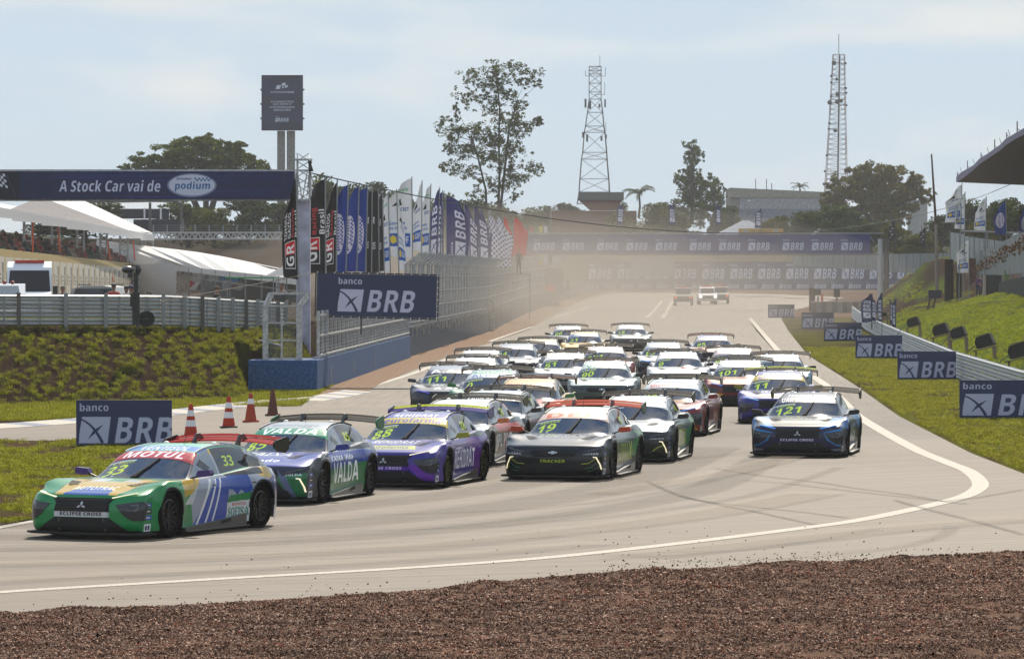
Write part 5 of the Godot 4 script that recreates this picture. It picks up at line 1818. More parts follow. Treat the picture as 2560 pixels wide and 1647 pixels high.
	while d < 330.0:
		var x := wall_x(d) - 0.10
		net.bar(Vector3(x, elev(d) + 1.5, -d), Vector3(x, elev(d) + 1.5 - r.randf_range(0.25, 0.7), -d), 0.06, 0.10)
		d += r.randf_range(1.2, 2.4)
	part("netting_edge", net.done(), pale, f2)
	# low white building with dark slots beside the far wall
	var hut := thing("pit_hut", "pale low hut with two dark slots above the far pit wall", "hut")
	var hb := Shape.new()
	var a := at(1372, 684, 420)
	hb.box(Vector3(a.x - 0.2, elev(420) + 1.0, -470), Vector3(a.x + 1.4, elev(420) + 3.6, -420))
	part("wall", hb.done(), M.concrete, hut)
	for q in [[1347, 1352, 706, 750], [1416, 1421, 700, 725]]:
		var sl := Shape.new()
		sl.box(Vector3(at(q[0], 0, 419).x, at(0, q[3], 419).y, -420.0), Vector3(at(q[1], 0, 419).x + 0.1, at(0, q[2], 419).y, -419.9))
		part("slot", sl.done(), M.dull_steel, hut)
	var sg := thing("marshal_sign", "small orange marshal panel on the far pit wall", "panel", at(1375, 720, 418))
	var so := Shape.new()
	so.box(Vector3(-0.42, -0.32, -0.05), Vector3(0.42, 0.32, 0.05))
	part("panel", so.done(), M.orange, sg)
	build_flags()

func wall_block(s: Shape, o: PackedVector2Array, y0: float, y1: float):
	# outline in (x, z) with a chamfered top
	var p := o
	var c := Vector2.ZERO
	for q in p:
		c += q
	c /= p.size()
	var inn := PackedVector2Array()
	for q in p:
		inn.append(q + (c - q).normalized() * 0.03)
	var sgn := 0.0
	for i in p.size():
		sgn += p[i].cross(p[(i + 1) % p.size()])
	for i in p.size():
		var a := p[i]
		var b := p[(i + 1) % p.size()]
		var ai := inn[i]
		var bi := inn[(i + 1) % p.size()]
		if sgn > 0.0:
			var t := a
			a = b
			b = t
			t = ai
			ai = bi
			bi = t
		s.quad(Vector3(a.x, y0, a.y), Vector3(b.x, y0, b.y), Vector3(b.x, y1 - 0.03, b.y), Vector3(a.x, y1 - 0.03, a.y))
		s.quad(Vector3(a.x, y1 - 0.03, a.y), Vector3(b.x, y1 - 0.03, b.y), Vector3(bi.x, y1, bi.y), Vector3(ai.x, y1, ai.y))
	var up := [Vector3.UP, Vector3.UP, Vector3.UP]
	var z := [Vector2.ZERO, Vector2.ZERO, Vector2.ZERO]
	for i in range(1, p.size() - 1):
		s.stri([Vector3(inn[0].x, y1, inn[0].y), Vector3(inn[i].x, y1, inn[i].y), Vector3(inn[i + 1].x, y1, inn[i + 1].y)], up, z)

# cloth on the left of its pole (dir = -1) or on the right, top corner drawn out, folds along the fly
func flag_cloth(w: float, h: float, dir: float, sd: int, tip := 0.35, droop := 0.12) -> ArrayMesh:
	var rows := []
	var nu := 11
	var nv := 18
	for i in nv + 1:
		var v := float(i) / nv
		var row := []
		for j in nu + 1:
			var u := float(j) / nu
			var x := dir * w * u * lerpf(1.0 - tip, 1.0, smoothstep(0.0, 0.30, v)) * (1.0 - 0.06 * sin(v * 5.0 + sd))
			var y := -h * v * (1.0 - 0.03 * u * sin(sd * 1.7)) - h * droop * u * u * (1.0 - v) * 1.6
			var z := 0.26 * w * sin(u * 6.5 + sd * 1.3 + v * (2.0 + sd % 3)) * u + 0.08 * w * sin(u * 15.0 + v * 6.0 + sd * 2.1) * u
			row.append(Vector3(x, y, z))
		rows.append(row)
	return sheet(rows, func(_p, i, j): return Vector2(float(j) / nu if dir > 0 else 1.0 - float(j) / nu, float(i) / nv), null, Vector3.BACK)

func cloth_mat(im: Image) -> StandardMaterial3D:
	var m := printed(im, 0.75)
	m.backlight_enabled = true
	m.backlight = Color(0.5, 0.5, 0.5)
	return m

func put_flag(label: String, x: float, ytop: float, ybot: float, z: float, w: float, h: float, dir: float, mat: Material, sd: int, group := "flags along the pit fence", tip := 0.35):
	var t := thing("flag", label, "flag", Vector3(x, ybot, z), 0.0, group)
	var p := Shape.new()
	p.tube(Vector3.ZERO, Vector3(0, ytop - ybot, 0), 0.035, 0.028, 6)
	part("pole", p.done(), M.galv, t)
	t.rotation.z = 0.03 * sin(sd * 2.3)
	part("cloth", flag_cloth(w, h, dir, sd, tip + 0.12 * sin(sd * 1.9), 0.12 + 0.08 * sin(sd * 3.1)), mat, t, Vector3(0, ytop - ybot - 0.12, 0))

func build_flags():
	var ink := Color8(24, 22, 24)
	var W := Color8(225, 225, 225)
	var gz := Image.create(96, 256, false, Image.FORMAT_RGBA8)
	gz.fill(ink)
	put_text(gz, "TOYOTA", 14, 70, 18, 78, W, 0, "Droid Sans", true, true)
	put_text(gz, "GAZOO", 36, 78, 18, 70, W, 0, "Droid Sans", true, true)
	put_text(gz, "Racing", 58, 74, 18, 74, Color8(200, 60, 60), 0, "Droid Sans", true, true)
	put_text(gz, "Brasil", 78, 80, 16, 68, W, 0, "Droid Sans", true, true)
	gz.fill_rect(Rect2i(18, 156, 62, 74), W)
	gz.fill_rect(Rect2i(20, 158, 58, 70), ink)
	gz.fill_rect(Rect2i(20, 158, 58, 34), Color8(190, 30, 40))
	put_text(gz, "GR", 26, 164, 46, 60, W, 0, "Droid Sans", true, true)
	var pod := Image.create(96, 256, false, Image.FORMAT_RGBA8)
	pod.fill(Color8(26, 52, 128))
	var el := PackedVector2Array()
	for i in 24:
		el.append(Vector2(48 + 34 * cos(TAU * i / 24), 140 + 62 * sin(TAU * i / 24)))
	fill_poly(pod, el, Color8(196, 190, 204))
	for i in 14:
		pod.fill_rect(Rect2i(60 + (i % 2) * 7, 92 + i * 6, 7, 6), Color8(30, 60, 140))
	put_text(pod, "podium", 36, 90, 24, 100, Color8(30, 60, 140), 0, "Droid Sans", true, true)
	var blk := Image.create(96, 256, false, Image.FORMAT_RGBA8)
	blk.fill(ink)
	for k in 5:
		put_text(blk, ["STOCK", "CAR", "PRO", "SERIES", "JUET"][k], 10 + (k % 2) * 30, 40 + k * 40, 36, 22, W, 0.2)
	var gdf := Image.create(96, 256, false, Image.FORMAT_RGBA8)
	gdf.fill(Color8(214, 216, 220))
	put_text(gdf, "terracap", 14, 26, 62, 16, Color8(60, 150, 90))
	fill_poly(gdf, PackedVector2Array([Vector2(24, 84), Vector2(52, 62), Vector2(60, 84)]), ink)
	put_text(gdf, "SECRET", 40, 92, 44, 12, Color8(40, 70, 130))
	put_text(gdf, "Governo", 14, 136, 56, 12, Color8(50, 90, 160))
	put_text(gdf, "do Distrito", 14, 152, 62, 12, Color8(50, 90, 160))
	gdf.fill_rect(Rect2i(8, 176, 80, 44), Color8(30, 80, 165))
	fill_poly(gdf, PackedVector2Array([Vector2(14, 190), Vector2(24, 182), Vector2(36, 188), Vector2(36, 206), Vector2(22, 212), Vector2(14, 206)]), Color8(220, 190, 50))
	put_text(gdf, "GDF", 42, 186, 40, 22, W)
	var brb := Image.create(96, 256, false, Image.FORMAT_RGBA8)
	brb.fill(Color8(44, 44, 104))
	var lg := Image.create(200, 70, false, Image.FORMAT_RGBA8)
	lg.fill(Color8(44, 44, 104))
	bank_mark(lg, 4, 2, 190, 66, Color8(214, 214, 226), Color8(44, 44, 104))
	lg.rotate_90(COUNTERCLOCKWISE)
	brb.blit_rect(lg, Rect2i(0, 0, 70, 200), Vector2i(14, 40))
	var chq := Image.create(96, 256, false, Image.FORMAT_RGBA8)
	chq.fill(Color8(206, 206, 224))
	for i in 8:
		for j in 20:
			if (i + j) % 2 == 0:
				chq.fill_rect(Rect2i(i * 12 + 2, j * 13 + 2, 9, 9), Color8(24, 24, 30))
	var red := Image.create(32, 64, false, Image.FORMAT_RGBA8)
	red.fill(Color8(190, 30, 28))
	var m := {"gz": cloth_mat(gz), "pod": cloth_mat(pod), "blk": cloth_mat(blk), "gdf": cloth_mat(gdf), "brb": cloth_mat(brb), "chq": cloth_mat(chq), "red": cloth_mat(red)}
	M.flags = m
	var say := {"gz": "black flag with red and white racing lettering", "pod": "blue flag with pale oval", "blk": "black flag with white lettering", "gdf": "white flag with blue and yellow panel", "brb": "navy bank flag with white letters", "chq": "black and white chequered flag", "red": "red flag"}
	# pole x, top y, cloth bottom y, cloth width in pixels, kind
	var list := [[750, 437, 690, 22, "gz", -1], [815, 441, 676, 52, "gz", -1], [838, 448, 674, 24, "gz", -1], [860, 455, 672, 26, "pod", -1], [886, 459, 672, 30, "pod", -1], [910, 463, 674, 28, "pod", -1], [927, 470, 672, 20, "blk", -1], [949, 471, 674, 24, "blk", -1], [964, 477, 670, 16, "blk", -1], [980, 479, 672, 16, "gdf", -1], [1000, 478, 672, 14, "gdf", 1], [1033, 441, 640, 48, "gdf", -1], [1052, 451, 622, 22, "gdf", -1], [1069, 459, 630, 18, "gdf", -1], [1089, 467, 645, 22, "brb", -1], [1098, 475, 640, 14, "brb", -1], [1106, 477, 640, 14, "brb", -1], [1117, 486, 650, 40, "brb", 1], [1136, 489, 650, 20, "brb", 1], [1148, 500, 640, 18, "brb", 1], [1168, 504, 655, 26, "brb", 1], [1188, 512, 660, 28, "brb", 1], [1199, 517, 660, 22, "brb", 1], [1217, 533, 662, 34, "chq", 1], [1236, 538, 660, 30, "chq", 1], [1253, 538, 640, 18, "red", 1], [1281, 540, 636, 26, "red", 1]]
	var i := 0
	for q in list:
		# the row runs back along the fence
		var d := lerpf(146.0, 330.0, pow(clampf((q[0] - 750.0) / 531.0, 0.0, 1.0), 1.1))
		var top := at(q[0], q[1], d)
		var s := FL / d
		var h: float = (q[2] - q[1]) / s
		var l: String = say[q[4]]
		if q[4] == "gz":
			l += ", " + ["beside the white wrapped truss leg", "widest of its three", "next to the blue flags"][i]
		elif q[4] == "pod":
			l += ", " + ["first after the black racing flags", "middle of the three blue ones", "last blue one before the black ones"][i - 3]
		elif q[4] == "blk":
			l += ", " + ["first after the blue flags", "crumpled, middle of three", "narrow, last before the white flags"][i - 6]
		elif q[4] == "gdf":
			l += ", " + ["narrow, first of the white ones", "low, second of the white ones", "tallest of the white ones", "behind the tallest white one", "last white one before the navy flags"][i - 9]
		elif q[4] == "brb":
			l += ", " + ["first after the white flags", "thin, second after the white flags", "thin, third after the white flags", "broad and open, showing its whole logo", "just beyond the broad one", "thin, beyond the first pair", "sixth of its row, lower top", "broad, last but one before the chequered flags", "next to the chequered flags"][i - 14]
		elif q[4] == "chq":
			l += ", " + ["nearer of the two", "further of the two"][i - 23]
		else:
			l += ", " + ["half hidden behind the chequered ones", "in front of the far gantry"][i - 25]
		put_flag(l, top.x, top.y, 1.0 + elev(d), -d, q[3] / s * (1.7 if i < 9 else 1.35), h, float(q[5]), m[q[4]], i * 3 + 1, "flags along the pit fence", 0.45)
		i += 1

# ---------------------------------------------------------------- far end
func board_picture(w: int, h: int, fill: Color, ink: Color, mx: float, my: float, mw: float, mh: float) -> Image:
	var im := Image.create(w, h, false, Image.FORMAT_RGBA8)
	im.fill(fill)
	bank_mark(im, mx * w, my * h, mw * w, mh * h, ink, fill)
	return im

func panel(called: String, mat: Material, w: float, h: float, th: float, parent: Node, pos: Vector3, turn := 0.0) -> MeshInstance3D:
	# printed face towards +z, thin sides in the same material's first pixel
	var s := Shape.new()
	s.quad(Vector3(-w / 2, 0, th / 2), Vector3(w / 2, 0, th / 2), Vector3(w / 2, h, th / 2), Vector3(-w / 2, h, th / 2))
	var e := Vector2(0.004, 0.01)
	s.quad(Vector3(w / 2, 0, -th / 2), Vector3(-w / 2, 0, -th / 2), Vector3(-w / 2, h, -th / 2), Vector3(w / 2, h, -th / 2), e, e, e, e)
	s.quad(Vector3(w / 2, 0, th / 2), Vector3(w / 2, 0, -th / 2), Vector3(w / 2, h, -th / 2), Vector3(w / 2, h, th / 2), e, e, e, e)
	s.quad(Vector3(-w / 2, 0, -th / 2), Vector3(-w / 2, 0, th / 2), Vector3(-w / 2, h, th / 2), Vector3(-w / 2, h, -th / 2), e, e, e, e)
	s.quad(Vector3(-w / 2, h, th / 2), Vector3(w / 2, h, th / 2), Vector3(w / 2, h, -th / 2), Vector3(-w / 2, h, -th / 2), e, e, e, e)
	var o := part(called, s.done(), mat, parent, pos)
	o.rotation.y = turn
	return o

func build_far_wall():
	var navy := Color8(44, 56, 100)
	var im := board_picture(192, 128, navy, Color8(206, 212, 226), 0.10, 0.08, 0.82, 0.82)
	var face := printed(im, 0.7)
	var small := printed(board_picture(128, 96, navy, Color8(190, 198, 214), 0.14, 0.14, 0.72, 0.72), 0.7)
	var t := thing("banner_wall", "long wall of navy bank banners closing the end of the straight", "banner wall")
	for i in 12:
		var px := 1500.0 + i * 71.5
		var a := at(px, 660, 600)
		var y1 := at(px, 655 - 1.0 * i * 0.2, 600).y
		var y0 := at(px, 702, 600).y
		panel("banner", face, 71.0 / FL * 600, y1 - y0, 0.15, t, Vector3(a.x, y0, -600 - i * 0.8))
	for i in 19:
		var px := 1480.0 + i * 44.5
		var a := at(px, 660, 598)
		panel("low_banner", small, 44.0 / FL * 598, at(0, 701, 598).y - at(0, 724, 598).y, 0.15, t, Vector3(a.x, at(0, 725, 598).y, -597 - i * 0.5))
	# start gantry with its banners
	var g := thing("start_gantry", "long navy bank gantry spanning the straight on steel posts", "gantry")
	var gi := board_picture(512, 100, Color8(34, 50, 110), Color8(186, 194, 214), 0.0, 0.0, 0.0, 0.0)
	gi.fill(Color8(34, 50, 110))
	for k in 3:
		bank_mark(gi, 26 + k * 162, 22, 122, 60, Color8(186, 194, 214), Color8(34, 50, 110))
	var gm := printed(gi, 0.65)
	var d := 392.0
	for i in 4:
		var x0 := lerpf(1248.0, 2177.0, i / 4.0)
		var x1 := lerpf(1248.0, 2177.0, (i + 1) / 4.0)
		panel("banner", gm, (x1 - x0) / FL * d - 0.02, 48.0 / FL * d, 0.1, g, Vector3(at((x0 + x1) / 2, 0, d).x, at(0, 634, d).y, -d))
	var tr := Shape.new()
	for y in [583.0, 636.0]:
		var a := at(1240, y, d + 0.6)
		var b := at(2210, y, d + 0.6)
		tr.bar(a, b, 0.12)
	for i in 24:
		var x0 := lerpf(1240, 2210, i / 24.0)
		tr.bar(at(x0, 583, d + 0.6), at(x0 + 40, 636, d + 0.6), 0.07)
	part("truss", tr.done(), M.galv, g)
	for q in [[2202, 597, 790, 0.46, "dull"], [2217, 597, 780, 0.46, "dark"]]:
		var p := Shape.new()
		var a := at(q[0], q[1], d + 0.7)
		p.tube(Vector3(a.x, elev(d) - 0.3, a.z), a, q[3] / 2 + 0.04, q[3] / 2, 12)
		part("post", p.done(), M.rail if q[4] == "dull" else M.dull_steel, g)
	# grey panel behind the dust, brake boards, small barrier
	var sc := thing("trackside_screen", "pale blank screen in the dust below the gantry", "screen", Vector3(at(1632, 0, 585).x, at(0, 690, 585).y, -585))
	var ss := Shape.new()
	ss.box(Vector3(-2.9, 0, -0.2), Vector3(2.9, 2.4, 0.2))
	part("screen_face", ss.done(), plain(lin(0.25, 0.25, 0.27), 0.7), sc)
	for q in [[2031, 720, 800, 1.0], [2046, 722, 760, 1.0], [2093, 722, 765, 1.0]]:
		var b := thing("marker_board", {2031.0: "tall dark marker board on a post, closest to the bank boards", 2046.0: "middle dark marker board beside the orange panel", 2093.0: "dark marker board standing apart before the gravel trap"}[float(q[0])], "marker board", Vector3(at(q[0], 0, 380).x, elev(380), -380), 0.0, "marker boards before the gravel trap")
		var p := Shape.new()
		p.box(Vector3(-0.07, 0, -0.05), Vector3(0.07, 1.3, 0.05))
		part("post", p.done(), M.dull_steel, b)
		var f := Shape.new()
		f.box(Vector3(-0.26, at(0, q[2] - 22, 380).y - elev(380), 0.055), Vector3(0.26, at(0, q[1], 380).y - elev(380), 0.1))
		part("board", f.done(), M.matt_black, b)
	var ob := thing("marker_board", "orange edge panel beside the dark marker boards", "marker board", Vector3(at(2056, 0, 381).x, elev(381), -381))
	var of := Shape.new()
	of.box(Vector3(-0.1, 0.7, -0.03), Vector3(0.1, 1.45, 0.03))
	of.box(Vector3(-0.03, 0, -0.02), Vector3(0.03, 0.7, 0.02))
	part("board", of.done(), M.orange, ob)
	var br := thing("tyre_barrier", "low pale barrier with white top behind the marker boards", "barrier", Vector3.ZERO)
	for i in 12:
		var s := Shape.new()
		var a := at(2035 + i * 13, 762, 372)
		s.box(Vector3(a.x - 0.2, elev(372), -372.3), Vector3(a.x + 0.2, elev(372) + 0.9, -371.9))
		part("tyre_stack", s.done(), M.concrete if i % 2 else M.dull_steel, br)
	var tp := Shape.new()
	tp.box(Vector3(at(2030, 0, 372).x, elev(372) + 0.9, -372.35), Vector3(at(2185, 0, 372).x, elev(372) + 0.97, -371.85))
	part("top_strip", tp.done(), M.white_paint, br)

# ---------------------------------------------------------------- trees, masts, buildings
func leaf_mat(c: Color) -> StandardMaterial3D:
	var m := plain(c, 0.85, 0.0, 0.1)
	m.vertex_color_use_as_albedo = true
	m.backlight_enabled = true
	m.backlight = Color(0.6, 0.62, 0.2)
	return m

func leaves(s: Shape, c: Vector3, r: Vector3, n: int, size: float, tint: Color, g: RandomNumberGenerator):
	for i in n:
		var e := Vector3(g.randfn(), g.randfn(), g.randfn()).normalized() * pow(g.randf(), 0.42)
		var p := c + e * r
		var a := Vector3(g.randfn(), g.randfn() * 0.6, g.randfn()).normalized()
		var b := a.cross(Vector3(g.randfn(), g.randfn(), g.randfn())).normalized()
		var w := size * g.randf_range(0.6, 1.3)
		var k := g.randf_range(0.7, 1.25)
		var col := Color(tint.r * k * g.randf_range(0.9, 1.2), tint.g * k, tint.b * k, 1.0)
		var nn := (e * Vector3(1.0 / r.x, 1.0 / r.y, 1.0 / r.z)).normalized() * 0.6 + b.cross(a) * 0.6
		nn = nn.normalized()
		var q := [p - a * w - b * w * 0.35, p + b * w * 0.45, p + a * w, p - b * w * 0.5]
		s.stri([q[0], q[1], q[2]], [nn, nn, nn], [Vector2.ZERO, Vector2.ZERO, Vector2.ZERO])
		s.stri([q[0], q[2], q[3]], [nn, nn, nn], [Vector2.ZERO, Vector2.ZERO, Vector2.ZERO])
		while s.c.size() < s.v.size():
			s.c.append(col)

func limb(s: Shape, a: Vector3, b: Vector3, r0: float, r1: float, g: RandomNumberGenerator, bend := 0.08):
	var prev := a
	var l := (b - a).length()
	for i in 4:
		var t := (i + 1) / 4.0
		var p := a.lerp(b, t) + Vector3(g.randfn(), g.randfn() * 0.4, g.randfn()) * l * bend * (0.0 if i == 3 else 1.0) * 0.5
		s.tube(prev, p, lerpf(r0, r1, i / 4.0), lerpf(r0, r1, t), 6, false)
		prev = p

# a tree whose clumps of leaves are given where they grow, in pixels of a view cut at "zoom" from "off"
func clump_tree(called: String, label: String, d: float, base: Vector2, stems: Array, clumps: Array, off: Vector2, zoom: float, tint: Color, leaf: float, per: float, trunk_r: float, sd: int):
	var g := RandomNumberGenerator.new()
	g.seed = sd
	var k := d / FL
	var b := at(base.x, base.y, d)
	var t := thing(called, label, "tree", b)
	var wood := Shape.new()
	var pos := func(q: Vector2, depth: float) -> Vector3: return at(off.x + q.x / zoom, off.y + q.y / zoom, d) - b + Vector3(0, 0, depth)
	var nodes := []
	for st in stems:
		var prev := Vector3.ZERO
		for i in st.size():
			var p: Vector3 = pos.call(Vector2(st[i][0], st[i][1]), g.randf_range(-0.6, 0.6))
			if i == 0:
				p.z = 0.0
				p.y = minf(p.y, 0.0)
			else:
				wood.tube(prev, p, trunk_r * lerpf(1.0, 0.22, (i - 1.0) / st.size()), trunk_r * lerpf(1.0, 0.22, float(i) / st.size()), 7, false)
				for h in 4:
					nodes.append(prev.lerp(p, h / 4.0))
			prev = p
	var cr := Shape.new()
	for c in clumps:
		var rx: float = c[2] / zoom * k
		var ry: float = c[3] / zoom * k
		var p: Vector3 = pos.call(Vector2(c[0], c[1]), g.randfn() * 1.4)
		var best := Vector3.ZERO
		var bd := 1e9
		for n in nodes:
			var down: float = p.y - n.y
			var dist: float = (n - p).length() + (6.0 if down < 0.4 else 0.0)
			if dist < bd:
				bd = dist
				best = n
		limb(wood, best, p, trunk_r * 0.28, trunk_r * 0.07, g)
		# a clump is several sprays with air between them
		for m in 14:
			var o := Vector3(g.randfn() * rx, g.randfn() * ry, g.randfn() * rx) * 0.78
			var f := g.randf_range(0.3, 0.6)
			leaves(cr, p + o, Vector3(rx, ry, rx) * f, int(per * maxf(rx * ry, 0.3) * 0.6), leaf, tint, g)
	part("trunk", wood.done(), M.bark, t)
	part("crown", cr.done(), leaf_mat(Color.WHITE), t)

var crown_store := []

func make_crowns():
	var g := RandomNumberGenerator.new()
	g.seed = 91
	for k in 5:
		var s := Shape.new()
		for i in 16:
			var a := g.randf() * TAU
			var h := g.randf()
			var r := sqrt(g.randf()) * 0.36 * (1.0 - 0.5 * h * h)
			var c := Vector3(cos(a) * r, 0.28 + 0.56 * h, sin(a) * r)
			leaves(s, c, Vector3(0.18, 0.14, 0.18) * g.randf_range(0.7, 1.25), 300, 0.034, Color(0.9, 0.9, 0.9), g)
		leaves(s, Vector3(0, 0.16, 0), Vector3(0.30, 0.16, 0.30), 160, 0.03, Color(0.8, 0.8, 0.8), g)
		var w := Shape.new()
		w.tube(Vector3.ZERO, Vector3(0, 0.45, 0), 0.035, 0.02, 6, false)
		for i in 4:
			limb(w, Vector3(0, 0.25, 0), Vector3(g.randf_range(-0.3, 0.3), g.randf_range(0.5, 0.75), g.randf_range(-0.3, 0.3)), 0.018, 0.006, g)
		crown_store.append([s.done(), w.done()])

func plain_tree(label: String, px0: float, px1: float, top: float, base: float, d: float, tint: Color, k: int, called := "tree", group := ""):
	var b := at((px0 + px1) / 2, base, d)
	var t := thing(called, label, "bush" if called == "bush" else "tree", b, k * 1.3, group)
	var w := (px1 - px0) / FL * d / 0.86
	var h := (base - top) / FL * d / 0.95
	t.scale = Vector3(w, h, w)
	part("trunk", crown_store[k % 5][1], M.bark, t)
	part("crown", crown_store[k % 5][0], leaf_mat(tint.linear_to_srgb()), t)

func palm(label: String, px: float, top: float, base: float, d: float, sd: int):
	var b := at(px, base, d)
	var t := thing("palm_tree", label, "palm tree", b)
	var k := d / FL
	var h := (base - top) * k * 0.62
	var s := Shape.new()
	s.tube(Vector3.ZERO, Vector3(0.2, h * 0.5, 0), 0.22, 0.17, 7)
	s.tube(Vector3(0.2, h * 0.5, 0), Vector3(0.1, h, 0), 0.17, 0.14, 7)
	part("trunk", s.done(), M.bark, t)
	var g := RandomNumberGenerator.new()
	g.seed = sd
	for i in 13:
		var f := Shape.new()
		var a := TAU * i / 13 + g.randf() * 0.3
		var up := g.randf_range(0.1, 1.1)
		var l := (base - top) * k * g.randf_range(0.42, 0.55)
		var p := Vector3(0.1, h, 0)
		var dir := Vector3(cos(a), up * 1.6, sin(a)).normalized()
		for j in 9:
			var q := p + dir * l / 9.0
			f.tube(p, q, 0.03, 0.025, 4, false)
			for side in [-1.0, 1.0]:
				var o: Vector3 = dir.cross(Vector3.UP).normalized() * side * l * 0.17 * sin((j + 1.2) / 10.0 * PI) + Vector3(0, -l * 0.07, 0)
				f.tri(p, q, q + o)
				f.tri(p.lerp(q, 0.4), q, p.lerp(q, 0.5) + o * 0.95)
			p = q
			dir = (dir + Vector3(0, -0.17, 0)).normalized()
		while f.c.size() < f.v.size():
			f.c.append(Color(0.085, 0.10, 0.035))
		part("frond", f.done(), leaf_mat(Color.WHITE), t)

func lattice(s: Shape, d: float, levels: Array, r: float, cross := true, y_only := false):
	# levels: [centre px, half width px, y]; square mast seen from one side
	var k := d / FL
	var prev := []
	for i in levels.size():
		var q = levels[i]
		var c := at(q[0], q[2], d)
		var w: float = q[1] * k
		var ring := [c + Vector3(-w, 0, w), c + Vector3(w, 0, w), c + Vector3(w, 0, -w), c + Vector3(-w, 0, -w)]
		for j in 4:
			s.bar(ring[j], ring[(j + 1) % 4], r * 0.8)
			if i > 0:
				s.bar(prev[j], ring[j], r * 1.4)
				if cross:
					s.bar(prev[j], ring[(j + 1) % 4], r * 0.6)
					s.bar(prev[(j + 1) % 4], ring[j], r * 0.6)
		prev = ring

func build_background():
	make_crowns()
	var dark := Color(0.055, 0.075, 0.016)
	var mid := Color(0.085, 0.11, 0.018)
	var warm := Color(0.13, 0.135, 0.022)
	# the tall open gum tree
	clump_tree("gum_tree", "tall open gum tree with bare limbs between small leaf clumps", 470.0, Vector2(1246, 540), [[[600, 1340], [612, 1000], [605, 760], [612, 480], [590, 260]], [[505, 1330], [500, 1150], [440, 900], [380, 700]], [[612, 900], [690, 640], [760, 420]]],
		[[570, 150, 55, 45], [690, 130, 50, 35], [790, 180, 45, 40], [430, 200, 70, 45], [850, 235, 60, 45], [910, 290, 30, 25], [360, 260, 30, 50], [600, 210, 80, 60], [720, 200, 40, 50], [460, 290, 45, 45], [560, 300, 60, 40], [650, 320, 60, 50], [800, 290, 40, 35], [300, 385, 40, 35], [370, 385, 30, 30], [480, 380, 50, 30], [430, 450, 60, 35], [600, 400, 45, 50], [690, 400, 35, 30], [255, 480, 15, 25], [560, 530, 60, 50], [700, 460, 60, 40], [770, 480, 50, 40], [540, 460, 40, 30], [230, 580, 50, 35], [140, 640, 40, 50], [900, 590, 30, 40], [940, 600, 25, 30], [300, 660, 110, 60], [420, 640, 60, 50], [650, 580, 50, 50], [740, 560, 60, 40], [780, 600, 60, 40], [840, 660, 40, 30], [220, 720, 60, 40], [480, 700, 70, 60], [560, 760, 70, 60], [700, 640, 60, 40], [760, 700, 70, 50], [400, 780, 80, 50], [290, 800, 70, 50], [200, 820, 30, 35], [480, 850, 70, 60], [660, 800, 70, 50], [740, 820, 50, 40], [620, 740, 50, 50], [350, 860, 80, 40], [560, 900, 80, 50], [680, 900, 60, 50], [150, 960, 30, 30], [250, 970, 70, 40], [350, 1000, 70, 50], [860, 960, 50, 50], [930, 990, 35, 35], [790, 1030, 60, 40], [700, 1000, 50, 40], [640, 960, 50, 60], [740, 1090, 50, 50], [640, 1120, 60, 60], [560, 1120, 50, 50], [420, 1170, 60, 40], [460, 1060, 40, 30], [740, 1180, 30, 40]],
		Vector2(1060, 120), 3.235, Color(0.095, 0.115, 0.03), 0.15, 72.0, 0.15, 5)
	# slim tree with a bushy foot
	clump_tree("gum_tree", "slim upright gum tree with a bushy lower half behind the gantry", 640.0, Vector2(1735, 560), [[[390, 1380], [395, 1100], [395, 900], [385, 800]]],
		[[360, 790, 25, 25], [385, 830, 40, 40], [420, 830, 30, 35], [440, 870, 25, 30], [380, 880, 35, 35], [400, 930, 35, 40], [390, 990, 35, 45], [395, 1050, 40, 45], [330, 1010, 40, 35], [290, 1050, 30, 30], [330, 1080, 40, 50], [460, 1040, 40, 40], [500, 1080, 50, 45], [550, 1090, 45, 45], [590, 1120, 25, 40], [430, 1110, 60, 60], [350, 1150, 50, 60], [520, 1160, 60, 50], [400, 1200, 80, 60], [580, 1190, 40, 50], [330, 1240, 50, 50], [480, 1240, 90, 60], [560, 1260, 50, 50], [400, 1300, 110, 60]],
		Vector2(1600, 100), 2.9925, mid, 0.22, 60.0, 0.3, 6)
	# broad reddish tree right of the masts
	clump_tree("spreading_tree", "broad reddish green tree in front of the grey building and lattice mast", 560.0, Vector2(2200, 610), [[[1830, 1500], [1800, 1300], [1760, 1120], [1720, 1000]], [[1830, 1400], [1950, 1200], [2050, 1100]], [[1800, 1350], [1650, 1200], [1560, 1120]]],
		[[1700, 960, 50, 40], [1640, 990, 60, 50], [1760, 1000, 70, 50], [1890, 980, 60, 45], [1580, 1030, 60, 50], [1680, 1050, 80, 50], [1800, 1060, 80, 50], [1900, 1040, 60, 50], [2020, 1060, 60, 45], [2080, 1080, 45, 40], [1530, 1090, 60, 50], [1620, 1110, 80, 50], [1740, 1120, 90, 50], [1860, 1120, 80, 50], [1980, 1120, 80, 50], [2090, 1130, 50, 45], [1450, 1160, 60, 40], [1400, 1210, 40, 40], [1520, 1170, 70, 50], [1640, 1180, 90, 50], [1770, 1190, 90, 50], [1900, 1190, 80, 50], [2010, 1190, 60, 50], [2110, 1190, 35, 30], [2170, 1160, 30, 30], [1580, 1240, 90, 50], [1720, 1250, 90, 50], [1850, 1260, 80, 50], [1960, 1250, 60, 50], [1850, 1330, 90, 60], [1740, 1320, 80, 50], [1950, 1320, 50, 50], [1880, 1400, 80, 50]],
		Vector2(1600, 100), 2.9925, Color(0.15, 0.135, 0.032), 0.22, 105.0, 0.34, 7)
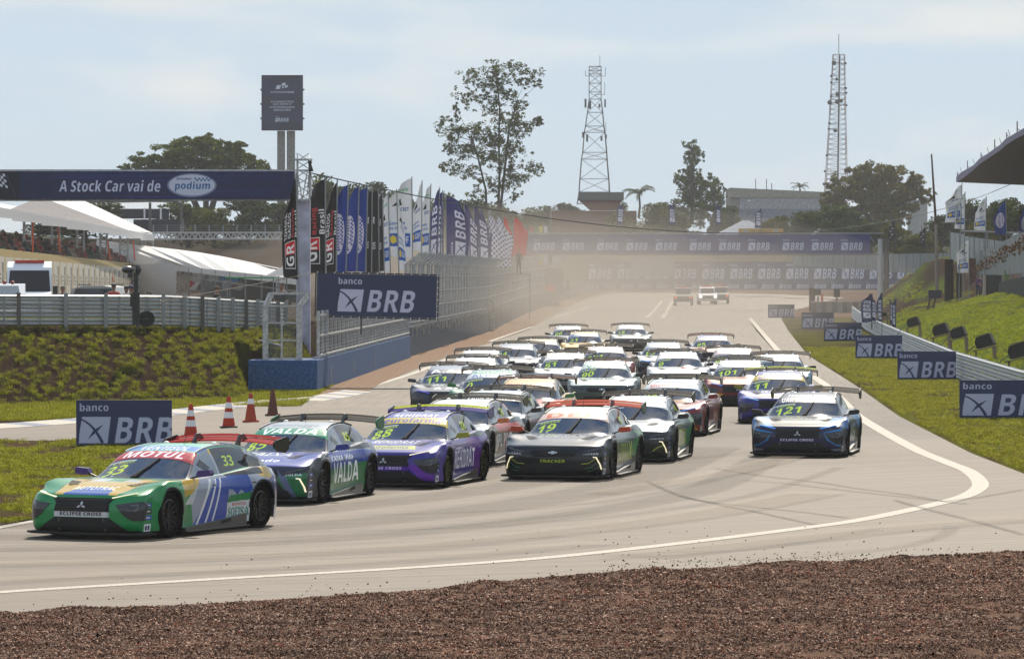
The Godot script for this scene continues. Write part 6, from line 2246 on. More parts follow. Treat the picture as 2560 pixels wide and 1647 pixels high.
	# dome-crowned tree behind the overhead banner
	clump_tree("spreading_tree", "wide dome crowned tree rising behind the overhead banner", 430.0, Vector2(540, 560), [[[640, 1200], [640, 900], [600, 760]], [[650, 1100], [760, 820], [840, 740]], [[630, 1100], [450, 800], [200, 760]]],
		[[480, 600, 90, 40], [560, 625, 80, 40], [680, 610, 100, 35], [780, 630, 90, 35], [420, 650, 90, 50], [540, 670, 110, 50], [680, 660, 120, 50], [820, 660, 90, 50], [900, 690, 70, 40], [360, 710, 90, 45], [500, 730, 110, 45], [640, 730, 120, 45], [780, 730, 110, 45], [920, 740, 80, 40], [990, 760, 60, 35], [230, 730, 90, 35], [160, 770, 80, 35], [270, 790, 100, 35], [110, 800, 50, 20], [420, 790, 110, 35], [560, 790, 110, 35], [720, 800, 120, 30], [880, 800, 100, 30], [1010, 800, 50, 25]],
		Vector2(300, 160), 2.9925, Color(0.11, 0.14, 0.026), 0.18, 190.0, 0.34, 8)
	# rows of crowns that fill the horizon
	var far := [[40, 180, 425, 520, 560, 0, "low tree behind the left end of the overhead banner"], [120, 270, 422, 520, 600, 1, "low tree with a thin mast above it, behind the overhead banner"], [595, 700, 405, 560, 470, 0, "dull tree between the dome tree and the billboard legs"], [380, 560, 500, 620, 400, 1, "dark tree under the overhead banner, left of the billboard legs"], [470, 600, 520, 620, 390, 2, "light green tree at the foot of the dome tree"], [540, 700, 490, 620, 410, 0, "dark tree just left of the billboard legs under the banner"], [90, 330, 500, 610, 380, 0, "dark tree behind the marquee roofs"], [650, 760, 500, 620, 440, 0, "dark tree between the billboard legs"],
		[760, 900, 440, 620, 470, 1, "green tree behind the first black flags"], [840, 990, 455, 620, 480, 0, "dark tree behind the blue flags"], [940, 1060, 478, 640, 490, 1, "green tree behind the white flags"], [1040, 1150, 475, 640, 500, 2, "light green tree behind the navy flags"], [1110, 1240, 490, 640, 520, 0, "dark tree at the foot of the tall gum tree"], [1200, 1330, 508, 640, 560, 1, "low tree right of the tall gum tree"], [1290, 1400, 515, 640, 640, 1, "low tree left of the lattice mast foot"], [1375, 1470, 507, 600, 660, 0, "rounded tree at the foot of the lattice mast"], [1500, 1580, 500, 600, 690, 0, "dark shrub tree beside the flared control tower"], [1585, 1700, 500, 620, 600, 2, "bright green tree under the palm"], [1640, 1750, 520, 620, 590, 2, "light green tree left of the slim gum tree"], [1770, 1860, 515, 620, 640, 1, "tree right of the slim gum tree"], [1500, 1610, 535, 630, 590, 2, "low light green tree behind the second banner flag"], [1890, 1990, 535, 620, 520, 2, "light green tree beside the yellow awning"], [1950, 2080, 522, 630, 500, 1, "green tree behind the small white tents"],
		[2030, 2200, 512, 620, 490, 3, "dense bright green mango tree below the reddish tree"], [2120, 2240, 550, 640, 470, 0, "dark tree at the end of the gantry"], [2190, 2290, 560, 650, 440, 2, "light green bushy tree beside the steel post"], [2250, 2360, 575, 650, 430, 2, "light green bushy tree left of the flag mast"], [2290, 2420, 530, 650, 460, 0, "dark tree behind the flag mast"], [2370, 2520, 500, 640, 450, 0, "dark tree behind the white flags on the right"], [2440, 2580, 495, 640, 440, 1, "tree behind the blue oval flags"], [2520, 2640, 510, 640, 430, 0, "dark tree behind the end of the grandstand wall"], [2410, 2500, 540, 640, 420, 2, "light tree behind the sheet metal fence corner"]]
	var tones := [dark, mid, warm, Color(0.06, 0.105, 0.02)]
	for i in far.size():
		var f = far[i]
		plain_tree(f[6], f[0], f[1], f[2], f[3], f[4], tones[f[5]], i, "tree", "trees along the horizon")
	palm("windswept palm beside the flared control tower", 1597, 448, 545, 690, 3)
	palm("small palm showing over the grey building roof", 1999, 448, 500, 800, 4)
	# lattice masts
	var m1 := thing("lattice_mast", "tapering dark lattice mast standing behind the control tower", "mast", Vector3.ZERO)
	var s := Shape.new()
	lattice(s, 700.0, [[1485, 42, 510], [1486, 38, 480], [1486, 36, 447], [1486, 32, 398], [1487, 30, 381], [1487, 26, 331], [1487, 23, 315], [1488, 19, 281], [1488, 15, 248], [1488, 15, 230], [1488, 15, 208], [1488, 15, 185], [1488, 15, 176], [1488, 15, 166]], 0.065)
	part("lattice", s.done(), M.dull_steel, m1)
	for q in [[1464, 258, 22, 5], [1475, 262, 20, 6], [1513, 258, 20, 4], [1499, 264, 10, 5], [1458, 337, 14, 5], [1515, 341, 10, 5], [1504, 346, 12, 5], [1468, 345, 18, 5]]:
		var a := Shape.new()
		var c := at(q[0], q[1], 698.5)
		var h: float = q[2] / FL * 700 / 2
		var w: float = q[3] / FL * 700 / 2
		a.box(c - Vector3(w, h, w), c + Vector3(w, h, w))
		part("antenna_panel", a.done(), M.dull_steel, m1)
	for q in [[1464, 176, 190], [1514, 168, 190], [1512, 206, 236], [1515, 305, 326], [1500, 138, 166]]:
		var a := Shape.new()
		a.bar(at(q[0], q[1], 699), at(q[0], q[2], 699), 0.07)
		a.bar(at(q[0], q[2], 699), at(1488, q[2], 699), 0.07)
		part("whip_aerial", a.done(), M.wire, m1)
	var m2 := thing("lattice_mast", "slender red and white lattice mast hung with dishes above the reddish tree", "mast", Vector3.ZERO)
	var lv := []
	for i in 29:
		var t := i / 28.0
		lv.append([lerpf(2091, 2098, t), lerpf(28, 14, pow(t, 0.9)), lerpf(485, 136, t)])
	var pale := plain(lin(0.42, 0.40, 0.40), 0.6)
	var rusty := plain(lin(0.26, 0.13, 0.11), 0.6)
	for i in 7:
		var b := Shape.new()
		lattice(b, 720.0, lv.slice(i * 4, i * 4 + 5), 0.055)
		part("lattice_section", b.done(), pale if i % 2 else rusty, m2)
	var co := Shape.new()
	co.bar(at(2095, 480, 720), at(2100, 136, 720), 0.24)
	part("cable_run", co.done(), M.dull_steel, m2)
	var wh := Shape.new()
	wh.bar(at(2098, 136, 720), at(2098, 85, 720), 0.10)
	part("whip_aerial", wh.done(), M.dull_steel, m2)
	for q in [[2086, 157, 6], [2115, 158, 3], [2079, 190, 3], [2079, 206, 3], [2093, 198, 4], [2116, 220, 3], [2117, 232, 3], [2094, 235, 5], [2080, 241, 3], [2075, 256, 6], [2094, 254, 6], [2104, 252, 5], [2117, 263, 3], [2074, 308, 3], [2073, 322, 3], [2089, 326, 5], [2068, 388, 3], [2063, 428, 3], [2061, 460, 4]]:
		var a := Shape.new()
		var r: float = q[2] / FL * 720
		a.ball(at(q[0], q[1], 718.5), Vector3(r, r, r * 0.45), 10)
		a.bar(at(q[0], q[1], 718.6), at(2097, q[1], 720), 0.1)
		part("dish", a.done(), M.dull_steel, m2)
	# control tower
	var ct := thing("control_tower", "flared control tower with dark cap and red shaft below the dark lattice mast", "building", Vector3.ZERO)
	var cs := Shape.new()
	var d := 660.0
	var a0 := at(1447, 500, d)
	var a1 := at(1560, 480, d)
	cs.box(Vector3(a0.x, a0.y, -d - 6), Vector3(a1.x, a1.y, -d))
	part("cap", cs.done(), plain(lin(0.11, 0.12, 0.11), 0.8), ct)
	var sh := Shape.new()
	var o := PackedVector2Array()
	for q in [[1449, 499.5], [1558, 499.5], [1540, 526], [1478, 526]]:
		var p := at(q[0], q[1], d)
		o.append(Vector2(p.x, p.y))
	sh.prism(o, -d - 5.5, -d - 0.3)
	part("shaft", sh.done(), M.brick, ct)
	var le := Shape.new()
	le.box(Vector3(at(1474, 0, d).x, at(0, 529, d).y, -d - 5), Vector3(at(1544, 0, d).x, at(0, 526.2, d).y, -d + 0.4))
	part("ledge", le.done(), M.white, ct)
	var rw := thing("brick_wall", "long brick red wall below the flared control tower", "wall", Vector3.ZERO)
	var rs := Shape.new()
	var r0 := at(1350, 590, 650)
	var r1 := at(1592, 527, 650)
	rs.box(Vector3(r0.x, r0.y, -653), Vector3(r1.x, r1.y, -650))
	part("wall_face", rs.done(), M.brick, rw)
	# grey hall
	d = 760.0
	var hall := thing("grey_hall", "long grey hall with a weathered concrete parapet behind the white tents", "building", Vector3.ZERO)
	var hs := Shape.new()
	o = PackedVector2Array()
	for q in [[1827, 600], [2110, 600], [2110, 494], [1827, 494]]:
		var p := at(q[0], q[1], d)
		o.append(Vector2(p.x, p.y))
	hs.prism(o, -d - 16, -d - 0.6)
	part("wall", hs.done(), M.concrete, hall)
	var pa := Shape.new()
	o = PackedVector2Array()
	for q in [[1827, 493.5], [2110, 493.5], [2110, 482], [1827, 469]]:
		var p := at(q[0], q[1], d)
		o.append(Vector2(p.x, p.y))
	pa.prism(o, -d - 16.4, -d)
	part("parapet", pa.done(), rough_stuff(lin(0.40, 0.37, 0.31), M.mottle, 0.25), hall)
	for q in [[492.5, 522, 0.46, 0.46, 0.52], [522.5, 546, 0.26, 0.29, 0.37], [546.5, 600, 0.44, 0.44, 0.47]]:
		var b := Shape.new()
		b.box(Vector3(at(1850, 0, d).x, at(0, q[1], d).y, -d - 0.5), Vector3(at(2108, 0, d).x, at(0, q[0], d).y, -d - 0.2))
		part("cladding_band", b.done(), rough_stuff(lin(q[2], q[3], q[4]), M.mottle, 0.2), hall)
	for px in [1890.0, 1917.0, 1930.0]:
		var b := Shape.new()
		b.bar(at(px, 475, d), at(px, 447 if px < 1920 else 458, d), 0.12)
		part("roof_aerial", b.done(), M.wire, hall)
	var tank := thing("water_tank", "pale round tank building right of the reddish tree", "water tank", at(2295, 590, 640))
	var ts := Shape.new()
	ts.tube(Vector3.ZERO, Vector3(0, 5.2, 0), 1.45, 1.45, 20)
	part("tank_wall", ts.done(), rough_stuff(lin(0.5, 0.51, 0.5), M.mottle, 0.3), tank)
	var tc := Shape.new()
	tc.box(Vector3(-2.2, 4.0, -1), Vector3(-0.5, 6.6, 1))
	part("stair_block", tc.done(), M.concrete, tank)
	# billboard
	d = 480.0
	var bb := thing("billboard", "tall navy billboard on twin concrete legs", "billboard", Vector3.ZERO)
	var im := Image.create(312, 411, false, Image.FORMAT_RGBA8)
	var navy := Color8(14, 24, 56)
	im.fill(navy)
	for i in 40:
		im.fill_rect(Rect2i(0, i * 10, 312, 10), navy.lerp(Color8(26, 48, 100), absf(sin(i * 0.16)) * 0.5))
	var W := Color8(206, 210, 222)
	for q in [[8, 45, 40, 30], [60, 5, 40, 18], [285, 20, 20, 20], [8, 300, 60, 30], [270, 320, 30, 20], [55, 380, 70, 20]]:
		var f := [Vector2(q[0] + 8, q[1]), Vector2(q[0] + q[2], q[1]), Vector2(q[0] + q[2] - 8, q[1] + q[3]), Vector2(q[0], q[1] + q[3])]
		for i in 4:
			var u: Vector2 = f[i]
			var v: Vector2 = f[(i + 1) % 4]
			var nn := (v - u).orthogonal().normalized()
			fill_poly(im, PackedVector2Array([u - nn, v - nn, v + nn, u + nn]), Color8(44, 74, 130))
	fill_poly(im, PackedVector2Array([Vector2(118, 75), Vector2(150, 75), Vector2(138, 105), Vector2(106, 105)]), W)
	fill_poly(im, PackedVector2Array([Vector2(158, 58), Vector2(186, 58), Vector2(178, 80), Vector2(150, 80)]), W)
	fill_poly(im, PackedVector2Array([Vector2(180, 78), Vector2(204, 74), Vector2(196, 92), Vector2(172, 96)]), W)
	fill_poly(im, PackedVector2Array([Vector2(158, 86), Vector2(170, 84), Vector2(164, 98), Vector2(152, 100)]), W)
	put_text(im, "AUTÓDROMO", 64, 116, 130, 18, W, 0.15)
	im.fill_rect(Rect2i(198, 120, 46, 14), W)
	put_text(im, "BRB", 206, 122, 30, 10, navy)
	put_text(im, "O COMBUSTÍVEL", 70, 188, 180, 17, W, 0.15)
	put_text(im, "QUE MOVE O", 86, 210, 142, 15, W, 0.15)
	put_text(im, "AUTOMOBILISMO", 60, 231, 192, 15, W, 0.15)
	put_text(im, "BRASILEIRO", 92, 252, 132, 15, W, 0.15)
	bank_mark(im, 104, 304, 106, 44, W, navy)
	panel("poster", printed(im, 0.6), 103.0 / FL * d, 138.0 / FL * d, 1.0, bb, Vector3(at(705, 0, d).x, at(0, 326, d).y, -d))
	for q in [[692, 711], [716, 736]]:
		var l := Shape.new()
		l.box(Vector3(at(q[0], 0, d).x, 1.0, -d - 1.0), Vector3(at(q[1], 0, d).x, at(0, 327, d).y, -d - 0.1))
		part("leg", l.done(), M.concrete, bb)
	for i in 3:
		for side in [652.0, 758.5]:
			var l := Shape.new()
			l.ball(at(side, 224 + i * 36, d), Vector3(0.12, 0.12, 0.12), 6)
			part("lamp_bracket", l.done(), M.wire, bb)
	# white tents, awning, feather banners beyond the gantry
	for q in [[1790, 1945, 551, 587, 520, "large white peaked tent beyond the gantry"], [1968, 2032, 570, 592, 500, "small white peaked tent, left of the pair"], [2025, 2072, 572, 592, 498, "small white peaked tent, right of the pair"]]:
		var c := at((q[0] + q[1]) / 2, q[3], q[4])
		var t := thing("white_tent", q[5], "tent", c)
		var w: float = (q[1] - q[0]) / FL * q[4] / 2
		var h: float = (q[3] - q[2]) / FL * q[4]
		var r := Shape.new()
		var tp := [Vector3(-w * 0.12, h, -w * 0.5), Vector3(w * 0.12, h, -w * 0.5)]
		r.quad(Vector3(-w, 0, 0), Vector3(w, 0, 0), tp[1], tp[0])
		r.tri(Vector3(w, 0, 0), Vector3(w, 0, -w), tp[1])
		r.tri(Vector3(-w, 0, -w), Vector3(-w, 0, 0), tp[0])
		r.quad(Vector3(w, 0, -w), Vector3(-w, 0, -w), tp[0], tp[1])
		part("roof", r.done(), M.tent, t)
		for x in [-w, w]:
			var p := Shape.new()
			p.bar(Vector3(x * 0.97, 0, -0.1), Vector3(x * 0.97, -2.6, -0.1), 0.08)
			part("pole", p.done(), M.galv, t)
	var aw := thing("yellow_awning", "yellow awning board with two round marks below the large tent", "awning", Vector3.ZERO)
	var ai := Image.create(160, 24, false, Image.FORMAT_RGBA8)
	ai.fill(Color8(180, 140, 50))
	for x in [26, 134]:
		var c := PackedVector2Array()
		for i in 12:
			c.append(Vector2(x + 9 * cos(TAU * i / 12), 11 + 9 * sin(TAU * i / 12)))
		fill_poly(ai, c, Color8(150, 150, 150))
	put_text(ai, "RIO BRANCO", 46, 6, 70, 12, Color8(120, 90, 40))
	panel("board", printed(ai), 112.0 / FL * 510, 17.0 / FL * 510, 0.2, aw, Vector3(at(1903, 0, 510).x, at(0, 588, 510).y, -510))
	var fe := Image.create(32, 160, false, Image.FORMAT_RGBA8)
	fe.fill(Color8(40, 46, 96))
	var fl := Image.create(110, 26, false, Image.FORMAT_RGBA8)
	fl.fill(Color8(40, 46, 96))
	bank_mark(fl, 2, 3, 106, 22, Color8(206, 210, 224), Color8(40, 46, 96), false)
	fl.rotate_90(COUNTERCLOCKWISE)
	fe.blit_rect(fl, Rect2i(0, 0, 26, 110), Vector2i(3, 30))
	var fm := cloth_mat(fe)
	M.feather = fm
	for q in [[1543, 512, 560, 16], [1672, 512, 562, 17], [1790, 514, 562, 13], [1896, 520, 570, -16], [1992, 528, 580, -22], [2082, 534, 586, -14]]:
		var t := thing("feather_banner", {1543.0: "navy bank feather banner beside the flared control tower", 1672.0: "navy bank feather banner in front of the bright green tree", 1790.0: "navy bank feather banner at the foot of the slim gum tree", 1896.0: "swept navy feather banner over the large white tent", 1992.0: "swept navy feather banner beside the small white tents", 2082.0: "thin blue feather banner in front of the mango tree"}[float(q[0])], "banner", at(q[0] + (q[3] if q[3] < 0 else 0) * -0.5, q[2] + 25, 505), 0.0, "feather banners beyond the gantry")
		var k := 505.0 / FL
		var p := Shape.new()
		p.tube(Vector3.ZERO, Vector3(0, (q[2] + 25 - q[1]) * k, 0), 0.05, 0.03, 5)
		part("pole", p.done(), M.wire, t)
		part("cloth", flag_cloth(absf(q[3]) * k, (q[2] - q[1]) * k, signf(q[3]), int(q[0]), 0.1 if q[3] > 0 else 0.9, 0.02), fm, t, Vector3(0, (q[2] + 25 - q[1]) * k, 0))
	# striped row of small flags left of the gantry
	var cols := [Color8(60, 60, 60), Color8(170, 60, 50), Color8(90, 140, 70), Color8(200, 180, 60), Color8(200, 200, 205), Color8(70, 70, 76)]
	for i in 6:
		var t := thing("pennant", ["charcoal", "dull red", "green", "yellow", "pale", "dark grey"][i] + " hanging pennant left of the gantry banner", "pennant", at(1318 + i * 11.5, 660, 400), 0.0, "coloured pennants left of the gantry")
		var k := 400.0 / FL
		var b := Shape.new()
		b.box(Vector3(-4.5 * k, 0, -0.03), Vector3(4.5 * k, 95 * k, 0.03))
		part("cloth", b.done(), plain(cols[i], 0.8), t)
	# street lamps
	for q in [[1384, 517, 560], [1870, 502, 560]]:
		var t := thing("street_lamp", "thin street lamp with a bright head " + ("left of the control tower" if q[0] < 1500 else "in front of the grey hall"), "street lamp", Vector3.ZERO)
		var b := Shape.new()
		b.bar(at(q[0] - 8, q[2] + 40, 600), at(q[0] - 6, q[1] + 6, 600), 0.14)
		b.bar(at(q[0] - 6, q[1] + 6, 600), at(q[0] + 2, q[1], 600), 0.1)
		part("post", b.done(), M.galv, t)
		var h := Shape.new()
		h.box(at(q[0], q[1] + 1, 600), at(q[0] + 8, q[1] - 2, 599.4))
		part("lamp_head", h.done(), M.white, t)

# ---------------------------------------------------------------- paddock on the left
func wbeam(a: Vector3, b: Vector3, h: float) -> ArrayMesh:
	# two-wave guard rail between two posts, waves towards +side
	var s := Shape.new()
	var t := (b - a).normalized()
	var side := t.cross(Vector3.UP).normalized()
	if side.dot(a) > 0.0:
		side = -side   # waves towards the road, where the eye is
	var prof := [[0.0, 0.0], [0.09, 0.035], [0.24, 0.085], [0.36, 0.035], [0.5, 0.0], [0.64, 0.035], [0.76, 0.085], [0.91, 0.03], [1.0, 0.018]]
	for i in prof.size() - 1:
		var p: Vector3 = Vector3(0, prof[i][0] * h, 0) + side * prof[i][1]
		var q: Vector3 = Vector3(0, prof[i + 1][0] * h, 0) + side * prof[i + 1][1]
		if (b - a).cross(q - p).dot(side) > 0.0:
			s.quad(a + p, b + p, b + q, a + q)
		else:
			s.quad(b + p, a + p, a + q, b + q)
	return s.done()

func guard_rail(label: String, pts: Array, rails: Array, rh: float, posth: float, behind: bool) -> Node3D:
	var t := thing("guard_rail", label, "guard rail")
	for i in pts.size():
		var s := Shape.new()
		var p: Vector3 = pts[i]
		var run: Vector3 = pts[mini(i + 1, pts.size() - 1)] - pts[maxi(i - 1, 0)]
		var off := run.cross(Vector3.UP).normalized()
		off *= (-0.08 if behind else 0.12) * (-1.0 if off.dot(p) > 0.0 else 1.0)
		s.box(p + off + Vector3(-0.06, -0.3, -0.05), p + off + Vector3(0.06, posth, 0.05))
		part("post", s.done(), M.dull_steel if i % 3 == 1 else M.galv, t)
	for i in pts.size() - 1:
		for y in rails:
			part("rail_beam", wbeam(pts[i] + Vector3(0, y, 0), pts[i + 1] + Vector3(0, y, 0), rh), M.rail, t)
	return t

func build_paddock():
	# stacked guard rail along the top of the bank
	var px := [-20, 40, 158, 258, 338, 400, 452, 497, 537, 573, 606, 635, 662, 686, 706]
	var pts := []
	for x in px:
		var t := clampf(x / 706.0, 0.0, 1.0)
		var d := table([[0.0, 135.0], [0.57, 139.0], [0.8, 143.5], [1.0, 151.0]], t)
		var top := lerpf(733.0, 737.0, t) if t < 0.6 else lerpf(735.5, 754.0, (t - 0.6) / 0.4)
		var p := at(x, top, d)
		pts.append(Vector3(p.x, p.y - 1.0, p.z))
	guard_rail("four rail stacked guard rail along the top of the grass bank", pts, [0.0, 0.255, 0.51, 0.75], 0.23, 1.02, false)
	# thin struts between the posts
	var st := thing("guard_rail_strut", "thin upright struts tying the stacked guard rail together", "strut")
	for i in pts.size() - 1:
		var s := Shape.new()
		var m: Vector3 = (pts[i] + pts[i + 1]) * 0.5 + Vector3(0, 0, 0.11)
		s.box(m + Vector3(-0.03, 0.05, -0.01), m + Vector3(0.03, 0.93, 0.01))
		part("strut", s.done(), M.galv, st)
	# grandstand parapet with its crowd
	var W0 := Vector3(at(-40, 0, 200).x, 0, -200)
	var W1 := Vector3(at(358, 0, 330).x, 0, -330)
	var par := thing("spectator_wall", "cream panelled wall with pale posters below the packed spectators", "wall")
	var im := Image.create(128, 96, false, Image.FORMAT_RGBA8)
	im.fill(Color8(186, 162, 104))
	im.fill_rect(Rect2i(6, 14, 112, 74), Color8(206, 198, 182))
	for q in [[16, 40, 18, 22], [46, 44, 26, 4], [46, 52, 26, 4], [46, 60, 20, 4]]:
		im.fill_rect(Rect2i(q[0], q[1], q[2], q[3]), Color8(140, 132, 120))
	im.fill_rect(Rect2i(84, 24, 26, 58), Color8(120, 118, 112))
	put_text(im, "TCO", 88, 42, 18, 10, Color8(200, 198, 190))
	var face := printed(im, 0.8)
	var dir := (W1 - W0)
	var ang := atan2(-dir.z, dir.x)
	for i in 26:
		var a := W0 + dir * (i / 26.0)
		var b := W0 + dir * ((i + 1) / 26.0)
		var m := (a + b) * 0.5
		panel("wall_panel", face, dir.length() / 26.0 - 0.05, 2.5, 0.12, par, Vector3(m.x, lerpf(2.45, 1.9, i / 26.0), m.z), ang)
	var low := Shape.new()
	low.bar(W0 + Vector3(-0.3, 2.0, -0.2), W1 + Vector3(-0.3, 1.7, -0.2), 0.2, 1.4)
	part("base_wall", low.done(), M.concrete, par)
	# spectators: small figures, too many and too far to part
	var fig := Shape.new()
	fig.ball(Vector3(0, 0.62, 0), Vector3(0.11, 0.13, 0.11), 8)
	fig.tube(Vector3(0, 0.0, 0), Vector3(0, 0.40, 0), 0.17, 0.20, 8)
	fig.ball(Vector3(0, 0.40, 0), Vector3(0.23, 0.10, 0.14), 8)
	fig.tube(Vector3(0.2, 0.38, 0), Vector3(0.28, 0.12, 0.22), 0.05, 0.04, 6)
	fig.tube(Vector3(-0.2, 0.38, 0), Vector3(-0.26, 0.14, 0.24), 0.05, 0.04, 6)
	var places := []
	var tints := []
	var tones := [Color(0.16, 0.08, 0.05), Color(0.10, 0.05, 0.035), Color(0.22, 0.12, 0.08), Color(0.05, 0.035, 0.03), Color(0.30, 0.05, 0.04), Color(0.03, 0.035, 0.05), Color(0.26, 0.22, 0.18), Color(0.06, 0.09, 0.06), Color(0.2, 0.1, 0.06)]
	for i in 430:
		var u := rng.randf()
		var row := rng.randi_range(0, 3)
		var p := W0 + dir * u + Vector3(-0.45 - row * 0.75, 0, 0)
		p.y = lerpf(4.72, 4.22, u) + row * 0.24 + rng.randf_range(-0.15, 0.12)
		places.append(Transform3D(Basis(Vector3.UP, rng.randf_range(-0.6, 0.9)).scaled(Vector3.ONE * rng.randf_range(0.9, 1.1)), p))
		tints.append(tones[rng.randi() % tones.size()])
	var cm := plain(Color.WHITE, 0.8)
	cm.vertex_color_use_as_albedo = true
	var crowd := scatter("crowd", fig.done(), cm, places, tints, self)
	tag(crowd, "dense crowd leaning over the cream panelled wall", "crowd")
	var step := thing("crowd_terrace", "dark terrace that the crowd stands on", "terrace")
	for r in 4:
		var s := Shape.new()
		s.bar(W0 + Vector3(-0.7 - r * 0.75, 4.2 + r * 0.24, 0), W1 + Vector3(-0.7 - r * 0.75, 3.75 + r * 0.24, 0), 0.8, 0.9)
		part("terrace_step", s.done(), M.matt_black, step)
	# marquee over the crowd on ladder masts
	var mq := thing("marquee", "white marquee roof over the crowd carried on ladder masts", "marquee")
	var E0 := at(-60, 508, 195)
	var E1 := at(383, 587, 332)
	var up := Vector3(-5.5, 1.25, 2.0)
	for i in 8:
		var a := E0.lerp(E1, i / 8.0)
		var b := E0.lerp(E1, (i + 1) / 8.0)
		var s := Shape.new()
		var ua := up * (1.0 if i < 6 else 0.75)
		var ub := up * (1.0 if i < 5 else 0.75 if i < 7 else 0.25)
		s.quad(a, b, b + ub, a + ua)
		part("roof_sheet", s.done(), M.tent, mq)
		var v := Shape.new()
		var sag := Vector3(0, -0.55, 0)
		v.quad(a + sag + Vector3(0.04, 0, 0), b + sag * 0.8 + Vector3(0.04, 0, 0), b + Vector3(0.04, 0, 0), a + Vector3(0.04, 0, 0))
		part("valance", v.done(), M.tent, mq)
	for i in 4:
		var s := Shape.new()
		var a := at(100, 492, 246).lerp(at(319, 575, 305), i / 4.0)
		var b := at(100, 492, 246).lerp(at(319, 575, 305), (i + 1) / 4.0)
		var c := at(185, 490, 325).lerp(at(382, 583, 362), (i + 1) / 4.0)
		var e := at(185, 490, 325).lerp(at(382, 583, 362), i / 4.0)
		s.quad(a, b, c, e)
		part("upper_roof_sheet", s.done(), M.tent, mq)
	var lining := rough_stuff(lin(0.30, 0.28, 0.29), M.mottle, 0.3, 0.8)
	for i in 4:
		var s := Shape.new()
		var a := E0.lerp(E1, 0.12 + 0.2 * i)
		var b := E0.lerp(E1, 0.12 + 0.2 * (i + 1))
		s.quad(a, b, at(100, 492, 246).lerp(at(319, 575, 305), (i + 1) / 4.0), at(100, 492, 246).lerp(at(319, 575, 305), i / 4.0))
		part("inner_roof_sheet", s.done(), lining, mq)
	for x in [68, 137, 199, 257, 308, 345, 371]:
		var d := lerpf(205.0, 331.0, pow(x / 371.0, 0.85))
		var l := Shape.new()
		var y1 := lerpf(E0.y, E1.y, x / 383.0) - 0.1
		var w := 0.22 if x < 300 else 0.28
		var c := at(x, 684, d)
		for o in [Vector3(-w, 0, 0), Vector3(w, 0, 0), Vector3(-w, 0, -0.4), Vector3(w, 0, -0.4)]:
			l.bar(Vector3(c.x, 1.7, c.z) + o, Vector3(c.x, y1, c.z) + o, 0.10)
		for k in 12:
			var y := lerpf(1.8, y1, k / 12.0)
			l.bar(Vector3(c.x - w, y, c.z), Vector3(c.x + w, y, c.z), 0.07)
			if x >= 257:
				l.bar(Vector3(c.x - w, y, c.z), Vector3(c.x + w, y + (y1 - 1.8) / 12.0, c.z), 0.04)
		part("ladder_mast", l.done(), M.rail, mq)
	for q in [[81, 535, 80, 660], [143, 568, 160, 735], [268, 600, 282, 705], [332, 600, 336, 650]]:
		var t := thing("orange_strap", {81: "orange strap beside the ladder mast over the ambulance", 143: "long slanting orange strap reaching the guard rail", 268: "orange strap beside the fourth ladder mast", 332: "short orange strap at the far marquee mast"}[q[0]], "strap", Vector3.ZERO, 0.0, "orange straps of the marquee")
		var s := Shape.new()
		s.bar(at(q[0], q[1], 204 + q[0] * 0.33), at(q[2], q[3], 203 + q[0] * 0.33), 0.09, 0.03)
		part("webbing", s.done(), M.orange, t)
	# second long tent
	var t2 := thing("service_tent", "long low white service tent with a plain end wall", "tent")
	var r0 := at(240, 599, 330)
	var r1 := at(742, 681, 262)
	var e0 := at(440, 664, 300)
	var e1 := at(742, 696, 240)
	var rx := [240.0, 303.0, 366.0, 430.0, 494.0, 557.0, 620.0, 682.0, 744.0]
	var ry := [599.0, 607.0, 615.0, 622.0, 630.0, 641.0, 654.0, 667.0, 680.0]
	for i in 8:
		var s := Shape.new()
		var a := e0.lerp(e1, i / 8.0)
		var b := e0.lerp(e1, (i + 1) / 8.0)
		var c := at(rx[i + 1], ry[i + 1], lerpf(334.0, 280.0, (i + 1) / 8.0))
		var d := at(rx[i], ry[i], lerpf(334.0, 280.0, i / 8.0))
		s.quad(a, b, c, d)
		s.quad(a + Vector3(0, -0.35, 0.02), b + Vector3(0, -0.35, 0.02), b + Vector3(0, 0, 0.02), a + Vector3(0, 0, 0.02))
		part("roof_sheet", s.done(), M.tent, t2)
		if i > 0:
			var p := Shape.new()
			p.bar(Vector3(a.x, 1.6, a.z), a, 0.09)
			p.bar(Vector3(a.x, a.y - 0.7, a.z), b + Vector3(0, -0.7, 0), 0.05)
			part("pole", p.done(), M.galv, t2)
	var gw := Shape.new()
	gw.quad(Vector3(r0.x, 1.7, r0.z), Vector3(e0.x, 1.7, e0.z), e0, r0)
	part("end_wall", gw.done(), M.tent, t2)
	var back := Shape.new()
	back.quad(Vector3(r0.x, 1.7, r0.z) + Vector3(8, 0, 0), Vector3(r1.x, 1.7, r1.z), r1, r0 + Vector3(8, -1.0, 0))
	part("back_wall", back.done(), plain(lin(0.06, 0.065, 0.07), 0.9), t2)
	# hanging sheets and clutter under it
	var sheets := [[480, 512, 672, 706, lin(0.5, 0.5, 0.48), "crumpled clear plastic sheet"], [522, 545, 681, 705, lin(0.45, 0.47, 0.5), "grey plastic sheet"], [551, 566, 682, 702, lin(0.05, 0.2, 0.42), "small blue tarpaulin"], [575, 600, 681, 704, lin(0.04, 0.22, 0.5), "bright blue tarpaulin"], [470, 510, 697, 725, lin(0.55, 0.54, 0.52), "white sheet with a red patch"], [555, 605, 700, 726, lin(0.32, 0.32, 0.33), "grey tarpaulin screen"]]
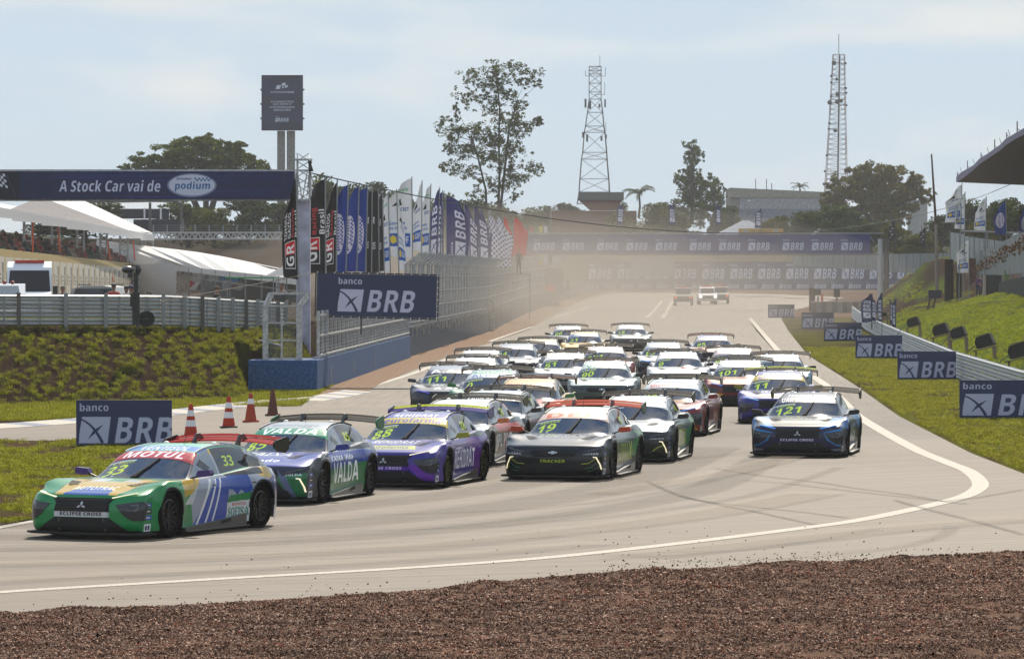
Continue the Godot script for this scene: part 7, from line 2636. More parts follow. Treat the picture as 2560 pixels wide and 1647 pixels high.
	for q in sheets:
		var d := lerpf(296.0, 262.0, (q[0] - 470.0) / 140.0)
		var a := at((q[0] + q[1]) / 2, q[2], d)
		var t := thing("hanging_sheet", q[5] + " hanging under the service tent", "sheet", Vector3(a.x, at(0, q[3], d).y, a.z))
		part("sheet", flag_cloth((q[1] - q[0]) / FL * d, (q[3] - q[2]) / FL * d, 1.0, int(q[0]), 0.05, 0.05), plain(q[4], 0.6), t, Vector3(-(q[1] - q[0]) / FL * d / 2, (q[3] - q[2]) / FL * d, 0))
	var pd := thing("red_patch", "red triangle sewn on the white sheet under the service tent", "patch", at(483, 716, 294))
	var ps := Shape.new()
	ps.prism(PackedVector2Array([Vector2(-0.25, -0.1), Vector2(0.25, 0.35), Vector2(-0.25, 0.4)]), -0.02, 0.02)
	part("patch", ps.done(), plain(Color8(200, 60, 50), 0.7), pd)
	var tb := thing("green_table", "green topped folding tables under the service tent", "table", at(625, 727, 230))
	var tt := Shape.new()
	tt.box(Vector3(-1.3, 0.65, -0.5), Vector3(1.3, 0.72, 0.3))
	part("tabletop", tt.done(), plain(Color8(40, 150, 80), 0.6), tb)
	for x in [-1.2, 1.2]:
		var s := Shape.new()
		s.bar(Vector3(x, -0.4, 0), Vector3(x, 0.65, 0), 0.05)
		part("leg", s.done(), M.galv, tb)
	for q in [[455, 0], [700, 1]]:
		var t := thing("lattice_post", ["square lattice post at the end wall of the service tent", "grey umbrella pole beside the white truss leg"][q[1]], "truss leg", Vector3.ZERO)
		var s := Shape.new()
		var d: float = [299.0, 235.0][q[1]]
		for o in [-0.2, 0.2]:
			s.bar(at(q[0], 740, d) + Vector3(o, 0, 0), at(q[0], 672 + q[1] * 20, d) + Vector3(o, 0, 0), 0.06)
		for k in 6:
			s.bar(at(q[0], 738 - k * 11, d) + Vector3(-0.2, 0, 0), at(q[0], 727 - k * 11, d) + Vector3(0.2, 0, 0), 0.04)
		part("truss", s.done(), M.steel, t)
	var um := thing("grey_umbrella", "dark grey market umbrella beside the white truss leg", "umbrella", at(716, 735, 200))
	var us := Shape.new()
	for i in 8:
		var t0 := TAU * i / 8
		var t1 := TAU * (i + 1) / 8
		us.tri(Vector3(cos(t1) * 1.0, 0.82, sin(t1) * 1.0), Vector3(cos(t0) * 1.0, 0.82, sin(t0) * 1.0), Vector3(0, 1.35, 0))
	part("canopy", us.done(), plain(lin(0.2, 0.21, 0.23), 0.7), um)
	var up2 := Shape.new()
	up2.bar(Vector3(0, -0.5, 0), Vector3(0, 1.3, 0), 0.05)
	part("pole", up2.done(), M.galv, um)
	# white lattice footbridge girder with mesh fence above
	var fb := thing("truss_girder", "white lattice girder running behind the service tent", "girder")
	var s := Shape.new()
	var d := 372.0
	for y in [581.0, 597.0]:
		s.bar(at(380, y, d), at(742, y, d), 0.14)
	for i in 24:
		var x := lerpf(382.0, 726.0, i / 23.0)
		s.bar(at(x, 597, d), at(x + 7.5, 581, d), 0.09)
		s.bar(at(x + 7.5, 581, d), at(x + 15, 597, d), 0.09)
	part("truss", s.done(), plain(lin(0.45, 0.44, 0.42), 0.6), fb)
	var wf := thing("mesh_fence", "thin mesh fence on posts above the white lattice girder", "fence")
	for i in 11:
		var p := Shape.new()
		var x := 382.0 + i * 35.0
		p.bar(at(x, 604, d + 4), at(x, 562, d + 4), 0.09)
		part("post", p.done(), M.galv, wf)
	var wm := Shape.new()
	for k in 7:
		wm.bar(at(380, 563 + k * 5.5, d + 4), at(742, 563 + k * 5.5, d + 4), 0.025)
	part("wire_mesh", wm.done(), M.galv, wf)
	# stage frame in front of the trees
	var sf := thing("stage_frame", "grey truss frame with a dark blue stage below the overhead banner", "stage")
	s = Shape.new()
	d = 385.0
	for q in [[374, 580, 374, 506], [452, 580, 452, 512], [205, 505, 374, 502], [374, 502, 440, 503], [440, 503, 455, 514]]:
		s.bar(at(q[0], q[1], d), at(q[2], q[3], d), 0.22)
	part("truss", s.done(), M.dull_steel, sf)
	var sb := Shape.new()
	sb.box(Vector3(at(330, 0, d).x, at(0, 582, d).y, -d - 4), Vector3(at(450, 0, d).x, at(0, 548, d).y, -d - 1))
	sb.box(Vector3(at(270, 0, d).x, at(0, 545, d).y, -d - 4.5), Vector3(at(412, 0, d).x, at(0, 520, d).y, -d - 4.1))
	part("stage_box", sb.done(), plain(lin(0.012, 0.016, 0.04), 0.8), sf)
	for x in [360.0, 401.0]:
		var p := Shape.new()
		p.bar(at(x, 548, d), at(x, 520, d), 0.14)
		part("white_post", p.done(), M.white, sf)
	build_vehicles()
	build_people()
	# camera crane in front of the rail
	var cc := thing("camera_mast", "black remote camera head with hood lamps on a slim mast before the guard rail", "camera mast", at(339, 812, 133.5))
	s = Shape.new()
	s.box(Vector3(-0.11, 0, -0.08), Vector3(0.11, 0.98, 0.08))
	s.box(Vector3(-0.06, 0.98, -0.06), Vector3(0.06, 1.55, 0.06))
	part("mast", s.done(), M.black, cc)
	s = Shape.new()
	s.bar(Vector3(-0.33, 1.80, 0), Vector3(0.12, 1.80, 0), 0.03)
	s.bar(Vector3(0, 1.5, 0), Vector3(0.02, 1.8, 0), 0.05)
	s.box(Vector3(-0.07, 1.5, -0.08), Vector3(0.10, 1.58, 0.08))
	part("yoke", s.done(), M.black, cc)
	s = Shape.new()
	s.ball(Vector3(-0.25, 1.68, 0), Vector3(0.20, 0.12, 0.18), 12)
	part("hood", s.done(), M.carbon, cc)
	s = Shape.new()
	s.tube(Vector3(-0.2, 1.62, 0.02), Vector3(-0.18, 1.46, 0.06), 0.07, 0.06, 10)
	part("camera_head", s.done(), M.black, cc)
	s = Shape.new()
	s.ball(Vector3(0.07, 1.68, 0), Vector3(0.09, 0.13, 0.10), 10)
	part("motor", s.done(), M.black, cc)
	s = Shape.new()
	for k in 5:
		s.bar(Vector3(-0.11, 0.45 + k * 0.22, 0.1), Vector3(0.1, 0.5 + k * 0.22, 0.1), 0.03)
	s.box(Vector3(-0.17, 0.55, 0.05), Vector3(-0.08, 0.95, 0.14))
	part("bracket", s.done(), M.black, cc)
	# black cable drum
	var dr := thing("cable_drum", "black cable drum lying against the guard rail", "cable drum", at(366, 797, 133.6))
	s = Shape.new()
	s.tube(Vector3(0, 0, -0.15), Vector3(0, 0, 0.06), 0.235, 0.235, 26)
	part("drum", s.done(), M.matt_black, dr)
	s = Shape.new()
	for i in 26:
		var t0 := TAU * i / 26
		var t1 := TAU * (i + 1) / 26
		s.bar(Vector3(cos(t0), sin(t0), 0.05) * Vector3(0.235, 0.235, 1), Vector3(cos(t1), sin(t1), 0.05) * Vector3(0.235, 0.235, 1), 0.025)
	part("drum_rim", s.done(), M.black, dr)
	s = Shape.new()
	s.bar(Vector3(-0.22, -0.02, 0.09), Vector3(0.03, 0.0, 0.09), 0.02)
	s.ball(Vector3(0.02, 0.0, 0.08), Vector3(0.03, 0.03, 0.03), 6)
	part("axle", s.done(), M.dull_steel, dr)
	# loose pipe on the bank
	var pp := thing("loose_pipe", "grey pipe lying on the grass bank beside the fence gate", "pipe")
	s = Shape.new()
	s.tube(at(613, 844, 146), at(705, 866, 141), 0.05, 0.05, 8)
	part("pipe", s.done(), M.galv, pp)

func build_vehicles():
	# ambulance van, nose towards the track
	var t := thing("ambulance_van", "white ambulance van with red roof light bar behind the guard rail", "ambulance", at(72, 765, 185), 0.10)
	var k := 185.0 / FL
	var s := Shape.new()
	# nose profile (z, y), pushed across the width
	var B := Transform3D(Basis(Vector3(0, 0, 1), Vector3.UP, Vector3(-1, 0, 0)), Vector3.ZERO)
	s.prism(PackedVector2Array([Vector2(-3.6, -0.3), Vector2(0.9, -0.3), Vector2(1.0, 0.1), Vector2(0.95, 0.45), Vector2(0.35, 0.62), Vector2(-0.45, 1.62), Vector2(-0.85, 1.84), Vector2(-3.6, 1.88)]), -0.93, 0.93, B)
	part("body", s.done(), plain(Color8(222, 224, 228), 0.35), t)
	s = Shape.new()
	s.quad(Vector3(-0.88, 0.60, 0.40), Vector3(0.88, 0.60, 0.40), Vector3(0.82, 1.50, -0.32), Vector3(-0.82, 1.50, -0.32))
	part("windshield", s.done(), plain(lin(0.012, 0.015, 0.022), 0.15, 0.0, 0.3), t)
	s = Shape.new()
	s.box(Vector3(-0.62, 1.83, -0.95), Vector3(0.62, 1.93, -0.72))
	part("light_bar", s.done(), plain(Color8(190, 40, 34), 0.3), t)
	for x in [-1.08, 1.08]:
		s = Shape.new()
		s.box(Vector3(x - 0.1, 0.45, 0.15), Vector3(x + 0.1, 0.85, 0.30))
		part("mirror", s.done(), M.black, t)
	for x in [-0.94, 0.94]:
		s = Shape.new()
		s.box(Vector3(x - 0.005, 0.6, -1.3), Vector3(x + 0.005, 1.3, -0.4))
		part("side_window", s.done(), M.lamp_glass, t)
	for x in [-0.42, 0.46]:
		s = Shape.new()
		s.ball(Vector3(x, 0.92, -0.02), Vector3(0.11, 0.14, 0.10), 8)
		s.ball(Vector3(x, 0.70, -0.04), Vector3(0.24, 0.16, 0.12), 8)
		part("headrest", s.done(), M.black, t)
	var c := thing("patrol_car", "white patrol car with roof beacons in front of the ambulance", "car", at(8, 765, 178), 0.1)
	s = Shape.new()
	s.prism(PackedVector2Array([Vector2(-2.4, -0.4), Vector2(1.2, -0.4), Vector2(1.2, 0.0), Vector2(1.1, 0.25), Vector2(0.2, 0.42), Vector2(-0.5, 0.88), Vector2(-1.6, 0.90), Vector2(-2.4, 0.5)]), -0.85, 0.62, B)
	part("body", s.done(), plain(Color8(216, 218, 220), 0.35), c)
	s = Shape.new()
	s.quad(Vector3(-0.55, 0.47, 0.14), Vector3(0.66, 0.47, 0.14), Vector3(0.58, 0.82, -0.38), Vector3(-0.5, 0.82, -0.38))
	part("windshield", s.done(), plain(lin(0.16, 0.2, 0.23), 0.1), c)
	for x in [0.02, 0.34]:
		s = Shape.new()
		s.ball(Vector3(x, 0.95, -0.7), Vector3(0.09, 0.09, 0.09), 8)
		part("beacon", s.done(), plain(Color8(130, 40, 36), 0.3), c)
	c = thing("silver_car", "silver estate car roof showing over the guard rail", "car", at(240, 765, 185), -0.1)
	s = Shape.new()
	s.prism(PackedVector2Array([Vector2(-1.0, -0.5), Vector2(1.0, -0.5), Vector2(1.05, 0.45), Vector2(0.85, 0.78), Vector2(0.4, 0.86), Vector2(-0.4, 0.86), Vector2(-0.9, 0.74), Vector2(-1.05, 0.45)]), -2.5, 0.6)
	part("body", s.done(), plain(Color8(150, 148, 144), 0.3, 0.3), c)
	s = Shape.new()
	s.quad(Vector3(-0.9, 0.42, 0.61), Vector3(0.9, 0.42, 0.61), Vector3(0.76, 0.74, 0.605), Vector3(-0.76, 0.74, 0.605))
	part("windshield", s.done(), M.lamp_glass, c)
	for x in [-0.7, 0.7]:
		s = Shape.new()
		s.bar(Vector3(x, 0.9, -2.2), Vector3(x, 0.9, 0.3), 0.05)
		part("roof_rail", s.done(), M.black, c)

# one continuous body by surface nets over tapered capsules
func body_mesh(bones: Array, cell: float, tints: Callable) -> ArrayMesh:
	var lo := Vector3(9, 9, 9)
	var hi := -lo
	for b in bones:
		for q in [[b[0], b[2]], [b[1], b[3]]]:
			lo = lo.min(q[0] - Vector3.ONE * (q[1] + cell * 2))
			hi = hi.max(q[0] + Vector3.ONE * (q[1] + cell * 2))
	var n := Vector3i(((hi - lo) / cell).ceil()) + Vector3i.ONE
	var f := PackedFloat32Array()
	f.resize(n.x * n.y * n.z)
	f.fill(9.0)
	for b in bones:
		var a: Vector3 = b[0]
		var ab: Vector3 = b[1] - b[0]
		var l2 := maxf(ab.length_squared(), 1e-6)
		var rr := maxf(b[2], b[3]) + cell * 2.5
		var l := Vector3i(((a.min(b[1]) - Vector3.ONE * rr - lo) / cell).floor()).clamp(Vector3i.ZERO, n - Vector3i.ONE)
		var h := Vector3i(((a.max(b[1]) + Vector3.ONE * rr - lo) / cell).ceil()).clamp(Vector3i.ZERO, n - Vector3i.ONE)
		for z in range(l.z, h.z + 1):
			for y in range(l.y, h.y + 1):
				for x in range(l.x, h.x + 1):
					var p := lo + Vector3(x, y, z) * cell
					var t := clampf((p - a).dot(ab) / l2, 0.0, 1.0)
					var dd := (p - a - ab * t).length() - lerpf(b[2], b[3], t)
					var k := (z * n.y + y) * n.x + x
					var o := f[k]
					if o > 8.0:
						f[k] = dd
					else:
						var m := clampf(0.5 + 0.5 * (o - dd) / 0.03, 0.0, 1.0)
						f[k] = lerpf(o, dd, m) - 0.03 * m * (1.0 - m)
	var ids := {}
	var pts := []
	for z in n.z - 1:
		for y in n.y - 1:
			for x in n.x - 1:
				var k := (z * n.y + y) * n.x + x
				var ks := [k, k + 1, k + n.x, k + n.x + 1, k + n.x * n.y, k + n.x * n.y + 1, k + n.x * n.y + n.x, k + n.x * n.y + n.x + 1]
				var neg := 0
				for q in ks:
					if f[q] < 0.0:
						neg += 1
				if neg == 0 or neg == 8:
					continue
				var sum := Vector3.ZERO
				var cnt := 0
				for e in [[0, 1], [2, 3], [4, 5], [6, 7], [0, 2], [1, 3], [4, 6], [5, 7], [0, 4], [1, 5], [2, 6], [3, 7]]:
					var u := f[ks[e[0]]]
					var v := f[ks[e[1]]]
					if (u < 0.0) != (v < 0.0):
						var t := u / (u - v)
						var pa := Vector3(e[0] & 1, (e[0] >> 1) & 1, e[0] >> 2)
						var pb := Vector3(e[1] & 1, (e[1] >> 1) & 1, e[1] >> 2)
						sum += pa.lerp(pb, t)
						cnt += 1
				ids[k] = pts.size()
				pts.append(lo + (Vector3(x, y, z) + sum / cnt) * cell)
	var st := SurfaceTool.new()
	st.begin(Mesh.PRIMITIVE_TRIANGLES)
	st.set_smooth_group(0)
	for p in pts:
		var c: Color = tints.call(p)
		st.set_color(Color(c.r, c.g, c.b, 1))
		st.add_vertex(p)
	var sy := n.x
	var sz := n.x * n.y
	for z in range(1, n.z - 1):
		for y in range(1, n.y - 1):
			for x in range(1, n.x - 1):
				var k := (z * n.y + y) * n.x + x
				for ax in [[1, sy, sz], [sy, sz, 1], [sz, 1, sy]]:
					var u := f[k]
					var v := f[k + ax[0]]
					if (u < 0.0) == (v < 0.0):
						continue
					var q := [ids.get(k, -1), ids.get(k - ax[1], -1), ids.get(k - ax[1] - ax[2], -1), ids.get(k - ax[2], -1)]
					if q.has(-1):
						continue
					if u < 0.0:
						q.reverse()
					for i in [q[0], q[1], q[2], q[0], q[2], q[3]]:
						st.add_index(i)
	st.generate_normals()
	return st.commit()

func person(label: String, at_feet: Vector3, turn: float, shirt: Color, trousers: Color, hair: Color, arm: float, cap := false, group := ""):
	var t := thing("person", label, "person", at_feet, turn, group)
	var bones := [
		[Vector3(0, 0.98, 0), Vector3(0, 1.22, 0.01), 0.135, 0.15], [Vector3(-0.12, 1.38, 0), Vector3(0.12, 1.38, 0), 0.085, 0.085], [Vector3(0, 1.22, 0), Vector3(0, 1.38, 0), 0.15, 0.12], [Vector3(0, 1.40, 0), Vector3(0, 1.53, 0.01), 0.06, 0.055],
		[Vector3(0, 1.62, 0.02), Vector3(0, 1.68, 0.01), 0.085, 0.092], [Vector3(0, 1.58, 0.05), Vector3(0, 1.60, 0.04), 0.05, 0.06], [Vector3(0, 1.625, 0.105), Vector3(0, 1.60, 0.118), 0.012, 0.016],
		[Vector3(-0.09, 0.95, 0), Vector3(-0.10, 0.50, 0.02), 0.095, 0.065], [Vector3(0.09, 0.95, 0), Vector3(0.11, 0.50, 0.03), 0.095, 0.065], [Vector3(-0.10, 0.50, 0.02), Vector3(-0.10, 0.09, 0), 0.06, 0.042], [Vector3(0.11, 0.50, 0.03), Vector3(0.11, 0.09, 0), 0.06, 0.042],
		[Vector3(-0.10, 0.05, -0.03), Vector3(-0.12, 0.045, 0.15), 0.045, 0.04], [Vector3(0.11, 0.05, -0.03), Vector3(0.13, 0.045, 0.15), 0.045, 0.04],
		[Vector3(-0.21, 1.37, 0), Vector3(-0.26, 1.10, 0.02 + arm * 0.1), 0.055, 0.042], [Vector3(0.21, 1.37, 0), Vector3(0.26, 1.10, 0.02 + arm * 0.1), 0.055, 0.042],
		[Vector3(-0.26, 1.10, 0.02 + arm * 0.1), Vector3(-0.22, 0.88 + arm * 0.25, 0.10 + arm * 0.2), 0.04, 0.03], [Vector3(0.26, 1.10, 0.02 + arm * 0.1), Vector3(0.22, 0.88 + arm * 0.25, 0.10 + arm * 0.2), 0.04, 0.03]]
	for sd in [-1.0, 1.0]:
		var w := Vector3(0.22 * sd, 0.88 + arm * 0.25, 0.10 + arm * 0.2)
		bones.append([w, w + Vector3(0, -0.08, 0.02), 0.03, 0.035])
		for k in 4:
			bones.append([w + Vector3((k - 1.5) * 0.018, -0.09, 0.02), w + Vector3((k - 1.5) * 0.02, -0.155 + absf(k - 1.3) * 0.012, 0.045), 0.011, 0.009])
		bones.append([w + Vector3(-0.03 * sd, -0.04, 0.025), w + Vector3(-0.05 * sd, -0.10, 0.05), 0.012, 0.010])
	var skin := Color(0.30, 0.16, 0.10)
	var tint := func(p: Vector3) -> Color:
		if p.y > 1.66 and p.z < 0.09 or p.y > 1.55 and p.z < -0.02:
			return hair
		if p.y > 1.63 and p.y < 1.655 and absf(absf(p.x) - 0.035) < 0.014 and p.z > 0.07:
			return Color(0.03, 0.02, 0.02)
		if p.y > 1.45:
			return skin
		if absf(p.x) > 0.17 and p.y < 1.16 + arm * 0.0:
			return skin
		if p.y > 0.95:
			return shirt
		return trousers if p.y > 0.08 else Color(0.03, 0.03, 0.03)
	var m := plain(Color.WHITE, 0.75)
	m.vertex_color_use_as_albedo = true
	part("body", body_mesh(bones, 0.02, tint), m, t)
	if cap:
		var s := Shape.new()
		s.ball(Vector3(0, 1.70, 0.01), Vector3(0.105, 0.085, 0.11), 12)
		s.box(Vector3(-0.07, 1.69, 0.09), Vector3(0.07, 1.705, 0.20))
		part("cap", s.done(), plain(hair.linear_to_srgb(), 0.7), t)

func build_people():
	var g := 1.72
	for q in [[283, 712, 175, 0.3, Color(0.45, 0.05, 0.03), Color(0.03, 0.03, 0.03), true, "person in a red shirt and dark cap behind the guard rail"], [315, 718, 172, -0.2, Color(0.25, 0.25, 0.27), Color(0.02, 0.02, 0.025), true, "person in a dark cap left of the camera mast"], [326, 716, 171, 0.4, Color(0.4, 0.4, 0.42), Color(0.04, 0.05, 0.12), true, "person in a blue cap just beside the camera mast"], [155, 718, 180, 0.1, Color(0.04, 0.04, 0.05), Color(0.012, 0.01, 0.01), false, "person with dark hair low behind the rail, right of the ambulance"], [541, 718, 165, 1.2, Color(0.02, 0.02, 0.022), Color(0.10, 0.055, 0.025), false, "person with brown hair in black walking behind the guard rail"], [704, 710, 160, -0.4, Color(0.02, 0.02, 0.022), Color(0.012, 0.01, 0.01), false, "person in black standing beside the truss leg"], [372, 731, 178, 0.0, Color(0.05, 0.05, 0.06), Color(0.015, 0.012, 0.012), false, "person whose head top shows right of the camera mast"]]:
		var head := at(q[0], q[1], q[2])
		person(q[7], Vector3(head.x, head.y - g, head.z), q[3], q[4], Color(0.03, 0.035, 0.05), q[5], 0.6, q[6])

# ---------------------------------------------------------------- overhead banner, hanging board
func build_banners():
	var d := 152.0
	var k := d / FL
	var im := Image.create(1400, 136, false, Image.FORMAT_RGBA8)
	im.fill(Color8(26, 32, 74))
	for i in 60:
		var y := rng.randi_range(0, 130)
		im.fill_rect(Rect2i(rng.randi_range(150, 1100), y, rng.randi_range(80, 500), rng.randi_range(1, 3)), Color8(28, 40, 96).lerp(Color8(36, 64, 150), rng.randf() * 0.6))
	im.fill_rect(Rect2i(0, 0, 110, 136), Color8(22, 24, 46))
	# chequered flag held up at the left end (the cartoon figure beside it is left out)
	for a in 3:
		for b in 5:
			if (a + b) % 2 == 0:
				fill_poly(im, PackedVector2Array([Vector2(6 + a * 12 + b * 3, 4 + b * 14 + a * 3), Vector2(18 + a * 12 + b * 3, 7 + b * 14 + a * 3), Vector2(21 + a * 12 + b * 3, 21 + b * 14 + a * 3), Vector2(9 + a * 12 + b * 3, 18 + b * 14 + a * 3)]), Color8(214, 214, 222))
	fill_poly(im, PackedVector2Array([Vector2(48, 14), Vector2(51, 14), Vector2(96, 128), Vector2(93, 128)]), Color8(80, 84, 100))
	put_text(im, "A Stock Car vai de", 296, 42, 480, 58, Color8(206, 208, 228), 0.16)
	var el := PackedVector2Array()
	var e2 := PackedVector2Array()
	for i in 40:
		el.append(Vector2(918 + 116 * cos(TAU * i / 40), 68 + 58 * sin(TAU * i / 40)))
		e2.append(Vector2(918 + 108 * cos(TAU * i / 40), 67 + 51 * sin(TAU * i / 40)))
	fill_poly(im, el, Color8(120, 128, 160))
	fill_poly(im, e2, Color8(196, 200, 218))
	put_text(im, "PETROBRAS", 846, 32, 70, 10, Color8(40, 60, 120), 0.1)
	put_text(im, "podium", 838, 50, 168, 48, Color8(28, 92, 150), 0.1)
	for i in 9:
		for j in 2:
			if (i + j) % 2 == 0:
				im.fill_rect(Rect2i(930 + i * 9, 32 + j * 8, 9, 8), Color8(28, 92, 150))
	var ob := thing("overhead_banner", "long dark blue overhead banner with white slogan and oval logo", "banner")
	var face := printed(im, 0.6)
	var x0 := at(-12, 0, d).x
	var x1 := at(736, 0, d).x
	var s := Shape.new()
	# eleven panels of cloth, a little slack between the ties
	for i in 11:
		var u0 := i / 11.0
		var u1 := (i + 1) / 11.0
		var q := Shape.new()
		var a := lerpf(x0, x1, u0)
		var b := lerpf(x0, x1, u1)
		var yt := at(0, 428, d).y
		var yb := at(0, 498, d).y
		var m := (a + b) / 2
		var um := (u0 + u1) / 2
		q.quad(Vector3(a, yb, -d), Vector3(m, yb, -d - 0.03), Vector3(m, yt, -d - 0.02), Vector3(a, yt, -d), Vector2(u0, 1), Vector2(um, 1), Vector2(um, 0), Vector2(u0, 0))
		q.quad(Vector3(m, yb, -d - 0.03), Vector3(b, yb, -d), Vector3(b, yt, -d), Vector3(m, yt, -d - 0.02), Vector2(um, 1), Vector2(u1, 1), Vector2(u1, 0), Vector2(um, 0))
		part("banner_cloth", q.done(), face, ob)
	for y in [426.0, 500.0]:
		s.bar(at(-12, y, d + 0.3), at(775, y, d + 0.3), 0.07)
		s.bar(at(-12, y, d + 0.9), at(775, y, d + 0.9), 0.07)
	for i in 30:
		var xx := -12 + i * 26.0
		s.bar(at(xx, 426, d + 0.3), at(xx + 13, 500, d + 0.3), 0.04)
		s.bar(at(xx + 13, 500, d + 0.3), at(xx + 26, 426, d + 0.3), 0.04)
	part("truss", s.done(), M.steel, ob)
	var tw := thing("truss_tower", "aluminium truss leg wrapped in white cloth that carries the overhead banner", "truss tower")
	s = Shape.new()
	var c := at(758, 684, d + 0.6)
	var w := 0.21
	for o in [Vector3(-w, 0, -w), Vector3(w, 0, -w), Vector3(w, 0, w), Vector3(-w, 0, w)]:
		s.bar(Vector3(c.x, 0.6, c.z) + o, Vector3(c.x, at(0, 398, d).y, c.z) + o, 0.05)
	for i in 26:
		var y := lerpf(0.8, at(0, 402, d).y, i / 25.0)
		for o in [[-1, 1, 1, 1], [1, 1, 1, -1], [1, -1, -1, -1], [-1, -1, -1, 1]]:
			s.bar(Vector3(c.x + o[0] * w, y, c.z + o[1] * w), Vector3(c.x + o[2] * w, y + 0.27, c.z + o[3] * w), 0.03)
	part("truss", s.done(), M.steel, tw)
	s = Shape.new()
	var yt := at(0, 500, d).y
	s.box(Vector3(c.x - w - 0.03, 0.7, c.z - w - 0.03), Vector3(c.x + w + 0.03, yt, c.z + w + 0.03))
	part("cloth_wrap", s.done(), rough_stuff(lin(0.55, 0.54, 0.66), M.mottle, 0.12, 0.7), tw)
	s = Shape.new()
	s.box(Vector3(c.x - 0.27, at(0, 430, d).y, c.z - 0.27), Vector3(c.x - 0.23, at(0, 490, d).y, c.z + 0.27))
	s.box(Vector3(c.x + 0.23, at(0, 430, d).y, c.z - 0.27), Vector3(c.x + 0.27, at(0, 490, d).y, c.z + 0.27))
	s.box(Vector3(c.x - 0.3, at(0, 400, d).y, c.z - 0.3), Vector3(c.x + 0.3, at(0, 396, d).y, c.z + 0.3))
	part("sleeve_block", s.done(), M.steel, tw)
	var ho := thing("chain_hoist", "black chain hoist hanging beside the top of the truss leg", "hoist", at(774, 420, d - 0.1))
	s = Shape.new()
	s.ball(Vector3(0, 0.2, 0), Vector3(0.075, 0.085, 0.075), 10)
	s.tube(Vector3(0, 0.14, 0), Vector3(0.05, -0.12, 0), 0.05, 0.085, 10)
	part("hoist_body", s.done(), M.black, ho)
	s = Shape.new()
	s.bar(Vector3(-0.02, -0.1, 0), Vector3(-0.1, -1.0, 0), 0.02)
	s.bar(Vector3(0, -0.1, 0), Vector3(0.22, -0.9, 0), 0.02)
	part("chain", s.done(), M.black, ho)
	# long wire from the tower across the straight
	var wr := thing("overhead_wire", "thin overhead wire sagging from the truss leg across the straight", "wire")
	s = Shape.new()
	var a := at(775, 432, d)
	var b := at(2540, 455, 330)
	var prev := a
	for i in 40:
		var t := (i + 1) / 40.0
		var p := a.lerp(b, t)
		p.y -= 2.9 * 4.0 * t * (1.0 - t)
		s.bar(prev, p, 0.035)
		prev = p
	part("wire", s.done(), M.wire, wr)
	var rp := thing("guy_rope", "pale guy rope running from the hanging board down to the guard rail", "rope")
	s = Shape.new()
	s.bar(at(790, 682, 147), at(400, 754, 136), 0.022)
	part("rope", s.done(), M.rope, rp)
	# hanging board over the pit wall end
	d = 146.0
	var navy := Color8(28, 40, 76)
	var hb := thing("hanging_board", "large navy bank banner laced in a black frame above the blue pit wall", "banner", at(940, 792, d), 0.0)
	hb.rotation.z = -0.024
	var W := 300.0 / FL * d
	var Hh := 106.0 / FL * d
	panel("board_face", printed(board_picture(600, 212, navy, Color8(190, 186, 208), 0.175, 0.09, 0.66, 0.80), 0.6), W, Hh, 0.04, hb, Vector3.ZERO)
	s = Shape.new()
	for q in [[-W / 2 - 0.05, -0.03, W / 2 + 0.05, -0.03], [-W / 2 - 0.05, Hh + 0.03, W / 2 + 0.05, Hh + 0.03], [-W / 2 - 0.04, -0.03, -W / 2 - 0.04, Hh + 0.03], [W / 2 + 0.05, -0.03, W / 2 + 0.05, Hh + 0.03]]:
		s.bar(Vector3(q[0], q[1], 0), Vector3(q[2], q[3], 0), 0.045)
	part("frame", s.done(), M.black, hb)
	s = Shape.new()
	for i in 15:
		var x := lerpf(-W / 2, W / 2, i / 14.0)
		for y in [-0.03, Hh + 0.03]:
			s.bar(Vector3(x, y - 0.03, 0.03), Vector3(x + 0.02, y + 0.03, 0.03), 0.02)
	for i in 8:
		var y := lerpf(0, Hh, i / 7.0)
		s.bar(Vector3(W / 2, y, 0.03), Vector3(W / 2 + 0.06, y + 0.01, 0.03), 0.02)
	part("lacing", s.done(), M.white, hb)
	s = Shape.new()
	for x in [-W / 2 + 0.3, -W / 2 + 1.5]:
		s.bar(Vector3(x, -0.6, -0.1), Vector3(x, Hh, -0.1), 0.06)
	s.bar(Vector3(-W / 2 + 0.3, Hh * 0.5, -0.08), Vector3(W / 2, Hh * 0.5, -0.08), 0.05)
	part("bracket", s.done(), M.dull_steel, hb)
	# marshal behind the fence top
	person("marshal in dark overalls standing above the debris fence below the red flags", Vector3(at(1297, 0, 322).x, 3.75, -322), 0.2, Color(0.03, 0.03, 0.03), Color(0.03, 0.03, 0.03), Color(0.04, 0.03, 0.02), 0.8)
	var pf := thing("marshal_platform", "small steel marshal platform behind the debris fence", "platform", Vector3(at(1297, 0, 322).x, 3.65, -322.2))
	s = Shape.new()
	s.box(Vector3(-0.9, 0, -0.6), Vector3(0.9, 0.08, 0.6))
	part("deck", s.done(), M.galv, pf)
	for x in [-0.8, 0.8]:
		var l := Shape.new()
		l.bar(Vector3(x, 0, 0), Vector3(x, -3.2, 0), 0.08)
		part("leg", l.done(), M.galv, pf)

# ---------------------------------------------------------------- right-hand side
func on_hill(px: float, d: float) -> Vector3:
	var x := (px - 1280.0) / FL * d
	return Vector3(x, height(x, d), -d)

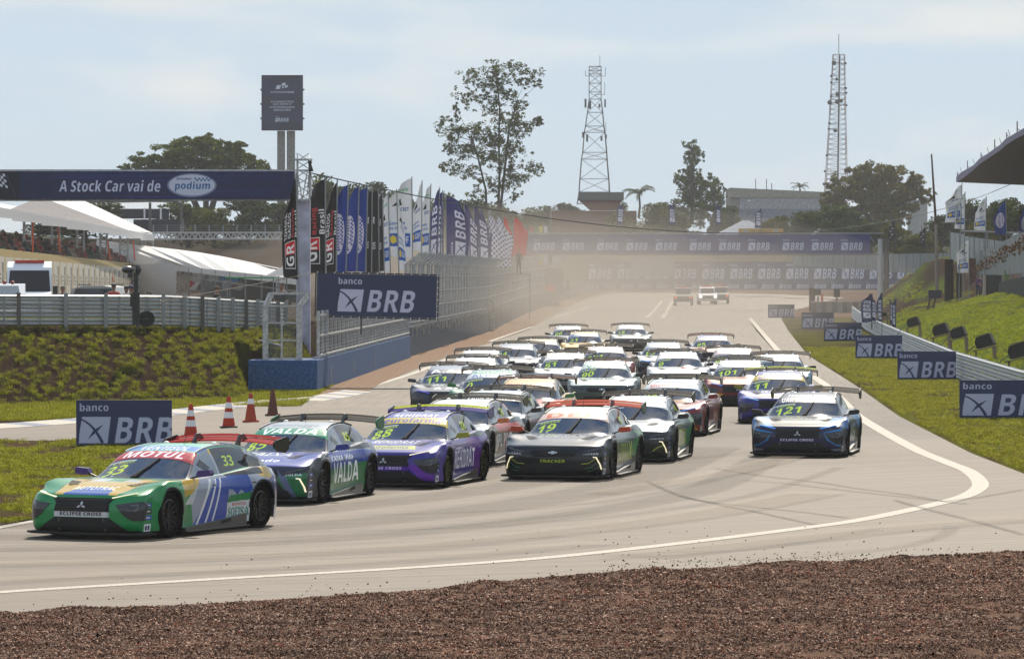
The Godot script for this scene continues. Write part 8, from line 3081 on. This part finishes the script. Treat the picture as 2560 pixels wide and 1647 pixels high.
func build_right_side():
	var pts := []
	var d := 88.5
	while d < 342.0:
		pts.append(Vector3(rail_x(d), elev(d), -d))
		d += 3.9
	guard_rail("four rail galvanised guard rail curving along the foot of the grass slope", pts, [0.02, 0.26, 0.50, 0.74], 0.225, 0.96, true)
	# black lamp boxes on wooden stands
	var boxes := [[2213, 786, 250, 0.30, "black floodlight box among the purple feather flags"], [2285, 805, 214, 0.62, "black floodlight box on a wooden stand, alone between the feather flags and the pair"], [2354, 824, 190, 0.70, "black floodlight box on a wooden stand, further of the close pair"], [2398, 832, 181, 0.64, "black floodlight box on a wooden stand, nearer of the close pair"], [2464, 853, 163, 0.70, "black floodlight box on a wooden stand beside the bank board in front of the rail"], [2550, 876, 147, 0.72, "black floodlight box cut by the picture edge, lowest on the slope"]]
	for q in boxes:
		var c := at(q[0], q[1], q[2])
		var g := height(c.x, q[2])
		var t := thing("floodlight_box", q[4], "floodlight", Vector3(c.x, g, c.z), 0.0, "floodlight boxes on the grass slope")
		var w: float = q[3]
		var y := c.y - g
		var s := Shape.new()
		var tilt := Transform3D(Basis(Vector3.UP, -0.35) * Basis(Vector3(0, 0, 1), 0.24), Vector3(0, y, 0))
		s.prism(PackedVector2Array([Vector2(-w * 0.46, -w * 0.30), Vector2(w * 0.46, -w * 0.30), Vector2(w * 0.5, -w * 0.2), Vector2(w * 0.40, w * 0.34), Vector2(-w * 0.36, w * 0.30), Vector2(-w * 0.5, w * 0.05)]), -w * 0.3, w * 0.3, tilt)
		part("lamp_box", s.done(), M.matt_black, t)
		var f := Shape.new()
		f.bar(tilt * Vector3(-w * 0.30, w * 0.345, w * 0.32), tilt * Vector3(w * 0.42, w * 0.36, w * 0.32), 0.03)
		f.bar(tilt * Vector3(w * 0.50, -w * 0.2, w * 0.32), tilt * Vector3(w * 0.41, w * 0.34, w * 0.32), 0.02)
		part("box_rim", f.done(), M.carbon, t)
		var p := Shape.new()
		p.box(Vector3(-w * 0.75, -w * 0.40, -w * 0.3), Vector3(w * 0.5, -w * 0.34, w * 0.3), tilt)
		part("stand_plank", p.done(), M.wood, t)
		for o in [[w * 0.42, w * 0.2], [w * 0.42, -w * 0.2], [-w * 0.6, 0.0]]:
			var l := Shape.new()
			var tp := tilt * Vector3(o[0], -w * 0.38, o[1])
			l.bar(tp, Vector3(tp.x + (0.05 if o[0] > 0 else 0.0), -0.15, tp.z), 0.07)
			part("stand_leg", l.done(), M.wood, t)
		var cb := Shape.new()
		var pr := tilt * Vector3(-w * 0.45, -w * 0.1, w * 0.1)
		for i in 6:
			var nx := pr + Vector3(-0.09, -0.035 - 0.02 * i, 0.02)
			cb.bar(pr, nx, 0.025)
			pr = nx
		part("cable", cb.done(), M.black, t)
	# purple feather flags round the steel post
	for q in [[2181, 735, 808, -26, 0], [2180, 742, 804, 12, 1], [2206, 732, 812, -12, 2], [2226, 748, 812, 7, 3], [2240, 746, 826, -9, 4]]:
		var dd: float = 268.0 - q[4] * 4.0
		var k := dd / FL
		var b := at(q[0], q[2], dd)
		var t := thing("feather_flag", ["wide purple feather flag leaning towards the track", "short purple feather flag folded behind the wide one", "purple feather flag in front of the steel post", "thin dark purple feather flag", "tall narrow purple feather flag, outermost of its cluster"][q[4]], "flag", b, 0.0, "purple feather flags at the steel post")
		var p := Shape.new()
		p.tube(Vector3(0, -0.4, 0), Vector3(0.03, (q[2] - q[1]) * k, 0), 0.03, 0.02, 5)
		part("pole", p.done(), M.wire, t)
		part("cloth", flag_cloth(absf(q[3]) * k, (q[2] - q[1]) * k * 0.95, signf(q[3]), 40 + q[4] * 7, 0.75, 0.0), M.feather, t, Vector3(0, (q[2] - q[1]) * k, 0))
	# tall rusty mast with its dark foot box
	var ms := on_hill(2338, 290)
	var t := thing("flag_mast", "tall bare rusty mast standing in a dark box on two legs", "mast", ms)
	var s := Shape.new()
	s.tube(at(2344, 735, 290) - ms, at(2341, 560, 290) - ms, 0.13, 0.10, 8)
	part("lower_mast", s.done(), rough_stuff(lin(0.40, 0.33, 0.29), M.mottle, 1.0), t)
	s = Shape.new()
	s.tube(at(2341, 560, 290) - ms, at(2330, 385, 290) - ms, 0.09, 0.05, 8)
	s.bar(at(2337, 500, 290) - ms, at(2333, 428, 290) - ms, 0.05)
	part("upper_mast", s.done(), rough_stuff(lin(0.17, 0.10, 0.075), M.mottle, 1.0), t)
	s = Shape.new()
	var c := at(2338, 735, 290) - ms
	s.box(c + Vector3(-0.42, -0.26, -0.3), c + Vector3(0.42, 0.26, 0.3))
	part("foot_box", s.done(), plain(lin(0.02, 0.022, 0.04), 0.7), t)
	for x in [-0.3, 0.05]:
		s = Shape.new()
		s.bar(c + Vector3(x, -0.26, 0.1), Vector3(c.x + x - 0.25, -0.2, 0.5), 0.08)
		part("leg", s.done(), M.matt_black, t)
	# flags by the grandstand
	var fl: Dictionary = M.flags
	for q in [[2398, 457, 464, 557, -40, "gdf", "wide white flag with blue panel below the canopy tip"], [2411, 479, 495, 585, -26, "gdf", "white flag overlapping the wide one below the canopy tip"], [2423, 596, 601, 682, -30, "gdf", "low white flag in front of the sheet metal fence corner"], [2463, 490, 493, 575, -28, "gdf", "white flag standing apart before the blue oval flags"], [2522, 497, 499, 584, -30, "pod", "blue flag with pale oval above the grandstand wall"], [2575, 505, 508, 590, -28, "pod", "blue oval flag cut by the picture edge"]]:
		var dd := 285.0
		var k := dd / FL
		var p := at(q[0], q[1], dd)
		put_flag(q[6], p.x, p.y, height(p.x, dd), -dd, -q[4] * k, (q[3] - q[2]) * k, -1.0, fl[q[5]], int(q[0]), "flags by the grandstand", 0.4)
	for q in [[2237, 554, 604, "black feather flag in front of the light green trees, nearer the gantry"], [2315, 570, 615, "black feather flag in front of the light green trees, nearer the flag mast"]]:
		var b := at(q[0], q[2] + 15, 400)
		var f := thing("feather_flag", q[3], "flag", b)
		var k := 400.0 / FL
		var p := Shape.new()
		p.tube(Vector3.ZERO, Vector3(0, (q[2] - q[1] + 17) * k, 0), 0.05, 0.03, 5)
		part("pole", p.done(), M.wire, f)
		part("cloth", flag_cloth(14 * k, (q[2] - q[1]) * k, -1.0, int(q[0]), 0.7, 0.0), fl.blk, f, Vector3(0, (q[2] - q[1] + 16) * k, 0))
	# sheet metal hoardings
	var zinc := rough_stuff(lin(0.25, 0.30, 0.31), M.mottle, 0.4, 0.5)
	zinc.metallic = 0.3
	var pale := rough_stuff(lin(0.45, 0.50, 0.50), M.mottle, 0.4, 0.5)
	pale.metallic = 0.3
	hoarding("long grey sheet metal hoarding behind the mound and the banner wall", at(1985, 640, 490), at(2380, 632, 372), at(1985, 662, 490), at(2380, 690, 372), 26, zinc)
	hoarding("short pale sheet metal corner under the white flags", at(2378, 580, 318), at(2413, 586, 312), at(2378, 650, 318), at(2413, 660, 312), 3, pale)
	hoarding("pale ribbed sheet metal wall behind the white flags", at(2413, 590, 345), at(2515, 604, 330), at(2413, 642, 345), at(2515, 660, 330), 8, pale)
	hoarding("dark green grey sheet metal hoarding with dry creeper below the canopy", at(2439, 635, 330), at(2580, 570, 222), at(2439, 694, 330), at(2580, 680, 222), 14, zinc)
	var tr := thing("top_rail", "thin steel rail on posts above the pale ribbed wall", "rail")
	s = Shape.new()
	s.bar(at(2405, 577, 320), at(2560, 582, 300), 0.09)
	part("rail", s.done(), M.galv, tr)
	for x in [2470.0, 2532.0]:
		s = Shape.new()
		s.bar(at(x, 576, 310), at(x, 650, 310), 0.08)
		part("post", s.done(), M.galv, tr)
	# dry creeper on the dark hoarding
	var vi := thing("dry_creeper", "dry brown creeper hanging across the dark hoarding", "creeper")
	var g := RandomNumberGenerator.new()
	g.seed = 8
	s = Shape.new()
	var n0 := 0
	for i in 34:
		var u := i / 33.0
		var p := at(2441, 678, 329).lerp(at(2580, 606, 221), u) + Vector3(-0.25, g.randf_range(-0.25, 0.3), 0.2)
		leaves(s, p, Vector3(0.5, 0.28, 0.15), 26, 0.10, Color(0.10, 0.055, 0.03), g)
	part("leaves", s.done(), leaf_mat(Color.WHITE), vi)
	# poster row and dark gap under it
	var pr := thing("poster_row", "row of pale poster panels under the dark hoarding", "posters")
	for i in 5:
		var a := at(2512 + i * 13, 675 - i * 3, 262 - i * 8)
		s = Shape.new()
		var w := 12.0 / FL * 262
		s.box(Vector3(a.x, a.y - 1.1, a.z - 0.03), Vector3(a.x + w, a.y, a.z + 0.03))
		part("poster", s.done(), plain([Color8(120, 140, 70), Color8(170, 130, 120), Color8(180, 150, 140), Color8(180, 182, 180), Color8(160, 166, 160)][i], 0.7), pr)
	s = Shape.new()
	s.bar(at(2500, 735, 264), at(2580, 722, 222), 0.1, 1.4)
	part("base_wall", s.done(), M.matt_black, pr)
	var dw := thing("dark_doorway", "dark doorway panel beside the people in purple", "doorway")
	s = Shape.new()
	s.box(Vector3(at(2467, 0, 275).x, at(0, 742, 275).y, -275.3), Vector3(at(2508, 0, 275).x, at(0, 687, 275).y, -275))
	part("door_leaf", s.done(), plain(lin(0.03, 0.03, 0.03), 0.8), dw)
	s = Shape.new()
	s.box(Vector3(at(2459, 0, 275).x, at(0, 742, 275).y, -275.2), Vector3(at(2466, 0, 275).x, at(0, 687, 275).y, -274.9))
	part("door_post", s.done(), plain(lin(0.45, 0.36, 0.31), 0.8), dw)
	var bw := thing("brick_pier", "red brick pier between the white flag and the dark hoarding", "pier")
	s = Shape.new()
	s.box(Vector3(at(2424, 0, 322).x, at(0, 735, 322).y, -322.6), Vector3(at(2441, 0, 322).x, at(0, 646, 322).y, -322))
	part("brickwork", s.done(), M.brick, bw)
	for q in [[2362, 2386, 648, 745, "broad dark stump post at the end of the mound"], [2392, 2406, 680, 748, "narrow dark post beside the low white flag"]]:
		var st := thing("dark_post", q[4], "post", on_hill((q[0] + q[1]) / 2, 305))
		s = Shape.new()
		var h := at(0, q[2], 305).y - st.position.y
		s.tube(Vector3(0, -0.5, 0), Vector3(0, h, 0), (q[1] - q[0]) / FL * 305 / 2, (q[1] - q[0]) / FL * 305 / 2 * 0.92, 12)
		part("post", s.done(), rough_stuff(lin(0.06, 0.04, 0.03), M.mottle, 0.8), st)
	person("person in a purple top standing before the brick pier", at(2447, 744, 288), -0.5, Color(0.12, 0.03, 0.14), Color(0.02, 0.03, 0.06), Color(0.012, 0.01, 0.01), 0.9, false, "people at the grandstand door")
	person("person in a dark purple top beside the door post", at(2457, 744, 290), 0.4, Color(0.07, 0.02, 0.09), Color(0.02, 0.02, 0.03), Color(0.012, 0.01, 0.01), 0.5, false, "people at the grandstand door")
	for n in ["person_008", "person_009"]:
		var pn := get_node_or_null(n)
		if pn:
			pn.scale = Vector3.ONE * 0.86
	# concrete canopy of the grandstand
	var cv := thing("grandstand_canopy", "cantilevered concrete grandstand canopy with a pale lilac edge", "canopy")
	var edge := [[245, 1245, 1350], [330, 1165, 1305], [440, 1100, 1225], [580, 1020, 1110], [700, 890, 1000], [850, 800, 900], [960, 720, 828], [1090, 630, 740], [1190, 520, 645], [1260, 480, 600], [1390, 400, 515], [1540, 315, 440], [1800, 150, 290], [2300, -160, 0]]
	var rows := []
	var under := []
	var over := []
	for i in edge.size():
		var q = edge[i]
		var px: float = q[0] / 7.7 + 2360.0
		var dd := 410.0 * pow(0.652, (q[0] - 245.0) / 1295.0)
		var a := at(px, q[1] / 7.7 + 280.0, dd)
		var b := at(px, q[2] / 7.7 + 280.0, dd)
		rows.append([a, b])
		under.append([b, b + Vector3(7, -0.25, 0), b + Vector3(16, -0.7, 0)])
		over.append([a, a + Vector3(16, 0.6, 0)])
	part("fascia", sheet(rows, func(p, _i, _j): return Vector2(p.z, p.y), null, Vector3(-1, 0, 0.3)), rough_stuff(lin(0.30, 0.28, 0.38), M.mottle, 0.3, 0.8), cv)
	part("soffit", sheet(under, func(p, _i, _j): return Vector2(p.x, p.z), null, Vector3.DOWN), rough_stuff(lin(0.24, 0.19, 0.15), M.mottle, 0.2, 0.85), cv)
	part("roof_deck", sheet(over, func(p, _i, _j): return Vector2(p.x, p.z)), M.concrete, cv)
	s = Shape.new()
	var e0: Vector3 = over[0][0]
	var e1: Vector3 = under[0][0]
	s.quad(over[0][1], e0, e1, under[0][2])
	part("end_face", s.done(), M.concrete, cv)
	for i in [0, 2, 4, 6, 8, 10]:
		var p: Vector3 = rows[i][0]
		s = Shape.new()
		s.bar(p + Vector3(0.1, 0, 0), p + Vector3(0.1, 0.75 if i % 4 == 2 else 0.45, 0), 0.07)
		s.bar(p + Vector3(0.5, 0.02, 0), p + Vector3(0.12, 0.25, 0), 0.04)
		part("edge_rod", s.done(), M.wire, cv)
	for i in [1, 3, 5, 7, 9]:
		var p: Vector3 = rows[i][0]
		s = Shape.new()
		s.bar(p + Vector3(0.1, 0, 0), p + Vector3(-0.05, 0.5, 0), 0.035)
		part("bird_wire", s.done(), M.wire, cv)
	for i in [3, 8, 12]:
		var p: Vector3 = under[i][2]
		s = Shape.new()
		s.box(Vector3(p.x - 2.6, height(p.x - 2, -p.z) - 0.5, p.z - 0.5), Vector3(p.x - 1.6, p.y + 0.2, p.z + 0.5))
		part("column", s.done(), M.concrete, cv)
	# black irrigation pipe and small things on the slope
	var ip := thing("hose", "dark hose lying across the bright grass slope", "hose")
	s = Shape.new()
	var prev := on_hill(2380, 262) + Vector3(0, 0.05, 0)
	for i in 14:
		var u := (i + 1) / 14.0
		var p := on_hill(lerpf(2380, 2540, u), lerpf(262, 224, u)) + Vector3(0, 0.06, 0)
		s.bar(prev, p, 0.05)
		prev = p
	part("hose", s.done(), M.black, ip)

func hoarding(label: String, t0: Vector3, t1: Vector3, b0: Vector3, b1: Vector3, n: int, mat: Material):
	var t := thing("hoarding", label, "hoarding")
	var side := (t1 - t0).cross(Vector3.UP).normalized()
	if side.z < 0:
		side = -side
	for i in n:
		var s := Shape.new()
		for j in 4:
			var u0 := (i + j / 4.0) / n
			var u1 := (i + (j + 1) / 4.0) / n
			if j == 3:
				u1 -= 0.06 / n
			var o0 := side * (0.05 if j % 2 else 0.0)
			var o1 := side * (0.0 if j % 2 else 0.05)
			var a := b0.lerp(b1, u0) + o0
			var b := b0.lerp(b1, u1) + o1
			var c := t0.lerp(t1, u1) + o1
			var d := t0.lerp(t1, u0) + o0
			if (b - a).cross(d - a).dot(side) > 0:
				s.quad(a, b, c, d)
			else:
				s.quad(b, a, d, c)
		part("metal_sheet", s.done(), mat, t)
		if i % 2 == 0:
			var p := Shape.new()
			p.bar(b0.lerp(b1, float(i) / n) + side * 0.03 + Vector3(0, -0.5, 0), t0.lerp(t1, float(i) / n) + side * 0.03 + Vector3(0, 0.1, 0), 0.07)
			part("post", p.done(), M.galv, t)

# ---------------------------------------------------------------- trackside boards and cones
func build_boards():
	var navy := Color8(32, 44, 84)
	var im := Image.create(420, 204, false, Image.FORMAT_RGBA8)
	im.fill(navy)
	bank_mark(im, 12, 14, 424, 172, Color8(176, 180, 204), navy)
	var face := printed(im, 0.55)
	for q in [[309, 1118, 239, 118, "navy bank board with the word above its mark standing alone on the grass island"], [2519, 1047, 239, 97, "largest navy bank board on the outer verge, cut by the picture edge"], [2318, 950, 147, 72, "navy bank board, second along the outer verge from the picture edge"], [2198, 896, 117, 58, "navy bank board, third along the outer verge"], [2108, 852, 95, 46, "navy bank board, fourth along the outer verge, touching the guard rail end in view"], [2045, 822, 81, 41, "navy bank board, fifth along the outer verge, greyed by dust"], [1954, 794, 66, 33, "furthest navy bank board, almost lost in dust"]]:
		var g := ground(q[0], q[1])
		var t := thing("bank_board", q[4], "advertising board", g, 0.03, "bank boards beside the track")
		var k := -g.z / FL
		panel("board_face", face, q[2] * k, q[3] * k, 0.06, t, Vector3.ZERO)
		for x in [-0.7, 0.7]:
			var s := Shape.new()
			s.bar(Vector3(x, 0.75, -0.03), Vector3(x, 0, -0.55), 0.04)
			part("brace", s.done(), M.dull_steel, t)
	var body := lathe([[0.15, 0.03], [0.045, 0.70], [0.03, 0.72], [0.0, 0.72]])
	var ring := lathe([[0.118, 0.22], [0.097, 0.36]], 0.004)
	var ring2 := lathe([[0.082, 0.45], [0.062, 0.58]], 0.004)
	var base := Shape.new()
	base.prism(PackedVector2Array([Vector2(-0.2, -0.17), Vector2(-0.17, -0.2), Vector2(0.17, -0.2), Vector2(0.2, -0.17), Vector2(0.2, 0.17), Vector2(0.17, 0.2), Vector2(-0.17, 0.2), Vector2(-0.2, 0.17)]), 0.0, 0.035, Transform3D(Basis(Vector3.RIGHT, Vector3(0, 0, -1), Vector3.UP), Vector3.ZERO))
	var bm := base.done()
	var n := 0
	for q in [[476, 1091, 81, Color(0.62, 0.055, 0.02), 2, "orange cone with two white bands nearest the grass island board"], [571, 1069, 78, Color(0.62, 0.055, 0.02), 2, "orange cone with two white bands, second from the board"], [626, 1055, 72, Color(0.50, 0.07, 0.03), 1, "dull orange cone with one white band"], [681, 1039, 67, Color(0.17, 0.06, 0.04), 0, "dirty brown cone without bands"]]:
		var g := ground(q[0], q[1])
		var t := thing("traffic_cone", q[5], "traffic cone", g + Vector3(0, 0.006, 0), 0.0, "traffic cones along the pit exit")
		var sc: float = q[2] / FL * -g.z / 0.72
		t.scale = Vector3(sc, sc, sc)
		part("cone_body", body, rough_stuff(q[3].linear_to_srgb(), M.mottle, 2.0, 0.55), t)
		part("cone_base", bm, M.black if n < 2 else rough_stuff(q[3].linear_to_srgb(), M.mottle, 2.0), t)
		if q[4] >= 2:
			part("white_band", ring2, M.white, t)
		if q[4] >= 1:
			part("white_band", ring if q[4] == 2 else ring2, M.white, t)
		n += 1

func lathe(prof: Array, grow := 0.0, k := 20) -> ArrayMesh:
	var s := Shape.new()
	for j in prof.size() - 1:
		var a = prof[j]
		var b = prof[j + 1]
		var sl := Vector2(b[1] - a[1], a[0] - b[0]).normalized()
		for i in k:
			var q := []
			var n := []
			for o in [[i, a], [i + 1, a], [i + 1, b], [i, b]]:
				var t: float = TAU * o[0] / k
				q.append(Vector3(cos(t) * (o[1][0] + grow), o[1][1], sin(t) * (o[1][0] + grow)))
				n.append(Vector3(cos(t) * sl.x, sl.y, sin(t) * sl.x).normalized())
			var z := [Vector2.ZERO, Vector2.ZERO, Vector2.ZERO]
			s.stri([q[0], q[1], q[2]], [n[0], n[1], n[2]], z)
			s.stri([q[0], q[2], q[3]], [n[0], n[2], n[3]], z)
	return s.done()

# ---------------------------------------------------------------- grass, gravel, dust
func tuft(blades: int, h: float, sd: int) -> ArrayMesh:
	var g := RandomNumberGenerator.new()
	g.seed = sd
	var s := Shape.new()
	for i in blades:
		var a := g.randf() * TAU
		var r := Vector3(cos(a), 0, sin(a))
		var b := r * g.randf_range(0.0, 0.05)
		var side := r.cross(Vector3.UP) * 0.006
		var m := b + Vector3(0, h * g.randf_range(0.45, 0.65), 0) + r * h * 0.25
		var tip := b + Vector3(0, h * g.randf_range(0.6, 1.1), 0) + r * h * g.randf_range(0.4, 0.9)
		var nn := [Vector3(r.x * 0.5, 0.85, r.z * 0.5).normalized(), Vector3.UP, Vector3.UP]
		var z := [Vector2.ZERO, Vector2.ZERO, Vector2.ZERO]
		s.stri([b - side, b + side, m], [nn[0], nn[0], nn[1]], z)
		s.stri([m - side, m + side, tip], [nn[1], nn[1], nn[2]], z)
	return s.done()

func build_grass():
	var m := plain(Color.WHITE, 0.85, 0.0, 0.12)
	m.vertex_color_use_as_albedo = true
	m.backlight_enabled = true
	m.backlight = Color(0.8, 0.8, 0.3)
	var mesh := tuft(9, 0.055, 3)
	var tall := tuft(11, 0.075, 4)
	var wide := FastNoiseLite.new()
	wide.seed = 19
	wide.frequency = 0.35
	wide.fractal_octaves = 4
	var g := RandomNumberGenerator.new()
	g.seed = 55
	var put := func(p: Vector3, k: float) -> Transform3D: return Transform3D(Basis(Vector3.UP, g.randf() * TAU).scaled(Vector3(k, k * g.randf_range(0.7, 1.3), k)), p)
	var tone := func(dry: float) -> Color:
		var c := Color(0.215, 0.235, 0.014).lerp(Color(0.20, 0.135, 0.035), clampf(dry, 0, 1))
		var k := g.randf_range(0.5, 1.4)
		return Color(c.r * k, c.g * k, c.b * k)
	# island on the inside
	var isl: PackedVector2Array = M.island
	var places := []
	var tints := []
	for i in 52000:
		var p := Vector2(g.randf_range(-13.5, -3.0), g.randf_range(-103.0, -63.0))
		if not Geometry2D.is_point_in_polygon(p, isl):
			continue
		var n := isl_noise(Vector3(p.x, 0, p.y))
		if n > g.randf_range(0.0, 0.30):
			continue
		places.append(put.call(Vector3(p.x, 0.02, p.y), g.randf_range(0.8, 1.5)))
		tints.append(tone.call(g.randf_range(-0.3, 0.5)))
	tag(scatter("grass", mesh, m, places, tints, self), "patchy short grass on the island inside the bend", "grass")
	var lump := FastNoiseLite.new()
	lump.seed = 3
	lump.frequency = 1.5
	lump.fractal_octaves = 3
	# outer verge
	places = []
	tints = []
	for i in 90000:
		var d := 74.0 + 150.0 * pow(g.randf(), 1.5)
		var x := lerpf(table(TRACK_RIGHT, d) + 0.15, rail_x(d) - 0.1, g.randf())
		var n := wide.get_noise_2d(x, d * 0.35)
		if n * 0.6 + 0.5 * lump.get_noise_2d(x * 0.9, d * 0.12) > g.randf_range(-0.02, 0.34):
			continue
		places.append(put.call(Vector3(x, elev(d) - 0.01, -d), g.randf_range(0.7, 1.4)))
		tints.append(tone.call(g.randf_range(-0.2, 0.65)))
	tag(scatter("grass", mesh, m, places, tints, self), "yellow green mown grass on the outer verge", "grass")
	# bank
	places = []
	tints = []
	for i in 90000:
		var x := g.randf_range(-20.0, -6.0)
		var d := g.randf_range(112.0, 152.0)
		var h := height(x, d)
		if d < 124.0 and x > -12.6 + (d - 106.9) * 0.29 - 0.9:
			continue
		var l := lump.get_noise_2d(x * 1.5 + d * 0.35, d * 0.8)
		if h > 0.05:
			h += l * 0.22 + lump.get_noise_2d(x * 5.0, d * 4.0) * 0.06
			if l < g.randf_range(0.06, 0.34) and not (x > -10.0 and g.randf() < 0.4 and h > 0.9):
				continue
		elif g.randf() < 0.35:
			continue
		places.append(put.call(Vector3(x, h - 0.02, -d), g.randf_range(0.9, 1.6)))
		tints.append(tone.call(g.randf_range(-0.3, 0.45)))
	tag(scatter("grass", tall, m, places, tints, self), "clumps of grass breaking through the soil of the bank", "grass")
	# bright slope behind the outer rail
	places = []
	tints = []
	for i in 80000:
		var d := 88.0 + 277.0 * pow(g.randf(), 1.2)
		var x := rail_x(d) + 0.3 + g.randf() * 14.0
		if x / d * FL + 1280.0 > 3100.0:
			continue
		var n := wide.get_noise_2d(x * 0.7, d * 0.2)
		if n > g.randf_range(0.1, 0.5) - 0.45 * smoothstep(250.0, 310.0, d):
			continue
		places.append(put.call(Vector3(x, height(x, d) - 0.01, -d), g.randf_range(1.0, 1.9)))
		var c: Color = tone.call(g.randf_range(-0.3, 0.2))
		tints.append(Color(c.r * 1.05, c.g * 1.12, c.b * 0.8))
	tag(scatter("grass", tall, m, places, tints, self), "bright green grass on the slope behind the guard rail", "grass")

const GRAVEL_EDGE := [[-80, 1548], [0, 1543], [641, 1508], [1069, 1481], [1283, 1456], [1497, 1438], [1640, 1424], [1700, 1430], [1818, 1424], [1950, 1412], [2200, 1408], [2400, 1398], [2560, 1391], [2680, 1386]]

func build_gravel():
	var edge := []
	for q in GRAVEL_EDGE:
		var p := ground(q[0], q[1])
		edge.append([p.x, -p.z])
	var bump := FastNoiseLite.new()
	bump.seed = 14
	bump.frequency = 0.9
	bump.fractal_octaves = 3
	var lift := func(x: float, d: float) -> float:
		var e := table(edge, x)
		var inside := e - d
		return 0.012 + 0.045 * smoothstep(-0.1, 0.8, inside) + (0.06 * bump.get_noise_2d(x, d) + 0.07 * bump.get_noise_2d(x * 0.25 + 9.0, d * 0.9)) * smoothstep(0.0, 1.0, inside) + 0.05 * smoothstep(2.0, 5.0, x) * smoothstep(0.0, 0.5, inside) * smoothstep(2.0, 0.8, inside) * (0.6 + bump.get_noise_2d(x * 1.6, d))
	var rows := []
	for i in 71:
		var row := []
		for j in 121:
			var x := lerpf(-12.0, 14.0, j / 120.0)
			var e := table(edge, x) + 0.06 * bump.get_noise_2d(x * 6.0, 3.0)
			var d := lerpf(36.0, e, pow(i / 70.0, 0.8))
			row.append(Vector3(x, lift.call(x, d) if i < 70 else 0.006, -d))
		rows.append(row)
	var gm := rough_stuff(lin(0.28, 0.175, 0.125), noise_tex(0.16, Color(0.45, 0.42, 0.4), Color(1, 1, 1), 61, 3), 1.6, 0.95)
	structure("gravel_bed", sheet(rows, func(p, _i, _j): return Vector2(p.x, p.z)), gm)
	var g := RandomNumberGenerator.new()
	g.seed = 23
	# a rough pebble
	var s := Shape.new()
	var v := []
	for q in [[1, 0, 0], [-1, 0, 0], [0, 0.7, 0], [0, -0.7, 0], [0, 0, 1], [0, 0, -1]]:
		v.append(Vector3(q[0], q[1], q[2]) * g.randf_range(0.75, 1.2) + Vector3(g.randf() - 0.5, 0, g.randf() - 0.5) * 0.3)
	for f in [[0, 2, 4], [4, 2, 1], [1, 2, 5], [5, 2, 0], [0, 4, 3], [4, 1, 3], [1, 5, 3], [5, 0, 3]]:
		s.tri(v[f[0]], v[f[2]], v[f[1]])
		s.tri(v[f[0]], v[f[1]], v[f[2]])
	var pebble := s.done()
	var m := plain(Color.WHITE, 0.7, 0.0, 0.4)
	m.vertex_color_use_as_albedo = true
	var tones := [Color(0.22, 0.126, 0.080), Color(0.185, 0.104, 0.066), Color(0.26, 0.155, 0.102), Color(0.14, 0.082, 0.054), Color(0.23, 0.134, 0.087), Color(0.31, 0.195, 0.132)]
	var places := []
	var tints := []
	for i in 320000:
		var x := g.randf_range(-9.0, 10.5)
		var e := table(edge, x)
		var d := lerpf(41.0, e + 0.05, g.randf())
		var r := g.randf_range(0.008, 0.020) * (1.5 if g.randf() < 0.06 else 1.0)
		places.append(Transform3D(Basis.from_euler(Vector3(g.randf() * TAU, g.randf() * TAU, g.randf() * TAU)).scaled(Vector3.ONE * r), Vector3(x, lift.call(x, d) + r * 0.4, -d)))
		tints.append(tones[g.randi() % 6] * g.randf_range(1.6, 2.15) * (1.0 + 0.4 * bump.get_noise_2d(x * 0.5 + 40.0, d * 1.4)))
	tag(scatter("gravel", pebble, m, places, tints, self), "brown gravel of the trap in front of the track", "gravel")
	places = []
	tints = []
	for i in 700:
		var x := g.randf_range(-5.5, 8.0)
		if g.randf() < 0.55:
			x = g.randf_range(1.2, 6.0)
		var d := table(edge, x) + 0.1 + 2.2 * pow(g.randf(), 2.6) + (g.randf_range(0.0, 8.0) if g.randf() < 0.12 else 0.0)
		var r := g.randf_range(0.007, 0.017)
		places.append(Transform3D(Basis.from_euler(Vector3(g.randf() * TAU, g.randf() * TAU, 0)).scaled(Vector3.ONE * r), Vector3(x, 0.005 + r * 0.35, -d)))
		tints.append(tones[[1, 3, 3, 0][g.randi() % 4]] * 0.45)
	tag(scatter("loose_stones", pebble, m, places, tints, self), "loose dark stones thrown onto the track from the gravel", "stones")

func build_dust():
	var list := [[1400, 705, 330, Vector3(40, 9, 150), 0.0042], [1560, 770, 250, Vector3(26, 3.2, 150), 0.0040], [1290, 690, 300, Vector3(22, 7, 120), 0.0040], [1540, 700, 500, Vector3(56, 9, 110), 0.0040], [1700, 805, 210, Vector3(14, 2.2, 100), 0.0030]]
	var say := ["tall brown dust over the pit wall", "low dust over the middle of the pack", "dust against the debris fence", "far dust below the gantry", "thin dust over the outer cars"]
	for i in list.size():
		var q = list[i]
		# nested puffs, so that the edge thins out
		for k in ([1.3, 1.0, 0.68] if i in [0, 2] else [1.0, 0.68]):
			var m := FogMaterial.new()
			m.density = q[4] * 0.32
			m.albedo = Color8(245, 230, 212)
			var f := FogVolume.new()
			f.name = numbered("dust_haze")
			f.shape = RenderingServer.FOG_VOLUME_SHAPE_ELLIPSOID
			f.size = q[3] * k
			f.material = m
			f.position = at(q[0] + 60.0 * (1.0 - k), q[1], q[2])
			add_child(f)
			f.set_meta("kind", "stuff")
			tag(f, {1.3: "thin outer veil of the ", 1.0: "body of the ", 0.68: "dense heart of the "}[k] + say[i], "dust")
